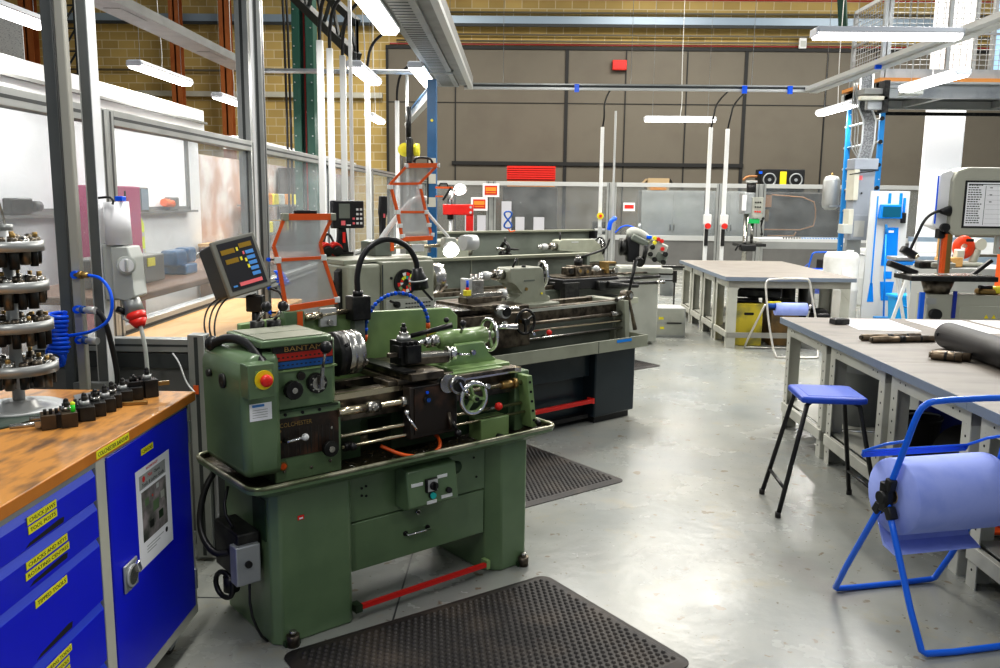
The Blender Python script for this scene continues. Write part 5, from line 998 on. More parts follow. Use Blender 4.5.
# ================================================================== benches
def rect_tube(g, p0, p1, w_, d, m='bench'): g.bar(p0, p1, w_, d, m, .002)
def bench_module(x0, x1, y0, y1, h, label, group, holes=True, bracket=False):
    t = thing('workbench', label, 'workbench', ((x0+x1)/2, (y0+y1)/2, 0), 0, group)
    g = G(); g.box(x0, x1, y0+.001, y1-.001, h-.035, h, 'lino', .002); g.box(x0-.002, x0+.003, y0+.001, y1-.001, h-.045, h-.001, 'edge'); g.box(x0, x1, y0-.0, y0+.003, h-.045, h-.001, 'edge'); g.box(x0, x1, y1-.003, y1, h-.045, h-.001, 'edge'); g.build('bench_top', t, True)
    a, b = y0+.04, y1-.04; W = .075
    for xx in (x0+.05, x1-.05):
        for y in (a, b):
            g = G(); s_ = 1 if y == a else -1
            ya, yb = (y, y+W) if s_ > 0 else (y-W, y)
            # angle-section leg: thin face plus return
            g.box(xx-.003, xx+.003, ya, yb, 0, h-.045, 'bench'); g.box(min(xx, xx+(.10 if xx < (x0+x1)/2 else -.10)), max(xx, xx+(.10 if xx < (x0+x1)/2 else -.10)), y-.003, y+.003, 0, h-.045, 'bench')
            if holes and xx < (x0+x1)/2:
                for k in range(11): g.cyl((xx-.0031, (ya+yb)/2, .08+k*.062), (xx-.0038, (ya+yb)/2, .08+k*.062), .0065, 'cab_in', n=8)
            g.build('leg', t, True)
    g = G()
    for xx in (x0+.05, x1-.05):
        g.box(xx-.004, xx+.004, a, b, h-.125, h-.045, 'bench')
        if holes and xx < x0+.1:
            for k in (.1, .16, b-a-.16, b-a-.1): g.cyl((xx-.0041, a+k, h-.085), (xx-.0048, a+k, h-.085), .006, 'cab_in', n=8)
        g.box(xx-.015, xx+.015, a, b, .12, .19, 'bench', .003)
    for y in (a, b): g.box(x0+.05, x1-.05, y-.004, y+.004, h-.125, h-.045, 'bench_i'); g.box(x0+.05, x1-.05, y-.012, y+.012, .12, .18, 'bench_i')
    if bracket:
        for s_, xx in ((1, x0+.05), (-1, x1-.05)): g.prism([(xx, h-.125), (xx+.12*s_, h-.125), (xx, h-.28)] if s_ > 0 else [(xx, h-.125), (xx, h-.28), (xx+.12*s_, h-.125)], 'xz', y0+.03, y0+.037, 'bench')
    g.build_each('rail', t, True)
    g = G(); g.box(x0+.08, x1-.08, a, b, .19, .20, 'bench'); g.build('lower_shelf', t, True) if not bracket else g.bm.free()
    return t
YS = [6.26, 5.38, 4.50, 3.62, 2.74, 1.86]
bl_ = ['workbench farthest along the right hand row, with the small black box on it', 'workbench behind the blue stool, two steel shafts on top', 'workbench directly behind the blue paper roll stand', 'workbench right of the blue roll stand, nearest the camera', 'workbench of the right hand row just past the picture edge']
for i in range(4): bench_module(1.96, 3.62, YS[i+1], YS[i], .82, bl_[i], 'grey workbenches of the near right row')
YB = [12.40, 11.71, 11.02, 10.33, 9.64]
b2 = ['workbench of the middle block, farthest from the camera', 'workbench of the middle block, second from the far end', 'workbench of the middle block, second from the near end', 'workbench of the middle block with yellow crates under its near end']
for i in range(4): bench_module(2.38, 3.85, YB[i+1], YB[i], .82, b2[i], 'grey workbenches of the middle block', False, i == 3)
# ------------------------------------------------------------ on the near benches
H = .8205
def sheet(P, label):
    g = G(); g.prism(P, 'xy', H, H+.0012, 'paper'); c_ = P[0]; solow('paper_sheet', g, label, 'paper', (c_[0], c_[1], H), 'drawings laid out on the far bench')
sheet([(2.30, 5.66), (2.70, 5.62), (2.72, 6.18), (2.32, 6.20)], 'white drawing sheet beside the small black box on the right bench')
sheet([(2.87, 5.56), (3.27, 5.58), (3.25, 6.19), (2.84, 6.19)], 'white drawing sheet in the middle of the far bench')
sheet([(3.33, 5.52), (3.60, 5.54), (3.60, 6.2), (3.31, 6.2)], 'white drawing sheet farthest right on the far bench')
sheet([(2.78, 5.40), (3.0, 5.42), (3.0, 5.54), (2.77, 5.55)], 'small white sheet poking out beside the big black roll')
g = G(); g.box(-.055, .055, -.04, .04, 0, .038, 'black', .004); g.box(-.05, .05, -.041, -.04, .006, .03, 'blackm'); g.box(-.04, .04, -.03, .03, .038, .041, 'blackm', .001); solo('black_box', g, 'small flat black box at the far left end of the right bench', 'box', (2.27, 5.93, H), 12)
def shaft(x, y, rz, L_, r, label, notch=True):
    g = G(); g.cyl((-L_/2, 0, r), (L_/2, 0, r), r, 'rodm2', n=18); g.cyl((-L_*.08, 0, r), (L_*.02, 0, r), r*1.04, 'blackm', n=18); g.cyl((L_*.25, 0, r), (L_*.28, 0, r), r*1.03, 'blackm', n=18); g.cyl((-L_/2-.012, 0, r), (-L_/2, 0, r), r*.7, 'worn', n=14); g.box(L_*.05, L_*.4, -.005, .005, r*1.9, r*2.02, 'blackm')
    return solo('steel_shaft', g, label, 'shaft', (x, y, H), rz, 'turned steel shafts on the right bench')
M['rodm2'] = mat('scratched bronze steel shaft', (.22, .17, .12), .34, .75, (.12, .09, .06), 22)
shaft(2.37, 5.16, 10, .42, .0195, 'longer front steel shaft of the pair lying on the right bench')
shaft(2.33, 5.24, 12, .40, .0195, 'rear steel shaft of the pair, mostly hidden behind the front one')
shaft(2.33, 4.55, -36, .15, .025, 'short thick steel shaft nearest the bench edge beside the black roll')
shaft(2.375, 4.575, -36, .17, .024, 'short steel shaft with a brass coloured end tucked behind its twin')
g = G(); a_, b_ = Vector((2.53, 4.95, H+.078)), Vector((2.50, 3.68, H+.078)); d_ = (b_-a_).normalized(); g.cyl(a_, b_, .077, 'black2', n=40); g.rev([(0, .0), (.062, 0), (.073, .006), (.077, .02)], a_-d_*.02, d_, 'black2', 36)
g.cyl(a_+d_*.03-Vector((.068, 0, .0)), a_+d_*.03-Vector((.076, 0, -.02)), .010, 'cab_in', n=8)

solow('large_tube', g, 'large satin black tube lying across the right bench', 'tube', (2.51, 4.3, H))
g = G(); g.box(-.06, .06, -.04, .04, 0, .075, 'bag'); g.box(-.05, .05, -.03, .03, .002, .04, 'wtube', .003); solo('clear_plastic_box', g, 'small clear plastic box behind the black tube', 'box', (2.78, 4.78, H), 15)
g = G(); g.tube([(2.87, 4.8, H+.02), (2.95, 4.78, H+.05), (3.05, 4.7, H+.03), (3.2, 4.6, H+.006)], .006, 'black', 6, smooth=2); solow('black_strap', g, 'thin black strap beside the clear plastic box', 'strap', (2.87, 4.8, H))
# ------------------------------------------------------------ under the near benches
g = G(); g.rev([(0, 0), (.15, 0), (.18, .42), (.188, .42), (.188, .44), (.175, .44), (.145, .01), (0, .01)], (0, 0, 0), (0, 0, 1), 'galv', 28); bn = g.build('bin_body')
t = thing('waste_bin', 'grey waste bin with a clear liner under the far end of the right bench', 'bin', (2.32, 5.62, .2)); bn.parent = t
g = G(); g.rev([(.19, .36), (.195, .44), (.185, .47), (.16, .46), (.12, .43)], (0, 0, 0), (0, 0, 1), 'bag', 24); g.build('bin_liner', t)
g = G(); g.box(-.13, .03, -.09, .05, .42, .445, 'paper', .003, T=Matrix.Rotation(R(12), 4, 'Y')); g.box(-.02, .12, -.1, .06, .44, .455, 'cardb', .002, T=Matrix.Rotation(R(-10), 4, 'X')); g.build('waste_paper', t)
g = G(); g.rev([(0, 0), (.15, 0), (.155, .03), (.155, .42), (.15, .45), (.10, .47), (0, .47)], (0, 0, 0), (0, 0, 1), 'blueblk', 28); g.ring((0, 0, .3), (0, 0, 1), .156, .006, 'blueblk', 28, 6); solo('blue_barrel', g, 'dark blue plastic barrel under the right bench behind the stool', 'barrel', (2.58, 4.98, .2))
g = G(); g.rev([(0, 0), (.11, 0), (.13, .24), (.137, .24), (.137, .255), (.125, .255), (.105, .01), (0, .01)], (0, 0, 0), (0, 0, 1), 'black', 26); g.tube([(-.13, 0, .24), (-.11, -.04, .27), (0, -.06, .285), (.11, -.04, .27), (.13, 0, .24)], .005, 'galv', 6, smooth=2); solo('black_bucket', g, 'black bucket in front of the dark blue barrel under the bench', 'bucket', (2.32, 4.80, .2))
g = G(); g.cyl((-.30, 0, .17), (.32, 0, .17), .165, 'black', n=36); g.cyl((-.31, 0, .17), (-.30, 0, .17), .06, 'cardb'); 
for k in range(5): g.box(.19, .30, -.06+.0*k, -.058, .0, .0, 'paper')
g.prism([(.168*math.cos(R(a)), .17+.168*math.sin(R(a))) for a in range(130, 231, 10)]+[(.164*math.cos(R(a)), .17+.164*math.sin(R(a))) for a in range(230, 129, -10)], 'yz', .12, .28, 'paper')
for k in range(6): a = R(145+12*k); g.rbox((.20, .1695*math.cos(a), .17+.1695*math.sin(a)), (.13, .004, .006), 'ink', rx=math.degrees(a)-180+90)
solo('black_roll', g, 'large black roll with a printed white label under the right bench', 'roll', (2.35, 3.98, .2), 97)
g = G(); g.box(-.12, .12, -.12, .12, 0, .015, 'cone', .004); g.cyl((0, 0, .015), (0, 0, .20), .09, 'cone', .02, n=24); g.cyl((0, 0, .09), (0, 0, .12), .066, 'wtube', .053, n=24); solo('traffic_cone', g, 'orange cone lying under the bench beside the black roll', 'cone', (2.26, 3.76, .2))
g = G(); g.box(-.25, .25, -.2, .2, 0, .30, 'galv', .01); g.box(-.22, .22, -.205, -.2, .04, .26, 'lpanel'); solo('storage_box', g, 'grey metal box under the far end of the right bench beside the bin', 'box', (3.0, 5.85, .2))
# ================================================================== blue stool
t = thing('stool', 'blue topped stool with black tube legs', 'stool', (1.69, 4.52, 0), -4)
g = G(); g.prism([(-.17, -.155), (-.13, -.17), (.13, -.17), (.17, -.155), (.17, .155), (.13, .17), (-.13, .17), (-.17, .155)], 'xy', .615, .650, 'bluepl', .012); g.prism([(-.13, -.13), (.13, -.13), (.13, .13), (-.13, .13)], 'xy', .649, .652, 'bluepl', .002); g.build('seat', t)
feet = [(-.265, -.20), (.27, -.14), (.23, .22), (-.27, .17)]; tops = [(-.13, -.13), (.13, -.13), (.13, .13), (-.13, .13)]
for (fx_, fy), (tx, ty) in zip(feet, tops):
    g = G(); g.tube([(fx_, fy, .008), (tx+(fx_-tx)*.04, ty+(fy-ty)*.04, .60), (tx*.8, ty*.8, .618)], .0125, 'black', 10); g.cyl((fx_, fy, 0), (fx_, fy, .03), .015, 'rubber', n=12); g.build('leg', t)
def lp(i, z): f_, q = feet[i], tops[i]; k = z/.61; return (f_[0]+(q[0]-f_[0])*k, f_[1]+(q[1]-f_[1])*k, z)
for i, j, z in ((0, 3, .15), (1, 2, .15)): G().cyl(lp(i, z), lp(j, z), .009, 'black', n=10).build('stretcher', t)
# ================================================================== roll stands
def roll_stand(label, loc, rz, frame, W=.46, rollm='roll', sc_=1., Rr=.135, group=None, tail=True):
    t = thing('paper_roll_stand', label, 'roll stand', loc, rz, group)
    hp = .525; r = .0125; cz = hp
    g = G(); g.tube([(0, 0, hp), (-.01, -.26, .03), (.02, -.275, .012), (W-.02, -.275, .012), (W+.01, -.26, .03), (W, 0, hp)], r, frame, 10, smooth=1); g.build('front_leg_frame', t)
    g = G(); g.tube([(0, 0, hp), (-.01, .26, .03), (.02, .275, .012), (W-.02, .275, .012), (W+.01, .26, .03), (W, 0, hp)], r, frame, 10, smooth=1); g.build('rear_leg_frame', t)
    g = G(); g.tube([(0, 0, hp), (.02, -.06, .75), (.035, -.085, .87), (.05, -.10, .915), (.10, -.105, .93), (W-.10, -.105, .93), (W-.05, -.10, .915), (W-.035, -.085, .87), (W-.02, -.06, .75), (W, 0, hp)], r, frame, 10, smooth=1); g.build('handle_frame', t)
    g = G(); g.prism([(.165, .665), (.16, .635), (.155, .638), (.158, .657), (.135, .668), (.135, .674)], 'yz', .0, W-.0, frame); g.tube([(.02, -.06, .765), (.01, .04, .725), (-.002, .15, .665), (-.002, .158, .645)], .006, frame, 8); g.tube([(W-.02, -.06, .765), (W-.01, .04, .725), (W, .15, .665), (W, .158, .645)], .006, frame, 8); g.build('tear_bar', t)
    for x in (0, W):
        g = G(); g.rbox((x, .0, hp+.0), (.034, .05, .12), 'black', rx=0, bev=.008); g.cyl((x-.03, 0, hp), (x+.03, 0, hp), .024, 'black'); g.rbox((x, -.035, hp-.055), (.036, .034, .05), 'black', rx=-30, bev=.006); g.rbox((x, .035, hp-.055), (.036, .034, .05), 'black', rx=30, bev=.006); g.rbox((x, -.02, hp+.055), (.034, .034, .05), 'black', rx=12, bev=.006); g.build('clamp', t)
    g = G()
    g.rev([(.03, 0), (Rr, 0), (Rr+.001, .01), (Rr+.001, W-.07), (Rr, W-.06), (.03, W-.06), (.03, 0)], (.03, 0, cz), (1, 0, 0), rollm, 44)
    if tail:
        arc = [(Rr*math.cos(R(a)), cz+Rr*math.sin(R(a))) for a in (40, 20, 0, -20, -45, -60)]; o_ = [(p[0]+.004, p[1]-.002) for p in arc]
        g.prism(arc+[(.03, cz-.20), (-.03, cz-.225), (-.035, cz-.23), (.035, cz-.215)]+o_[::-1], 'yz', .032, W-.06, rollm)
    o = g.build('paper_roll'); o.location = loc; o.rotation_euler = (0, 0, R(rz)); tag(o, 'blue paper roll on the '+label, 'paper roll')
    g = G(); g.rev([(.022, 0), (.029, 0), (.029, W-.06), (.022, W-.06), (.022, 0)], (.0305, 0, cz), (1, 0, 0), 'cardb', 20); c_ = g.build('cardboard_core', o)
    G().cyl((-.01, 0, hp), (W+.01, 0, cz), .010, 'black', n=12).build('axle', t)
    return t
roll_stand('bright blue wire stand nearest the camera', (1.455, 3.20, 0), 14, 'bluep', .49, Rr=.148)
M['silver'] = mat('silver tube', (.62, .60, .55), .3, .5)
t = thing('paper_roll_stand', 'silver tube stand in front of the middle bench block', 'roll stand', (2.98, 9.3, 0), 0)
g = G(); g.tube([(-.17, -.22, .01), (-.22, -.1, .35), (-.245, .0, .72), (-.24, .02, .80), (-.20, .03, .83), (.20, .03, .84), (.235, .02, .81), (.245, .0, .72), (.30, -.1, .35), (.30, -.22, .02), (.26, -.25, .01), (-.13, -.25, .01)], .012, 'silver', 10, smooth=1, closed=True); g.build('front_frame', t)
g = G(); g.tube([(-.24, .0, .55), (-.36, .33, .02), (-.32, .35, .012), (.22, .35, .012), (.27, .33, .03), (.25, .0, .55)], .012, 'silver', 10, smooth=1); g.build('rear_frame', t)
g = G(); g.cyl((-.23, 0, .50), (.25, 0, .50), .012, 'blackm'); g.cyl((-.22, 0, .54), (-.12, 0, .54), .03, 'hosel'); g.box(-.22, -.07, -.01, .02, .565, .585, 'dryel'); g.build('roll_holder', t)
g = G(); g.cyl((-.13, 0, 0), (.21, 0, 0), .07, 'roll', n=30); solo('paper_roll', g, 'slim blue paper roll on the silver tube stand before the middle benches', 'paper roll', (2.98, 9.3, .505))
roll_stand('blue tube stand beside the white drums behind the middle benches', (4.42, 13.0, 0), 0, 'bluep', .50)
# ================================================================== under the middle benches
def crate(x, y, m_, label):
    g = G(); g.box(-.16, .16, -.17, .17, 0, .50, m_, .006); g.box(-.165, .165, -.175, .175, .47, .50, m_, .003); g.prism([(-.05, .36), (.05, .36), (.058, .375), (.05, .39), (-.05, .39), (-.058, .375)], 'xz', -.173, -.171, 'cab_in'); g.box(-.13, .13, -.1, .12, .50, .53, 'blackm', .01)
    solo('wooden_crate', g, label, 'crate', (x, y, 0), 0, 'painted crates under the middle benches')
crate(2.72, 10.02, 'olive', 'mottled yellow crate with a hand slot, left one under the middle bench')
crate(3.15, 10.05, 'rustcr', 'rusty brown crate with a hand slot, right one under the middle bench')
g = G(); g.rbox((0, 0, .06), (.5, .2, .1), 'blackm', rz=-20, bev=.02); g.rbox((.15, .1, .13), (.3, .1, .06), 'rubber', rz=-30, bev=.02); solo('tool_bag', g, 'dark tool bag lying on the two crates under the middle bench', 'bag', (2.90, 10.1, .535))
for i, (x, y, r) in enumerate(((3.08, 11.0, .07), (3.30, 11.0, .10), (3.53, 11.0, .085), (3.76, 11.0, .10))):
    g = G(); g.cyl((0, 0, 0), (0, 0, .66), r, 'drum', n=24); g.ring((0, 0, .62), (0, 0, 1), r, .008, 'drum', 24, 6)
    solo('metal_tube', g, ['thin dark grey tube standing first from the left under the middle benches', 'dark grey tube standing second under the middle benches', 'dark grey tube standing third under the middle benches', 'widest dark grey tube standing rightmost under the middle benches'][i], 'tube', (x, y, 0), 0, 'upright tubes under the middle benches')
g = G(); g.cyl((-.12, 0, .12), (.35, 0, .12), .12, 'galv', n=28); g.cyl((-.13, 0, .12), (-.12, 0, .12), .11, 'black', n=24); solo('metal_roll', g, 'dull grey roll lying behind the silver stand under the bench', 'roll', (3.48, 10.25, 0), 3)
g = G(); g.rbox((0, 0, .06), (.34, .26, .12), 'black', bev=.04); g.rbox((.05, 0, .12), (.2, .16, .08), 'rubber', bev=.03); solo('black_bag', g, 'black bag on the dull grey roll under the middle bench', 'bag', (3.6, 10.25, .24), 8)
g = G(); g.ring((0, 0, .12), (0, 1, 0), .10, .03, 'black', 22, 8); g.cyl((0, -.03, .12), (0, .03, .12), .05, 'black'); solo('castor_roller', g, 'small black roller below the blue tube stand behind the benches', 'roller', (4.36, 12.7, 0))
# ================================================================== mats
def stud_mat(c, rz, lx, ly, label, studs=True):
    t = thing('floor_mat', label, 'floor mat', (c[0], c[1], 0), rz)
    g = G(); rr = .05; P = [(p[0], p[1]) for p in rrect(0, lx, 0, ly, rr, 0)]; P2 = [(p[0], p[1]) for p in rrect(.035, lx-.035, .035, ly-.035, .03, 0)]
    a = [g.v((x, y, 0)) for x, y in P]; b = [g.v((x, y, .004)) for x, y in P]; c2_ = [g.v((x, y, .014)) for x, y in P2]; n = len(a)
    g.fin([g.bm.faces.new((A_[k], A_[(k+1) % n], B_[(k+1) % n], B_[k])) for A_, B_ in ((a, b), (b, c2_)) for k in range(n)], 'matrub'); g.fin([g.bm.faces.new(c2_)], 'matrub'); g.build('mat_base', t)
    if studs:
        g = G(); p = .0285; i = 0; y = .055
        while y < ly-.05:
            x = .055+(p/2 if i % 2 else 0)
            while x < lx-.05:
                v0 = [g.v((x+.0105*math.cos(k*PI/3), y+.0105*math.sin(k*PI/3), .0135)) for k in range(6)]; v1 = [g.v((x+.006*math.cos(k*PI/3), y+.006*math.sin(k*PI/3), .0205)) for k in range(6)]
                g.fin([g.bm.faces.new((v0[k], v0[(k+1) % 6], v1[(k+1) % 6], v1[k])) for k in range(6)]+[g.bm.faces.new(v1)], 'matrub', True); x += p
            y += p*.87; i += 1
        o = g.build('raised_studs', t); o['kind'] = 'stuff'
    return t
stud_mat((-.322, 2.15), 35.8, 1.22, .885, 'large black studded mat in front of the green lathe')
stud_mat((-.496, 3.96), 38.5, 1.5, .98, 'black studded mat between the green lathe and the dark cabinet lathe')
stud_mat((.243, 7.54), 38.0, 1.6, .6, 'black mat just past the end of the dark cabinet lathe')
# ================================================================== service poles
def drop_pole(x, y, z1, label, r=.035, z0=0, loop=True, m='wtube', box=None):
    t = thing('service_pole', label, 'service pole', (x, y, 0), 0, 'upright service poles')
    g = G(); q = r*.8; g.box(x-q, x+q, y-q*.7, y+q*.7, z0, z1, m, .004, 1); g.build('pole', t, True)
    if loop: g = G(); g.tube([(x, y, z1), (x, y, z1+.15), (x+.06, y-.1, z1+.35), (x+.22, y-.15, z1+.48), (x+.34, y-.2, z1+.46)], .016, 'black', 8, smooth=2); g.build('supply_cable', t, True)
    if box == 'red':
        g = G(); g.box(x-.055, x+.055, y-r-.06, y-r*.5, 1.32, 1.47, 'wtube', .006); g.build('switch_box', t, True)
        g = G(); g.cyl((x, y-r-.05, 1.30), (x, y-r-.10, 1.30), .042, 'redp'); g.build('red_button', t, True)
        g = G(); g.box(x-.025, x+.025, y-r-.01, y-r*.5, 1.0, 1.25, 'black'); g.build('black_clip', t, True)
    if box == 'yel':
        g = G(); g.cyl((x, y-r*.5, 1.43), (x, y-r-.04, 1.43), .05, 'dryel', n=20); g.build('yellow_collar', t, True)
        g = G(); g.cyl((x, y-r-.04, 1.43), (x, y-r-.07, 1.43), .022, 'redp'); g.build('red_button', t, True)
        g = G(); g.cyl((x-.08, y-r, 1.22), (x+.08, y-r, 1.22), .02, 'alu_l'); g.box(x-.03, x+.03, y-r-.03, y-r*.5, 1.16, 1.27, 'alu_l'); g.build('pipe_tee', t, True)
    return t
drop_pole(-1.70, 7.53, 2.98, 'white service pole standing foremost in the row of left poles, thick cable on top')
drop_pole(-1.70, 7.92, 2.98, 'white service pole, second in the row beside the dark green column')
drop_pole(-1.66, 8.30, 2.98, 'duller grey service pole, third in the row beside the dark green column', m='alu_l')
drop_pole(-1.17, 6.12, 3.7, 'thin white pole running out of the picture between the left service poles', .016, loop=False)
drop_pole(-1.70, 9.87, 2.98, 'white service pole just left of the blue block wall panelling corner')
drop_pole(-1.66, 12.0, 2.98, 'white service pole left of the blue crane post, cable looping over it')
drop_pole(-1.30, 10.25, 3.08, 'thin grey pole directly left of the yellow hoist', .02, loop=False, m='alu')
drop_pole(1.265, 13.0, 2.74, 'white service pole with a yellow stop button behind the rear lathe', .032, loop=False, box='yel')
drop_pole(1.46, 13.05, 2.98, 'thin grey air pole with a blue hose behind the rear lathe', .02, loop=False, m='alu_l')
drop_pole(2.87, 13.0, 2.75, 'white service pole with a red stop button, left of the pair behind the benches', .036, loop=False, box='red')
drop_pole(3.12, 13.0, 2.73, 'white service pole with a red stop button, right of the pair behind the benches', .036, loop=False, box='red')
for x, l in ((1.265, 'black cable dropping from the overhead track to the pole with the yellow button'), (2.87, 'dark cable dropping to the left pole of the pair behind the benches'), (3.12, 'dark cable dropping to the right pole of the pair behind the benches')):
    g = G(); g.tube([(x, 13.0, 2.73), (x+.02, 12.95, 2.9), (x-.03, 12.6, 3.05), (x, 11.85, 3.18)], .013, 'black', 6, smooth=2); solow('drop_cable', g, l, 'cable', (x, 13, 2.73))
g = G(); g.tube([(1.50, 13, 1.40), (1.42, 12.95, 1.35), (1.40, 12.95, 1.22)], .035, 'hose', 8, smooth=1); g.tube([(1.5, 13, 1.18), (1.62, 12.98, 1.30), (1.8, 12.98, 1.27), (1.88, 12.98, 1.12)], .012, 'hose', 6, smooth=2); solow('air_hose', g, 'blue air hose and gun hanging on the thin grey air pole', 'hose', (1.5, 13, 1.2))
# ================================================================== overhead track
g = G(); z = 3.12
g.box(-.80, -.60, 5.5, 11.69, z+.03, z+.14, 'tray'); g.box(-1.06, -.78, 4, 11.6, z+.0, z+.03, 'tray')
for k in range(70): g.box(-1.0, -.84, 4.2+k*.105, 4.225+k*.105, z-.003, z, 'alu_d')
g.box(-.66, -.60, 4, 11.69, z-.02, z+.03, 'alu_l'); solow('cable_tray', g, 'perforated grey cable tray hanging above the front lathes', 'cable tray', (-.8, 8, z))
g = G(); g.box(-.72, 3.95, 11.70, 11.76, z-.01, z+.02, 'alu_l'); g.box(-.72, 3.95, 11.705, 11.755, z+.02, z+.05, 'alu_d'); g.box(-.72, 3.95, 11.70, 11.76, z+.05, z+.07, 'alu'); 
g.box(3.88, 3.98, 3, 11.76, z-.02, z+.02, 'alu_l'); g.box(3.80, 3.88, 3, 11.70, z+.0, z+.05, 'alu_l'); g.box(3.98, 4.04, 3, 11.76, z+.0, z+.06, 'wtube')
for p in ((.78, 11.68), (3.0, 11.68), (3.85, 9.5), (3.6, 11.68)): g.box(p[0]-.03, p[0]+.03, p[1]-.01, p[1]+.03, z-.04, z+.06, 'hose')
solow('overhead_track', g, 'suspended white and grey lighting track framing the far end of the room', 'track', (1.5, 11.7, z))
g = G(); g.box(-3.36, -3.10, 4, 10.25, z, z+.08, 'tray')
for k in range(3): g.box(-3.3, -3.16, 5+k*2, 5.5+k*2, z-.004, z, 'tray')
solow('cable_tray', g, 'plain grey steel cable tray above the left hand screens', 'cable tray', (-3.2, 7, z))
g = G(); g.cyl((-3.25, 10.3, z), (-.76, 10.3, z), .028, 'galv'); solow('cross_conduit', g, 'thin grey conduit crossing behind the white service poles', 'conduit', (-2, 10.3, z))
g = G()
for x, y in ((-.2, 11.73), (1.5, 11.73), (3.1, 11.73), (3.92, 9.0), (3.92, 6.5), (-.7, 9)): g.tube([(x, y, z+.08), (x, y, 8.5)], .004, 'galv', 4)
o = solow('track_suspension_wires', g, 'thin steel wires holding up the overhead lighting track', 'wire', (1.5, 11.7, z+.08)); o['kind'] = 'stuff'
# ================================================================== blue crane
t = thing('jib_crane', 'dark blue jib crane post with a boom reaching back and yellow hoist', 'crane', (-.88, 9.0, 0))
g = G(); g.box(-.93, -.835, 8.95, 9.05, 0, 2.86, 'crane', .004); g.box(-1.0, -.78, 8.86, 9.14, 0, .02, 'crane'); g.cyl((-.88, 8.95, 2.45), (-.88, 8.94, 2.45), .015, 'dryel', n=8); g.build('post', t, True)
g = G(); g.bar((-.90, 9.05, 2.80), (-1.55, 12.2, 2.80), .05, .02, 'crane'); g.bar((-.90, 9.05, 2.68), (-1.55, 12.2, 2.68), .07, .02, 'alu_l'); g.bar((-.90, 9.05, 2.74), (-1.55, 12.2, 2.74), .02, .12, 'pipeb'); g.build('boom', t, True)
g = G(); 
for z_ in (2.02, 1.86, 1.62): g.box(-.925, -.84, 8.945, 8.95, z_-.05, z_+.05, 'cream')
g.box(-.93, -.915, 8.94, 8.945, 1.6, 2.06, 'ink'); g.build('safety_notice', t, True)
t = thing('chain_hoist', 'yellow and black chain hoist hanging beside the blue crane post', 'hoist', (-1.22, 9.7, 2.05))
g = G(); g.cyl((-1.25, 9.62, 2.19), (-1.25, 9.70, 2.19), .075, 'dryel', n=24); g.cyl((-1.25, 9.60, 2.19), (-1.25, 9.62, 2.19), .04, 'yellow'); g.cyl((-1.15, 9.66, 2.19), (-1.09, 9.66, 2.19), .07, 'dryel'); g.build_each('body', t, True)
g = G(); g.box(-1.225, -1.165, 9.56, 9.74, 2.04, 2.32, 'blackm', .01); g.cyl((-1.21, 9.66, 2.30), (-1.21, 9.66, 2.66), .03, 'blackm'); g.ring((-1.21, 9.66, 2.02), (0, 1, 0), .035, .01, 'blackm', 16); g.build('frame', t, True)
g = G(); 
for s_ in (-.07, .08): g.tube([(-1.21+s_, 9.62, 2.1), (-1.21+s_, 9.62, 1.45), (-1.18+s_, 9.62, 1.42)], .008, 'blackm', 5)
g.build_each('chain', t, True)
# ================================================================== red arm press
t = thing('arm_press', 'bright red bracket press beyond the blue crane post', 'press', (-.65, 10.95, 0))
g = G(); g.box(-.935, -.55, 10.9, 11.02, 1.455, 1.59, 'red', .01); g.box(-.64, -.55, 10.91, 11.01, .9, 1.50, 'red', .006); g.box(-.85, -.45, 10.8, 11.15, 0, .9, 'grn_grey_d', .01)
for z_ in (1.49, 1.555): g.cyl((-.58, 10.9, z_), (-.58, 10.89, z_), .017, 'alu_l', n=10)
g.build('frame', t, True)
g = G(); g.cyl((-.84, 10.96, 1.40), (-.84, 10.96, 1.66), .042, 'black'); g.cyl((-.84, 10.96, 1.66), (-.84, 10.96, 1.76), .024, 'alu_l'); g.cyl((-.84, 10.96, .9), (-.84, 10.96, 1.40), .024, 'alu_l'); g.build('ram', t, True)
t = thing('work_lamp', 'white round work lamp above the red bracket press', 'lamp', (-.60, 9.2, 1.6))
g = G(); g.tube([(-.69, 9.1, 1.62), (-.66, 9.15, 1.74), (-.58, 9.2, 1.80), (-.55, 9.2, 1.76)], .012, 'alu_l', 8, smooth=1); g.build('arm', t, True)
g = G(); g.rev([(0, 0), (.05, .01), (.085, .05), (.09, .09), (0, .095)], (-.60, 9.2, 1.80), (.25, -.5, -.8), 'wtube', 24); g.build('lamp_head', t, True)
g = G(); c_ = Vector((-.60, 9.2, 1.80))+Vector((.25, -.5, -.8)).normalized()*.097; g.cyl(c_, c_+Vector((.25, -.5, -.8))*.005, .07, 'tube_e', n=22); g.build('lens', t, True); t.location = (-.74, 11.0, 1.63)
t = thing('chuck_guard', 'small folded orange guard handle right of the blue crane post', 'guard', (-.82, 8.9, 1.6))
g = G(); g.bar((-.84, 8.9, 1.77), (-.66, 8.9, 1.77), .02, .02, 'orange'); g.bar((-.84, 8.9, 1.68), (-.76, 8.9, 1.68), .015, .015, 'orange'); g.build('orange_frame', t, True)
g = G(); g.tube([(-.80, 8.9, 1.78), (-.79, 8.9, 1.81), (-.72, 8.9, 1.81), (-.71, 8.9, 1.78)], .01, 'black', 6); g.bar((-.68, 8.9, 1.77), (-.76, 8.9, 1.64), .02, .02, 'blackm'); g.build('grip', t, True)
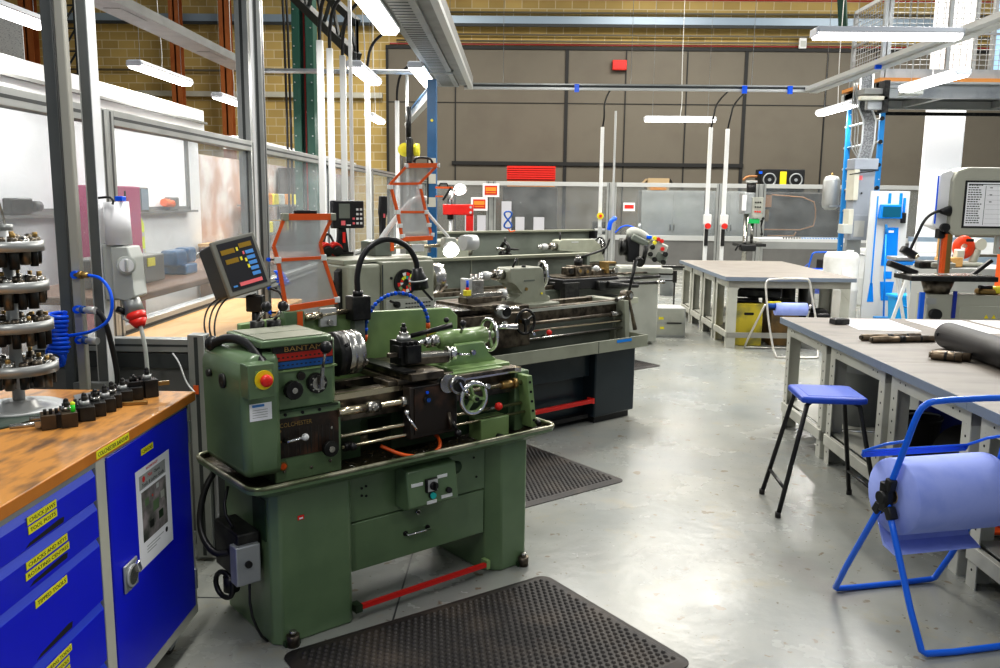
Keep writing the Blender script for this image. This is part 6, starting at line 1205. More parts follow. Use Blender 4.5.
# ================================================================== milling / grinding machine behind the rear lathe
t = thing('bench_grinder', 'pale grey tool grinder with dark wheel and coloured knobs behind the rear lathe', 'grinder', (1.3, 9.0, 0))
g = G(); g.box(1.05, 1.45, 8.8, 9.2, 0, .80, 'pgrey', .01); g.box(1.0, 1.6, 8.75, 9.25, .80, .86, 'pgrey', .01); g.build('pedestal', t, True)
g = G(); g.cyl((1.0, 8.9, 1.09), (1.08, 8.9, 1.09), .10, 'blackm', n=28); g.cyl((.99, 8.86, 1.09), (1.0, 8.86, 1.09), .085, 'black', n=24); g.box(1.08, 1.22, 8.8, 9.0, .92, 1.22, 'black', .02); g.build('grinding_wheel', t, True)
g = G(); g.tube([(1.10, 8.9, 1.22), (1.16, 8.86, 1.26), (1.25, 8.84, 1.24), (1.33, 8.84, 1.16)], [.05, .07, .075, .06, .05], 'pgrey', 12, smooth=1); g.rbox((1.22, 8.82, 1.17), (.22, .10, .08), 'grn_grey_d', ry=25, bev=.02); g.cyl((1.22, 8.9, 1.28), (1.22, 8.9, 1.36), .015, 'galv'); g.build('motor_housing', t, True)
g = G(); g.rbox((1.42, 8.80, 1.05), (.18, .08, .22), 'pgrey', ry=25, bev=.02); g.rbox((1.46, 8.78, .98), (.14, .05, .12), 'grn_grey_d', ry=25, bev=.02)
for k, (x, z_) in enumerate(((1.35, 1.10), (1.50, 1.02), (1.38, .96), (1.48, .93), (1.33, 1.02))): g.cyl((x, 8.75, z_), (x, 8.70, z_), .028, 'blackm', n=12)
g.build_each('control_head', t, True)
for (x, z_, m_) in ((1.38, 1.20, 'yellow'), (1.42, 1.19, 'redp'), (1.46, 1.17, 'redp'), (1.38, 1.15, 'dryel'), (1.47, 1.08, 'redp')):
    g = G(); g.cyl((x, 8.78, z_), (x, 8.74, z_), .022, m_, n=12); g.build('coloured_knob', t, True)
g = G(); g.rbox((1.32, 8.8, 1.21), (.06, .05, .04), 'hose', bev=.01); g.build('blue_fitting', t, True); gr_ = t
g = G(); g.cyl((1.25, 8.7, .92), (1.27, 8.66, 1.12), .022, 'blackm', .03, n=10); g.cyl((1.2, 8.7, .95), (1.2, 8.6, .93), .05, 'blackm', n=16); g.box(1.5, 1.75, 8.85, 8.95, .86, .88, 'blackm'); g.build_each('feed_lever', t, True); gr_.location = (1.50, 10.0, .04)
g = G(); g.box(-.30, .25, -.2, .2, 0, .36, 'lpanel', .006); g.box(-.28, .23, -.203, -.2, .03, .165, 'pgrey'); g.box(-.28, .23, -.203, -.2, .185, .345, 'pgrey'); g.box(.02, .2, -.215, -.203, .17, .185, 'black'); g.box(-.08, -.02, -.206, -.203, .22, .25, 'dryel'); g.box(-.06, -.01, -.206, -.203, .10, .13, 'dryel')
solo('tool_chest', g, 'low light grey two drawer chest on the floor behind the rear lathe', 'chest', (1.85, 10.6, 0))
g = G(); g.rev([(0, 0), (.13, 0), (.15, .40), (.165, .40), (.165, .43), (.15, .43), (.12, .03), (0, .03)], (0, 0, 0), (0, 0, 1), 'galv', 26); g.ring((0, 0, .3), (0, 0, 1), .148, .006, 'galv', 24, 6); solo('waste_bin', g, 'dull grey round bin on the far floor left of the middle benches', 'bin', (2.72, 15.2, 0))
g = G(); g.box(0, .55, -.02, .02, .48, .52, 'blackm'); g.box(.5, .56, -.03, .03, .36, .55, 'blackm'); g.box(.3, .5, -.015, .015, .38, .40, 'blackm'); g.box(.52, .54, -.02, .02, 0, .36, 'blackm'); g.box(.0, .03, -.02, .02, 0, .5, 'blackm'); solo('handrail', g, 'low black rail left of the far end of the middle benches', 'rail', (2.05, 13.8, 0))
# ================================================================== things at the far screens
def cupboard(x, w_, label):
    t = thing('cupboard', label, 'cupboard', (x, 21.7, 0), 0, 'light grey cupboards behind the far screens')
    g = G(); g.box(x, x+w_, 21.4, 21.95, 0, 1.93, 'lpanel', .006); g.build('carcass', t, True)
    for k in range(2): 
        g = G(); g.box(x+.01+k*w_/2, x+w_/2-.005+k*w_/2, 21.385, 21.4, .05, 1.90, 'lpanel', .003); d = g.build('door', t, True)
        G().box(x+w_/2-.06+.09*k, x+w_/2-.03+.09*k, 21.36, 21.385, .95, 1.1, 'alu_d').build('handle', d, True)
    return t
cupboard(3.1, 1.55, 'light grey cupboard behind the far screen, cardboard box standing on it'); cupboard(4.68, 1.2, 'light grey cupboard behind the pair of poles with red buttons')
g = G(); g.box(-.27, .27, -.2, .2, 0, .28, 'cardb'); g.prism([(-.27, .28), (-.42, .12), (-.40, .12), (-.25, .28)], 'xz', -.2, .2, 'cardb'); g.prism([(.27, .28), (.36, .14), (.38, .15), (.28, .29)], 'xz', -.2, .2, 'blackm'); g.box(-.26, .26, -.21, -.2, .1, .29, 'cardb'); g.box(-.2, .2, -.205, -.2, 0, .08, 'orsh')
solo('cardboard_box', g, 'open cardboard box on top of the light grey cupboard', 'box', (3.5, 21.6, 1.935))
t = thing('metal_shelving', 'shelving stack with bright red slatted front above the far screen', 'shelving', (.36, 22.5, 0))
g = G(); g.box(-.25, .98, 22.2, 22.9, 2.14, 2.52, 'redshut')
for k in range(6): g.box(-.26, .99, 22.16, 22.2, 2.19+k*.055, 2.225+k*.055, 'redp')
g.build('red_slats', t, True)
G().box(-.25, .98, 22.2, 22.9, 2.0, 2.14, 'orsh').build('orange_tray', t, True)
G().box(-.35, 1.05, 22.1, 23.0, 0, 2.0, 'mirror', .02).build('dark_body', t, True)
M['greysheet'] = mat('pale grey sheet', (.50, .50, .54), .6)
for x0, x1, z1 in ((-.95, -.74, 1.28), (-1.25, -1.03, 1.28), (-.36, -.12, 1.62), (-.02, .2, 1.25), (.42, .68, 1.25)):
    g = G(); g.box(x0, x1, 20.84, 20.85, .9, z1, 'greysheet'); solow('notice_sheet', g, {-.95: 'white sheet left of the thick far screen post', -1.25: 'white sheet behind the red bracket press', -.36: 'taller white sheet beside the looped dark blue cable', -.02: 'pale sheet just right of the looped dark blue cable', .42: 'pale square sheet in front of the dark far machine'}[x0], 'sheet', ((x0+x1)/2, 20.85, .9), 'pale sheets fixed low on the far screens')
for x, z_, l in ((-.62, 1.88, 'red and white warning sign on the thick far screen post'), (-.90, 1.55, 'small red and orange warning sign left of the far screen post')):
    t = thing('warning_sign', l, 'sign', (x, 20.8, z_-.12), 0, 'warning signs on the far screens')
    g = G(); g.box(x-.20, x+.20, 20.80, 20.81, z_-.16, z_+.16, 'paper'); g.build('backing', t, True)
    g = G(); g.box(x-.15, x+.15, 20.79, 20.80, z_-.11, z_+.11, 'redshut'); g.box(x-.13, x+.13, 20.787, 20.79, z_-.02, z_+.07, 'orsh'); g.box(x-.12, x+.12, 20.785, 20.79, z_-.07, z_-.05, 'orsh'); g.build('red_print', t, True)
g = G(); g.box(-.14, .14, 0, .01, 0, .2, 'paper'); g.box(-.11, .11, -.004, 0, .06, .15, 'redp'); solo('warning_sign', g, 'small red and white sign left of the grey cupboards', 'sign', (2.72, 20.8, 1.42))
g = G(); g.box(-.2, .2, -.15, .15, 0, 1.15, 'blackm', .02); solo('dark_locker', g, 'narrow dark locker behind the thin grey air pole', 'locker', (2.12, 21.6, 0))
# dark machine enclosure with copper edging
t = thing('machine_enclosure', 'large dark machine enclosure with copper coloured edging behind the far screens', 'machine', (6.8, 21.9, 0))
g = G(); g.box(5.92, 8.0, 21.4, 22.6, 0, 1.92, 'mirror', .03); g.build('body', t, True)
g = G(); g.tube([(6.1, 21.38, 1.0), (7.35, 21.38, 1.0), (7.42, 21.38, 1.4), (7.32, 21.38, 1.78), (6.3, 21.38, 1.85)], .018, 'copper', 6, smooth=1); g.tube([(6.25, 21.38, .85), (6.9, 21.38, .85), (6.95, 21.38, .95)], .018, 'copper', 6); g.box(6.15, 6.3, 21.37, 21.39, 1.55, 1.85, 'copper'); g.box(6.0, 6.25, 21.37, 21.39, 1.2, 1.5, 'rustcr'); g.build_each('copper_edging', t, True)
t = thing('fan_unit', 'black unit with two round fans and a yellow tag on top of the far machine', 'fan unit', (6.6, 21.6, 1.93))
g = G(); g.box(6.03, 7.12, 21.5, 22.0, 1.93, 2.48, 'black', .02); g.build('casing', t, True)
for x in (6.25, 6.9):
    g = G(); g.ring((x, 21.49, 2.22), (0, 1, 0), .15, .02, 'galv', 26, 6); g.cyl((x, 21.5, 2.22), (x, 21.47, 2.22), .04, 'galv', n=12); g.build('fan', t, True)
G().box(6.5, 6.66, 21.46, 21.5, 2.02, 2.42, 'yellow', .01).build('yellow_tag', t, True)
g = G(); g.box(5.98, 6.06, 21.47, 21.5, 2.36, 2.42, 'hose'); g.box(5.8, 5.95, 21.5, 21.6, 1.95, 2.2, 'copper'); g.tube([(5.6, 21.5, 2.2), (5.7, 21.5, 2.3), (5.95, 21.5, 2.3)], .03, 'copper', 8, smooth=1); g.build_each('copper_pipe', t, True)
# pillar drill
t = thing('pillar_drill', 'pillar drill with grey control box and green band behind the benches', 'drill', (4.6, 17.0, 0))
g = G(); g.cyl((4.56, 17.1, .05), (4.56, 17.1, 1.45), .05, 'steel', n=18); g.box(4.35, 4.85, 16.8, 17.4, 0, .06, 'blackm', .01); g.build('column', t, True)
g = G(); g.box(4.45, 4.65, 16.9, 17.3, 1.43, 1.85, 'galv', .02); g.cyl((4.6, 17, 1.85), (4.6, 17, 2.03), .09, 'black', n=20); g.cyl((4.6, 17, 2.03), (4.6, 17, 2.08), .11, 'lpanel', n=20); g.box(4.42, 4.48, 16.85, 16.95, 1.5, 1.8, 'paper'); g.build('head', t, True)
g = G(); g.box(4.60, 4.80, 16.82, 16.9, 1.36, 1.76, 'pgrey', .006)
for k in range(3):
    for j in range(3): g.cyl((4.65+.045*j, 16.82, 1.48+.09*k), (4.65+.045*j, 16.80, 1.48+.09*k), .016, 'blackm' if k else 'redp', n=8)
g.build('control_panel', t, True)
G().box(4.57, 4.76, 16.86, 17.0, 1.25, 1.34, mat('drill green', (.02, .45, .12), .4), .006).build('green_band', t, True)
g = G(); g.cyl((4.66, 17, .95), (4.66, 17, 1.25), .03, 'steel'); g.cyl((4.66, 17, .85), (4.66, 17, .95), .02, 'blackm', .035); g.build('spindle', t, True)
g = G(); g.box(4.35, 4.9, 16.8, 17.25, .80, .86, 'blackm', .01); g.rbox((4.55, 16.85, .78), (.3, .2, .14), 'black', bev=.03); g.tube([(4.3, 16.8, .72), (4.35, 16.8, .82), (4.5, 16.8, .88)], .02, 'black', 6); g.build('table', t, True)
for k in range(3):
    a = R(20+120*k); g = G(); g.cyl((4.82, 16.95, 1.2), (4.82+.02, 16.95+.15*math.cos(a)*.3, 1.2+.17*math.sin(a)+.03), .014, 'blackm'); g.ball((4.84, 16.95+.05*math.cos(a), 1.2+.19*math.sin(a)+.03), .03, 'black', 8); g.build('feed_handle', t, True)
t = thing('roller_table', 'long pale table with a row of small blue clips behind the benches', 'table', (6.2, 18.0, 0))
g = G(); g.box(5.0, 7.3, 17.7, 18.3, .86, .93, 'wtube', .004); g.box(5.05, 7.25, 17.68, 17.7, .72, .86, 'lpanel'); g.build('table_top', t, True)
for x in (5.08, 7.2): G().box(x-.03, x+.03, 17.75, 17.82, 0, .86, 'lpanel').build('leg', t, True)
g = G(); 
for k in range(30): g.box(5.5+k*.055, 5.525+k*.055, 17.7, 17.74, .93, .96, 'keyb' if k > 6 else 'black')
o = g.build('blue_clips', t, True); o['kind'] = 'stuff'
g = G(); g.box(-.3, .3, -.25, .25, 0, .55, 'cab_in', .02); g.box(-.1, .12, -.255, -.25, .2, .5, 'paper'); g.cyl((.01, -.256, .37), (.01, -.262, .37), .05, 'redp'); solo('dark_locker', g, 'dark cabinet with a white and red label under the pale far table', 'cabinet', (6.35, 17.0, 0))
M['oranged2'] = mat('orange brown deck edge', (.50, .21, .05), .6)
M['galv_l'] = mat('bright galvanised rail', (.62, .65, .67), .4, .3)
M['wdrum'] = mat('white translucent drum', (.72, .73, .70), .5, 0, (.60, .60, .56), 4)
# ================================================================== mezzanine, ladder frame and electrics
t = thing('mezzanine_platform', 'grey steel mezzanine with an orange edge and mesh guardrail at top right', 'mezzanine', (9, 14, 3.2))
g = G(); g.box(5.02, 13.5, 12.3, 12.42, 3.12, 3.32, 'galv'); g.box(5.02, 13.5, 12.24, 12.46, 3.30, 3.33, 'galv'); g.box(5.02, 5.14, 12.3, 13.6, 3.12, 3.30, 'galv'); g.build('edge_beam', t, True)
g = G(); g.box(5.0, 13.5, 12.25, 13.65, 3.33, 3.38, 'oranged2'); g.build('deck', t, True)
g = G(); g.box(5.02, 13.5, 12.45, 13.6, 3.22, 3.30, 'truss')
g.build('underside', t, True)
for k in range(5):
    g = G(); g.box(5.9+k*1.35, 5.98+k*1.35, 12.42, 13.55, 3.12, 3.22, 'alu'); g.build('joist', t, True)
g = G(); g.box(5.0, 13.5, 13.55, 13.65, 3.10, 3.3, 'lpanel'); g.box(5.3, 13.5, 13.5, 13.54, 3.0, 3.05, 'blackm'); g.build_each('rear_beam', t, True)
def rail(name, p0, p1, n, label=None, hgt=1.1, post=.05, wires=14, vstep=.09):
    p0, p1 = Vector(p0), Vector(p1); up = Vector((0, 0, hgt))
    for k in range(n+1):
        q = p0.lerp(p1, k/n); g = G(); g.bar(q, q+up, post, post, 'galv'); g.build('post', t, True)
    g = G(); g.bar(p0+up, p1+up, .05, .05, 'galv_l'); g.bar(p0+up*.55, p1+up*.55, .03, .03, 'galv'); g.box(min(p0.x, p1.x)-.01, max(p0.x, p1.x)+.01, min(p0.y, p1.y)-.01, max(p0.y, p1.y)+.01, p0.z, p0.z+.13, 'galv'); g.build_each('handrail', t, True)
    g = G(); L_ = (p1-p0).length; k = 0
    while k*vstep < L_: q = p0.lerp(p1, k*vstep/L_); g.tube([q+Vector((0, 0, .1)), q+up], .005, 'galv', 4, caps=False); k += 1
    for j in range(wires): z_ = .12+j*(hgt-.14)/wires; g.tube([p0+Vector((0, 0, z_)), p1+Vector((0, 0, z_))], .005, 'galv', 4, caps=False)
    g.build('mesh_infill', t, True)
rail('side', (5.06, 12.36, 3.38), (5.06, 13.45, 3.38), 1)
rail('front', (5.12, 12.34, 3.38), (13.3, 12.34, 3.38), 10)
t = thing('upper_partition', 'wall of white and blue lit panels standing on the mezzanine behind the mesh', 'partition', (8.5, 16.5, 3.38))
for x0, x1, m_, nm in ((8.0, 8.35, 'winblue', 'blue_panel'), (8.5, 8.85, 'winblue', 'blue_panel'), (9.0, 11, 'winlit', 'white_panel')):
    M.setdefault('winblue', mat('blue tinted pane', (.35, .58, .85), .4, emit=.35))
    g = G(); g.box(x0, x1, 15.0, 15.04, 3.42, 6.5, m_); g.build(nm, t, True)
g = G()
for x in (7.66, 7.96, 8.42, 8.92): g.box(x-.03, x+.03, 14.98, 15.06, 3.38, 6.5, 'galv')
g.build_each('frame', t, True)
g = G(); g.bar((4.6, 13.6, 4.9), (7.2, 13.0, 5.9), .12, .06, 'steelgrn'); solow('roof_brace', g, 'dark green diagonal roof brace behind the mesh guardrail', 'brace', (6, 13.4, 4.9))
g = G(); g.bar((4.75, 13.4, 5.2), (5.1, 14, 4.2), .12, .1, 'steelgrn'); solow('roof_brace', g, 'dark green steel strut at the top edge above the long light', 'brace', (5.5, 15, 4.2))
# ladder frame
t = thing('ladder_frame', 'sky blue upright frame with grey rungs below the mezzanine corner', 'ladder', (5.1, 13.0, 0))
for x, y in ((5.15, 12.42), (5.10, 13.5)):
    g = G(); g.box(x-.045, x+.025, y-.025, y+.025, 0, 3.12, 'ladder', .003)
    for k in range(6): g.cyl((x, y-.024, .5+k*.5), (x, y-.03, .5+k*.5), .01, 'alu_l', n=8)
    g.build('upright', t, True)
for k in range(7): 
    z_ = .9+k*.32; g = G(); g.cyl((5.11, 12.35, z_+.02), (5.09, 13.62, z_+.0), .018, 'alu', n=8); g.cyl((5.11, 12.33, z_+.02), (5.11, 12.36, z_+.02), .03, 'black', n=8); g.build('rung', t, True)
t = thing('distribution_board', 'tall light grey electrical distribution boxes with a dark strap on the ladder frame', 'distribution board', (4.82, 12.2, 0))
g = G(); g.box(4.68, 4.955, 12.05, 12.28, 1.15, 2.18, 'galvp', .01); g.box(4.68, 4.94, 12.04, 12.05, 1.17, 1.50, 'galvp', .004); g.box(4.71, 4.85, 12.03, 12.04, 1.20, 1.42, 'lpanel'); g.build('main_box', t, True)
g = G(); g.box(4.64, 4.97, 12.0, 12.28, 2.12, 2.27, 'galvp', .01); g.box(4.65, 4.72, 12.0, 12.28, 1.70, 2.12, 'cream', .008); g.build('side_box', t, True)
g = G(); g.box(4.61, 4.68, 12.0, 12.2, 1.36, 1.58, 'cream', .006); g.build('switch_box', t, True)
g = G(); g.box(4.55, 4.68, 12.0, 12.2, 1.24, 1.37, 'greybox', .006); g.build('junction_box', t, True)
g = G(); g.tube([(4.58, 11.99, 2.05), (4.75, 11.99, 2.08), (4.97, 11.99, 2.11)], .008, 'black', 6); g.build('strap', t, True)
g = G(); g.cyl((4.78, 12.04, 1.80), (4.78, 12.03, 1.80), .012, 'black', n=8); g.build('lock', t, True)
G().box(4.72, 4.78, 12.045, 12.05, 1.98, 2.04, 'keyr').build('red_label', t, True)
g = G(); g.box(4.72, 4.92, 12.28, 12.36, 0, 1.2, 'galv'); g.build('support', t, True)
# cable ladder dropping from the mezzanine
t = thing('cable_ladder', 'vertical perforated cable ladder with grey cables above the distribution boxes', 'cable tray', (4.88, 12.2, 2.28))
g = G(); P = [(4.80, 12.2, 3.42), (4.80, 12.2, 2.98), (4.88, 12.2, 2.80), (4.88, 12.2, 2.50), (4.84, 12.2, 2.27)]
for s_ in (-.085, .085): g.tube([(p[0]+s_, p[1], p[2]) for p in P], .014, 'galv_l', 6)
g.build_each('side_rail', t, True)
g = G(); g.box(4.72, 4.88, 12.21, 12.22, 2.98, 3.42, 'galvdk'); g.prism([(4.72, 2.98), (4.88, 2.98), (4.96, 2.80), (4.96, 2.50), (4.92, 2.27), (4.76, 2.27), (4.80, 2.5), (4.80, 2.80)], 'xz', 12.21, 12.22, 'galvdk'); g.build('back_plate', t, True)
for s_ in (-.26, -.21, -.17): g = G(); g.tube([(4.76+s_*.5, 12.2, 3.3), (4.76+s_*.5, 12.2, 3.0), (4.90+s_, 12.2, 2.75), (4.90+s_, 12.2, 2.45), (4.84+s_*.3, 12.2, 2.27)], .009, 'alu', 6, smooth=1); g.build('cable', t, True)
t = thing('mezzanine_brackets', 'grey bracket boxes and short rail under the corner of the mezzanine', 'bracket', (5.0, 12.2, 3.0))
g = G(); g.box(4.68, 4.95, 11.95, 12.2, 3.12, 3.20, 'tray', .006); g.box(4.62, 4.98, 11.9, 12.0, 3.04, 3.09, 'cream', .004); g.box(4.93, 5.0, 11.9, 12.1, 2.88, 3.30, 'blackm', .004); g.box(5.2, 5.45, 11.9, 12.1, 3.12, 3.2, 'greybox', .004); g.box(5.0, 5.5, 11.9, 12.0, 3.2, 3.24, 'galv'); g.box(4.74, 4.95, 11.95, 12.05, 2.92, 3.04, 'galv'); g.build('bracket', t, True)
# grey tank
t = thing('air_receiver', 'small dull silver cylinder tank beside the sky blue frame', 'tank', (4.98, 13.75, 1.55))
g = G(); g.rev([(0, 0), (.08, .01), (.125, .05), (.13, .10), (.13, .46), (.10, .52), (.03, .54), (0, .54)], (4.98, 13.75, 1.55), (0, 0, 1), 'alu', 26); g.build('body', t, True)
g = G(); g.box(4.92, 5.12, 13.56, 13.63, 1.60, 1.63, 'galv'); g.cyl((4.98, 13.75, 2.08), (4.98, 13.75, 2.13), .02, 'brass'); g.build('bracket', t, True)
# white column
M['whiteglow'] = mat('white column paint with added glow', (.92, .93, .95), .5, emit=.35)  # emission added so the plain white column glows as if in daylight
g = G(); g.box(6.50, 7.12, 14.0, 14.08, 0, 8.0, 'whiteglow', .02); solow('white_column', g, 'broad bright white column rising past the mezzanine behind the bandsaw', 'column', (6.8, 14.2, 0))
g = G(); g.box(7.9, 8.1, 13.9, 14.1, 0, 3.1, 'crane'); solow('steel_post', g, 'dark blue steel post at the far right under the mezzanine', 'post', (8, 14, 0))
# white drums
def drum(x, y, h, r, label):
    g = G(); g.rev([(0, 0), (r*.96, 0), (r, .03), (r, h*.45), (r*1.03, h*.47), (r*1.03, h*.50), (r, h*.52), (r, h-.08), (r*.96, h-.04), (r*.80, h), (0, h)], (0, 0, 0), (0, 0, 1), 'wdrum', 30); g.cyl((r*.4, -.05, h), (r*.4, -.05, h+.03), .05, 'wdrum', n=14); g.box(-r*.3, r*.2, -r*1.0-.004, -r*.9, h*.6, h*.8, 'paper')
    solo('plastic_drum', g, label, 'drum', (x, y, 0), 0, 'white drums beside the shadow board')
drum(4.52, 11.9, .99, .235, 'large white drum directly behind the blue tube roll stand'); drum(5.75, 14.2, .93, .22, 'white drum with fittings partly hidden behind the nearer white drum'); 
g = G(); g.box(-.3, .3, -.2, .2, 0, .06, 'ply', .006); g.box(-.2, .25, -.15, .15, .06, .10, 'cardb', .004); solo('wooden_pallet', g, 'low wooden board on the floor right of the middle benches', 'pallet', (4.5, 11.2, 0))
# ================================================================== shadow board
t = thing('shadow_board', 'white cleaning station board with cyan tool outlines', 'board', (5.1, 11.77, 0))
bx0, bx1, by = 4.80, 5.32, 11.75
g = G(); g.prism([(bx0-.02, .02), (bx1-.02, .02), (bx1, 1.83), (bx0, 1.83)], 'xz', by, by+.03, 'pboard'); g.build('board', t, True)
g = G(); yb = by-.004
g.box(bx0+.08, bx0+.10, yb, by, .55, 1.76, 'cyan'); g.prism([(bx0+.05, .32), (bx0+.14, .32), (bx0+.11, .58), (bx0+.075, .58)], 'xz', yb, by, 'cyan'); g.box(bx0+.23, bx0+.27, yb, by, 1.66, 1.80, 'cyan'); g.box(bx0+.38, bx0+.42, yb, by, 1.58, 1.80, 'cyan')
g.prism([(bx0+.20, .82), (bx0+.42, .82), (bx0+.40, 1.34), (bx0+.22, 1.34)], 'xz', yb, by, 'cyan'); g.prism([(bx0+.24, .34), (bx0+.37, .34), (bx0+.40, .60), (bx0+.21, .60)], 'xz', yb, by, 'cyan'); g.box(bx0+.25, bx0+.36, yb, by, .64, .74, 'cyan'); g.build_each('tool_outline', t, True)
g = G(); g.box(bx0+.27, bx0+.34, by-.006, by-.004, 1.27, 1.30, 'paper'); g.build('hand_hole', t, True)
t = thing('dustpan', 'cyan dustpan hanging at the top of the shadow board', 'dustpan', (5.1, 11.7, 1.46))
g = G(); g.prism([(bx0+.10, 1.46), (bx0+.40, 1.46), (bx0+.38, 1.65), (bx0+.12, 1.65)], 'xz', by-.10, by-.005, 'cyan', .01); g.build('pan', t, True)
G().box(bx0+.13, bx0+.37, by-.105, by-.10, 1.48, 1.62, mat('dark teal', (0, .09, .16), .4)).build('opening', t, True)
g = G(); g.box(0, .06, -.05, 0, 0, .14, 'black', .01); g.box(.015, .045, -.04, -.01, .14, .34, 'cyan', .008); solo('hand_brush', g, 'black bristled hand brush with a cyan handle beside the dustpan', 'brush', (5.21, 11.742, 1.40), 0)
t = thing('broom', 'cyan handled broom standing against the shadow board', 'broom', (5.0, 11.5, 0))
g = G(); g.cyl((4.99, 11.5, .15), (5.02, 11.72, 1.36), .012, 'cyan', n=8); g.cyl((5.018, 11.7, 1.25), (5.021, 11.722, 1.38), .018, 'ladder', n=8); g.build('handle', t, True)
g = G(); g.box(4.86, 5.18, 11.44, 11.54, .10, .15, 'ladder', .006); g.build('head', t, True); g = G(); g.prism([(4.84, .0), (5.20, .0), (5.18, .11), (4.86, .11)], 'xz', 11.43, 11.55, 'black'); g.build('bristles', t, True)
t = thing('mop_bucket', 'cyan blue bucket with a folded bag standing before the shadow board', 'bucket', (4.97, 10.9, 0))
g = G(); g.prism([(-.12, 0), (.10, 0), (.18, .50), (-.16, .50)], 'xz', -.13, .13, 'cyanl', .02); g.box(-.18, .18, -.14, .14, .48, .52, 'cyanl', .008); g.build('body', t); g = G(); g.tube([(-.16, -.14, .50), (-.1, -.15, .38), (.05, -.16, .36), (.17, -.14, .50)], .012, 'ladder', 6, smooth=2); g.build('handle', t)
for i, (x, m_, l, a) in enumerate(((5.14, 'ladder', 'folded mid blue floor sign leaning beside the cyan bucket', 4), (5.24, 'cyanl', 'narrow pale blue floor sign between the bucket and the bandsaw', -3), (5.34, 'yellow', 'yellow floor sign peeping out low between bucket and bandsaw', 8))):
    g = G(); h = (.60, .62, .36)[i]; g.prism([(-.06, 0), (.06, 0), (.03, h), (-.03, h)], 'xz', -.12, -.09, m_, .006); g.prism([(-.06, 0), (.06, 0), (.03, h), (-.03, h)], 'xz', -.02, .01, m_, .006); g.box(-.03, .03, -.12, .01, h-.02, h, m_)
    solo('floor_sign', g, l, 'floor sign', (x, 11.0-.15*i, 0), a, 'folding floor signs by the bandsaw')
# ================================================================== bandsaw
t = thing('bandsaw', 'large beige bandsaw with orange parts and a chart on its head, at the right', 'bandsaw', (3.75, 7.1, 0))
g = G(); g.prism([(3.48, 1.45), (3.52, 1.41), (4.9, 1.41), (4.9, 1.95), (3.60, 1.95), (3.51, 1.92), (3.48, 1.85)], 'xz', 6.95, 7.20, 'beige', .012); hd = g.build('upper_housing', t, True)
g = G(); g.prism([(3.37, 1.48), (3.50, 1.43), (3.52, 1.90), (3.48, 1.93), (3.40, 1.90)], 'xz', 7.0, 7.18, 'white', .012); g.box(3.378, 3.386, 6.99, 7.0, 1.5, 1.88, 'hose'); g.build('side_panel', t, True)
g = G(Matrix.Translation((-.01, 0, -.065))); g.box(3.585, 4.02, 6.944, 6.95, 1.535, 1.91, 'ink', .002); g.box(3.60, 4.01, 6.940, 6.944, 1.55, 1.895, 'paper')
random.seed(3)
for k in range(17):
    z_ = 1.87-k*.0185; x = 3.61
    while x < 3.69+.03*random.random(): w_ = random.uniform(.008, .02); g.box(x, x+w_, 6.9385, 6.94, z_, z_+.007, 'ink'); x += w_+.006
    if k % 2 == 0: g.box(3.76, 4.0, 6.9390, 6.94, z_-.002, z_-.0005, 'lpanel')
    if k < 8 and k % 3 == 1: g.box(3.78, 3.80, 6.9385, 6.94, z_, z_+.006, 'ink')
g.box(3.745, 3.748, 6.939, 6.94, 1.56, 1.87, 'ink'); g.box(3.61, 3.95, 6.9385, 6.94, 1.878, 1.884, 'ink'); g.build('wall_chart', hd, True)
g = G(); g.box(3.42, 3.48, 6.98, 7.06, 1.38, 1.46, 'black', .01); g.cyl((3.45, 6.98, 1.47), (3.45, 6.94, 1.47), .035, 'black'); g.build('tension_knob', t, True)
g = G(); g.box(3.46, 3.49, 6.98, 7.03, 1.10, 1.42, 'orange'); g.box(3.49, 3.53, 6.98, 7.04, 1.10, 1.42, 'brass'); g.box(3.445, 3.451, 7.0, 7.02, 1.05, 1.45, 'chrome'); g.box(3.44, 3.53, 6.98, 7.04, 1.42, 1.45, 'black'); g.build('blade_guard', t, True)
g = G(); g.box(4.02, 4.14, 7.0, 7.2, .92, 1.42, 'orange', .01); g.build('orange_frame_post', t, True)
g = G(); g.box(3.17, 3.86, 6.85, 7.18, 1.045, 1.085, 'blackm', .006); g.box(3.19, 3.84, 6.87, 7.16, 1.085, 1.09, 'steel'); g.build('table', t, True)
g = G(); g.cyl((3.48, 7.06, .92), (3.48, 7.06, 1.045), .09, 'worn', .13, n=20); g.build('trunnion', t, True)
g = G(); g.prism([(3.34, .02), (5.0, .02), (5.0, .91), (3.55, .93), (3.36, .93)], 'xz', 6.95, 7.15, 'beige', .01); g.box(3.62, 5.0, 6.94, 6.95, .10, .84, 'beige', .004); g.box(3.56, 3.585, 6.93, 6.95, .74, .96, 'blueblk'); g.box(3.57, 3.575, 6.94, 6.95, .1, .74, 'greybox'); g.box(3.35, 3.43, 6.947, 6.95, .85, .90, 'lpanel'); g.build('base_cabinet', t, True)
g = G(); g.cyl((3.42, 6.95, .77), (3.42, 6.90, .77), .045, 'black', n=22); g.build('tracking_knob', t, True)
for x in (3.84, 3.90): g = G(); g.prism([(x-.018, .74), (x+.018, .74), (x, .77)], 'xz', 6.936, 6.94, 'yellow'); g.build('warning_triangle', t, True)
g = G(); g.box(3.90, 4.01, 7.0, 7.05, 1.26, 1.41, 'greybox', .006)
for dx, dz, m_ in ((.015, .12, 'redp'), (.05, .12, 'teal'), (.015, .06, 'redp'), (.05, .06, 'black')): g.cyl((3.92+dx, 7.0, 1.25+dz), (3.92+dx, 6.98, 1.25+dz), .012, m_, n=10)
g.build('switch_box', t, True)
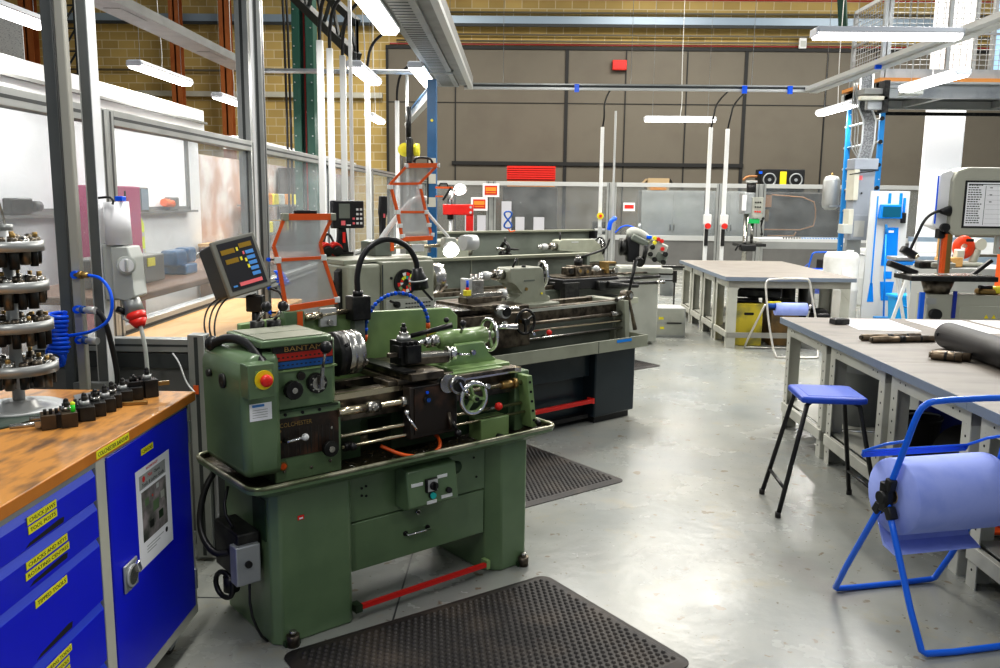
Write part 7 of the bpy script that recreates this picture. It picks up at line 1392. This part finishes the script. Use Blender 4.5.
g = G(); g.tube([(3.44, 6.97, 1.60), (3.36, 6.95, 1.60), (3.27, 6.93, 1.54), (3.22, 6.92, 1.42), (3.17, 6.92, 1.29)], .012, 'black', 8, smooth=2); g.rev([(.018, 0), (.045, .07), (0, .075)], (3.40, 6.95, 1.60), (1, 0, .05), 'black', 16); g.rbox((3.16, 6.92, 1.27), (.13, .07, .06), 'black', ry=30, bev=.012); g.cyl((3.21, 6.90, 1.25), (3.22, 6.89, 1.23), .02, 'rodm', n=10); g.build('gooseneck_lamp', t, True)
g = G(); g.rbox((3.2, 7.1, 1.13), (.25, .08, .05), 'black', ry=20, bev=.01); g.build('mitre_gauge', t, True); g = G(); g.rbox((3.55, 7.3, 1.15), (.28, .12, .07), 'blackm', bev=.02); g.rbox((3.6, 7.24, 1.15), (.2, .05, .04), 'pgrey', bev=.01); g.build('fence', t, True); g = G(); g.rbox((3.85, 7.1, 1.14), (.20, .04, .03), 'black', ry=-40, bev=.005); g.build('fence_lever', t, True)
g = G(); g.box(-.12, .05, -.05, .05, 0, .05, 'brass', .02); g.rbox((.08, 0, .04), (.16, .1, .06), 'dryel', rz=10, bev=.02); g.rbox((-.05, 0, .06), (.1, .06, .03), 'black', bev=.01); solo('work_gloves', g, 'yellow and black work gloves lying on the bandsaw base', 'gloves', (3.92, 7.05, .925))
# chop saw behind
TC = Matrix.Translation((4.62, 8.9, 1.22)) @ Matrix.Diagonal((.62, .8, .68, 1)) @ Matrix.Translation((-4.42, -8.9, -1.25))
t = thing('chop_saw', 'chop saw with a round orange blade guard behind the bandsaw table', 'saw', (4.6, 9.0, 0))
g = G(TC); g.rev([(.06, -.03), (.17, -.03), (.18, 0), (.17, .03), (.06, .03), (.06, -.03)], (4.42, 8.9, 1.25), (0, 1, 0), 'saworange', 30); g.build('blade_guard', t, True)
g = G(TC); g.rbox((4.56, 8.95, 1.30), (.26, .12, .10), 'cream', ry=-10, bev=.03); g.cyl((4.68, 8.85, 1.30), (4.68, 9.05, 1.30), .09, 'cream', n=18); g.rbox((4.62, 8.9, 1.12), (.12, .1, .25), 'beige', ry=20, bev=.03); g.rbox((4.50, 8.89, 1.36), (.14, .05, .05), 'black', bev=.01); g.build('arm', t, True)
g = G(TC); g.rbox((4.45, 8.95, 1.0), (.55, .35, .06), 'beige', bev=.02); g.rbox((4.25, 8.9, 1.05), (.14, .12, .08), 'greybox', bev=.02); g.rbox((4.3, 8.85, 1.1), (.2, .06, .06), 'galv', ry=25, bev=.02); g.build('base', t, True)
g = G(); g.box(4.3, 5.2, 8.7, 9.3, 0, 1.02, 'lpanel', .01); g.build('cabinet', t, True)
g = G(); g.rbox((0, 0, .05), (.25, .1, .1), 'ply', bev=.01); g.rbox((.1, 0, .13), (.08, .08, .10), 'cream', rx=5, bev=.01); g.box(-.12, -.1, 0, .02, .1, .3, 'ply'); solo('wood_offcuts', g, 'pale wooden offcuts behind the bandsaw table', 'offcut', (4.42, 8.78, 1.025)); 
t = thing('step_stand', 'white legged cyan step stand between the shadow board and the bandsaw', 'stand', (4.4, 9.7, 0))
g = G(); g.box(4.27, 4.55, 9.6, 9.9, .98, 1.02, 'cyan', .006); g.box(4.25, 4.50, 9.6, 9.85, 1.03, 1.07, 'galv', .006); g.build_each('top', t, True)
for a, b in (((4.18, 9.62, 0), (4.44, 9.62, .98)), ((4.60, 9.88, 0), (4.36, 9.88, .98)), ((4.44, 9.65, 1.0), (4.50, 9.7, 1.32)), ((4.52, 9.64, 0), (4.40, 9.64, .98))): g = G(); g.bar(a, b, .03, .03, 'wtube'); g.build('leg', t, True)
g = G(); g.box(0, 1.6, 0, .06, 0, .10, 'pipeb'); g.box(0, 1.6, 0, .06, .14, .3, 'wtube'); g.box(0, 1.6, 0, .1, .3, .36, 'pipeb'); g.box(0,.06,0,.06,-.85,.0,'pipeb'); solo('wall_trunking', g, 'pale blue and white trunking behind the bandsaw', 'trunking', (5.32, 11.6, .86))
g = G(); g.box(-.02, .02, -.03, .0, 0, .95, 'bluep', .005); solo('folded_sign', g, 'narrow bright blue board standing left of the bandsaw base', 'board', (3.30, 6.94, .0))
# ================================================================== lighting
LIGHTS = [((-4.09, 6.9, 3.1), 90, 'leftmost fluorescent light, cut by the top left corner of the picture', 1.3), ((-4.26, 10.45, 3.1), 90, 'fluorescent light over the left screens in front of the first orange column', 1.5), ((-4.35, 13.35, 3.1), 90, 'fluorescent light over the left screens by the second orange column', 1.5),
 ((-1.12, 6.9, 3.1), 90, 'bright fluorescent light at the top, above the service poles', 1.5), ((-1.13, 10.4, 3.1), 90, 'fluorescent light just above the blue crane post', 1.5), ((-1.74, 9.95, 3.05), 90, 'fluorescent light between the white service poles, upper one', 1.3), ((-2.6, 15.9, 3.1), 90, 'smallest fluorescent light low between the white service poles', 1.3),
 ((2.87, 15.5, 3.1), 0, 'fluorescent light hanging alone in front of the brown panelling', 1.22), ((3.16, 7.68, 3.1), 0, 'long fluorescent light in front of the mezzanine mesh', 1.22), ((4.9, 10.5, 3.1), 90, 'fluorescent light below the orange edge of the mezzanine', 1.4), ((4.9, 13.5, 3.1), 90, 'fluorescent light left of the blue ladder frame', 1.45)]
for loc, rz, lab, L_ in LIGHTS:
    t = thing('fluorescent_light', lab, 'light', loc, rz, 'hanging fluorescent lights')
    g = G(); g.prism([(-.10, .0), (-.07, .045), (.07, .045), (.10, .0), (.09, -.01), (-.09, -.01)], 'yz', -L_/2, L_/2, 'fix', .004); g.box(-L_/2-.02, -L_/2, -.085, .085, -.03, .035, 'fix', .006); g.box(L_/2, L_/2+.02, -.085, .085, -.03, .035, 'fix', .006); g.build('housing', t)
    g = G(); g.prism([(-.088, -.01), (.088, -.01), (.06, -.05), (-.06, -.05)], 'yz', -L_/2, L_/2, 'tube_e'); g.build('diffuser', t)
    for s_ in (-.4, .4): G().tube([(s_*L_, 0, .04), (s_*L_, 0, 4)], .003, 'galv', 4).build('suspension_wire', t)
    G().tube([(0, 0, .04), (.03, 0, .3), (0, .03, .8), (0, 0, 4)], .006, 'wtube', 5, smooth=2).build('supply_cord', t)
    area((loc[0], loc[1], loc[2]-.09), L_, .12, 25*L_, (1, .97, .93), rz)
for x, y, e in ((-1.1, 3.4, 42), (-1.1, 0, 36), (2.9, 4.6, 30), (2.6, 1.2, 18), (.7, 9, 40)): area((x, y, 3.6), 1.5, .16, e*1.15, (1, .98, .94), 90)  # extra unseen area lamps without fixtures, added to light foreground and aisle
for x, y in ((-3, 18), (4, 19), (10, 18), (0, 12), (7, 11)): area((x, y, 7.6), 2.6, 2.6, 480, (1, .95, .86))  # high area lamps with no fittings modelled, added to brighten the rear hall
for x, y, e in ((4.4, 9.0, 55), (5.8, 9.6, 60), (4.8, 6.6, 25)): area((x, y, 4.6), 1.5, .4, e, (.96, .98, 1))  # cool area lamps without fittings, added to brighten the right side
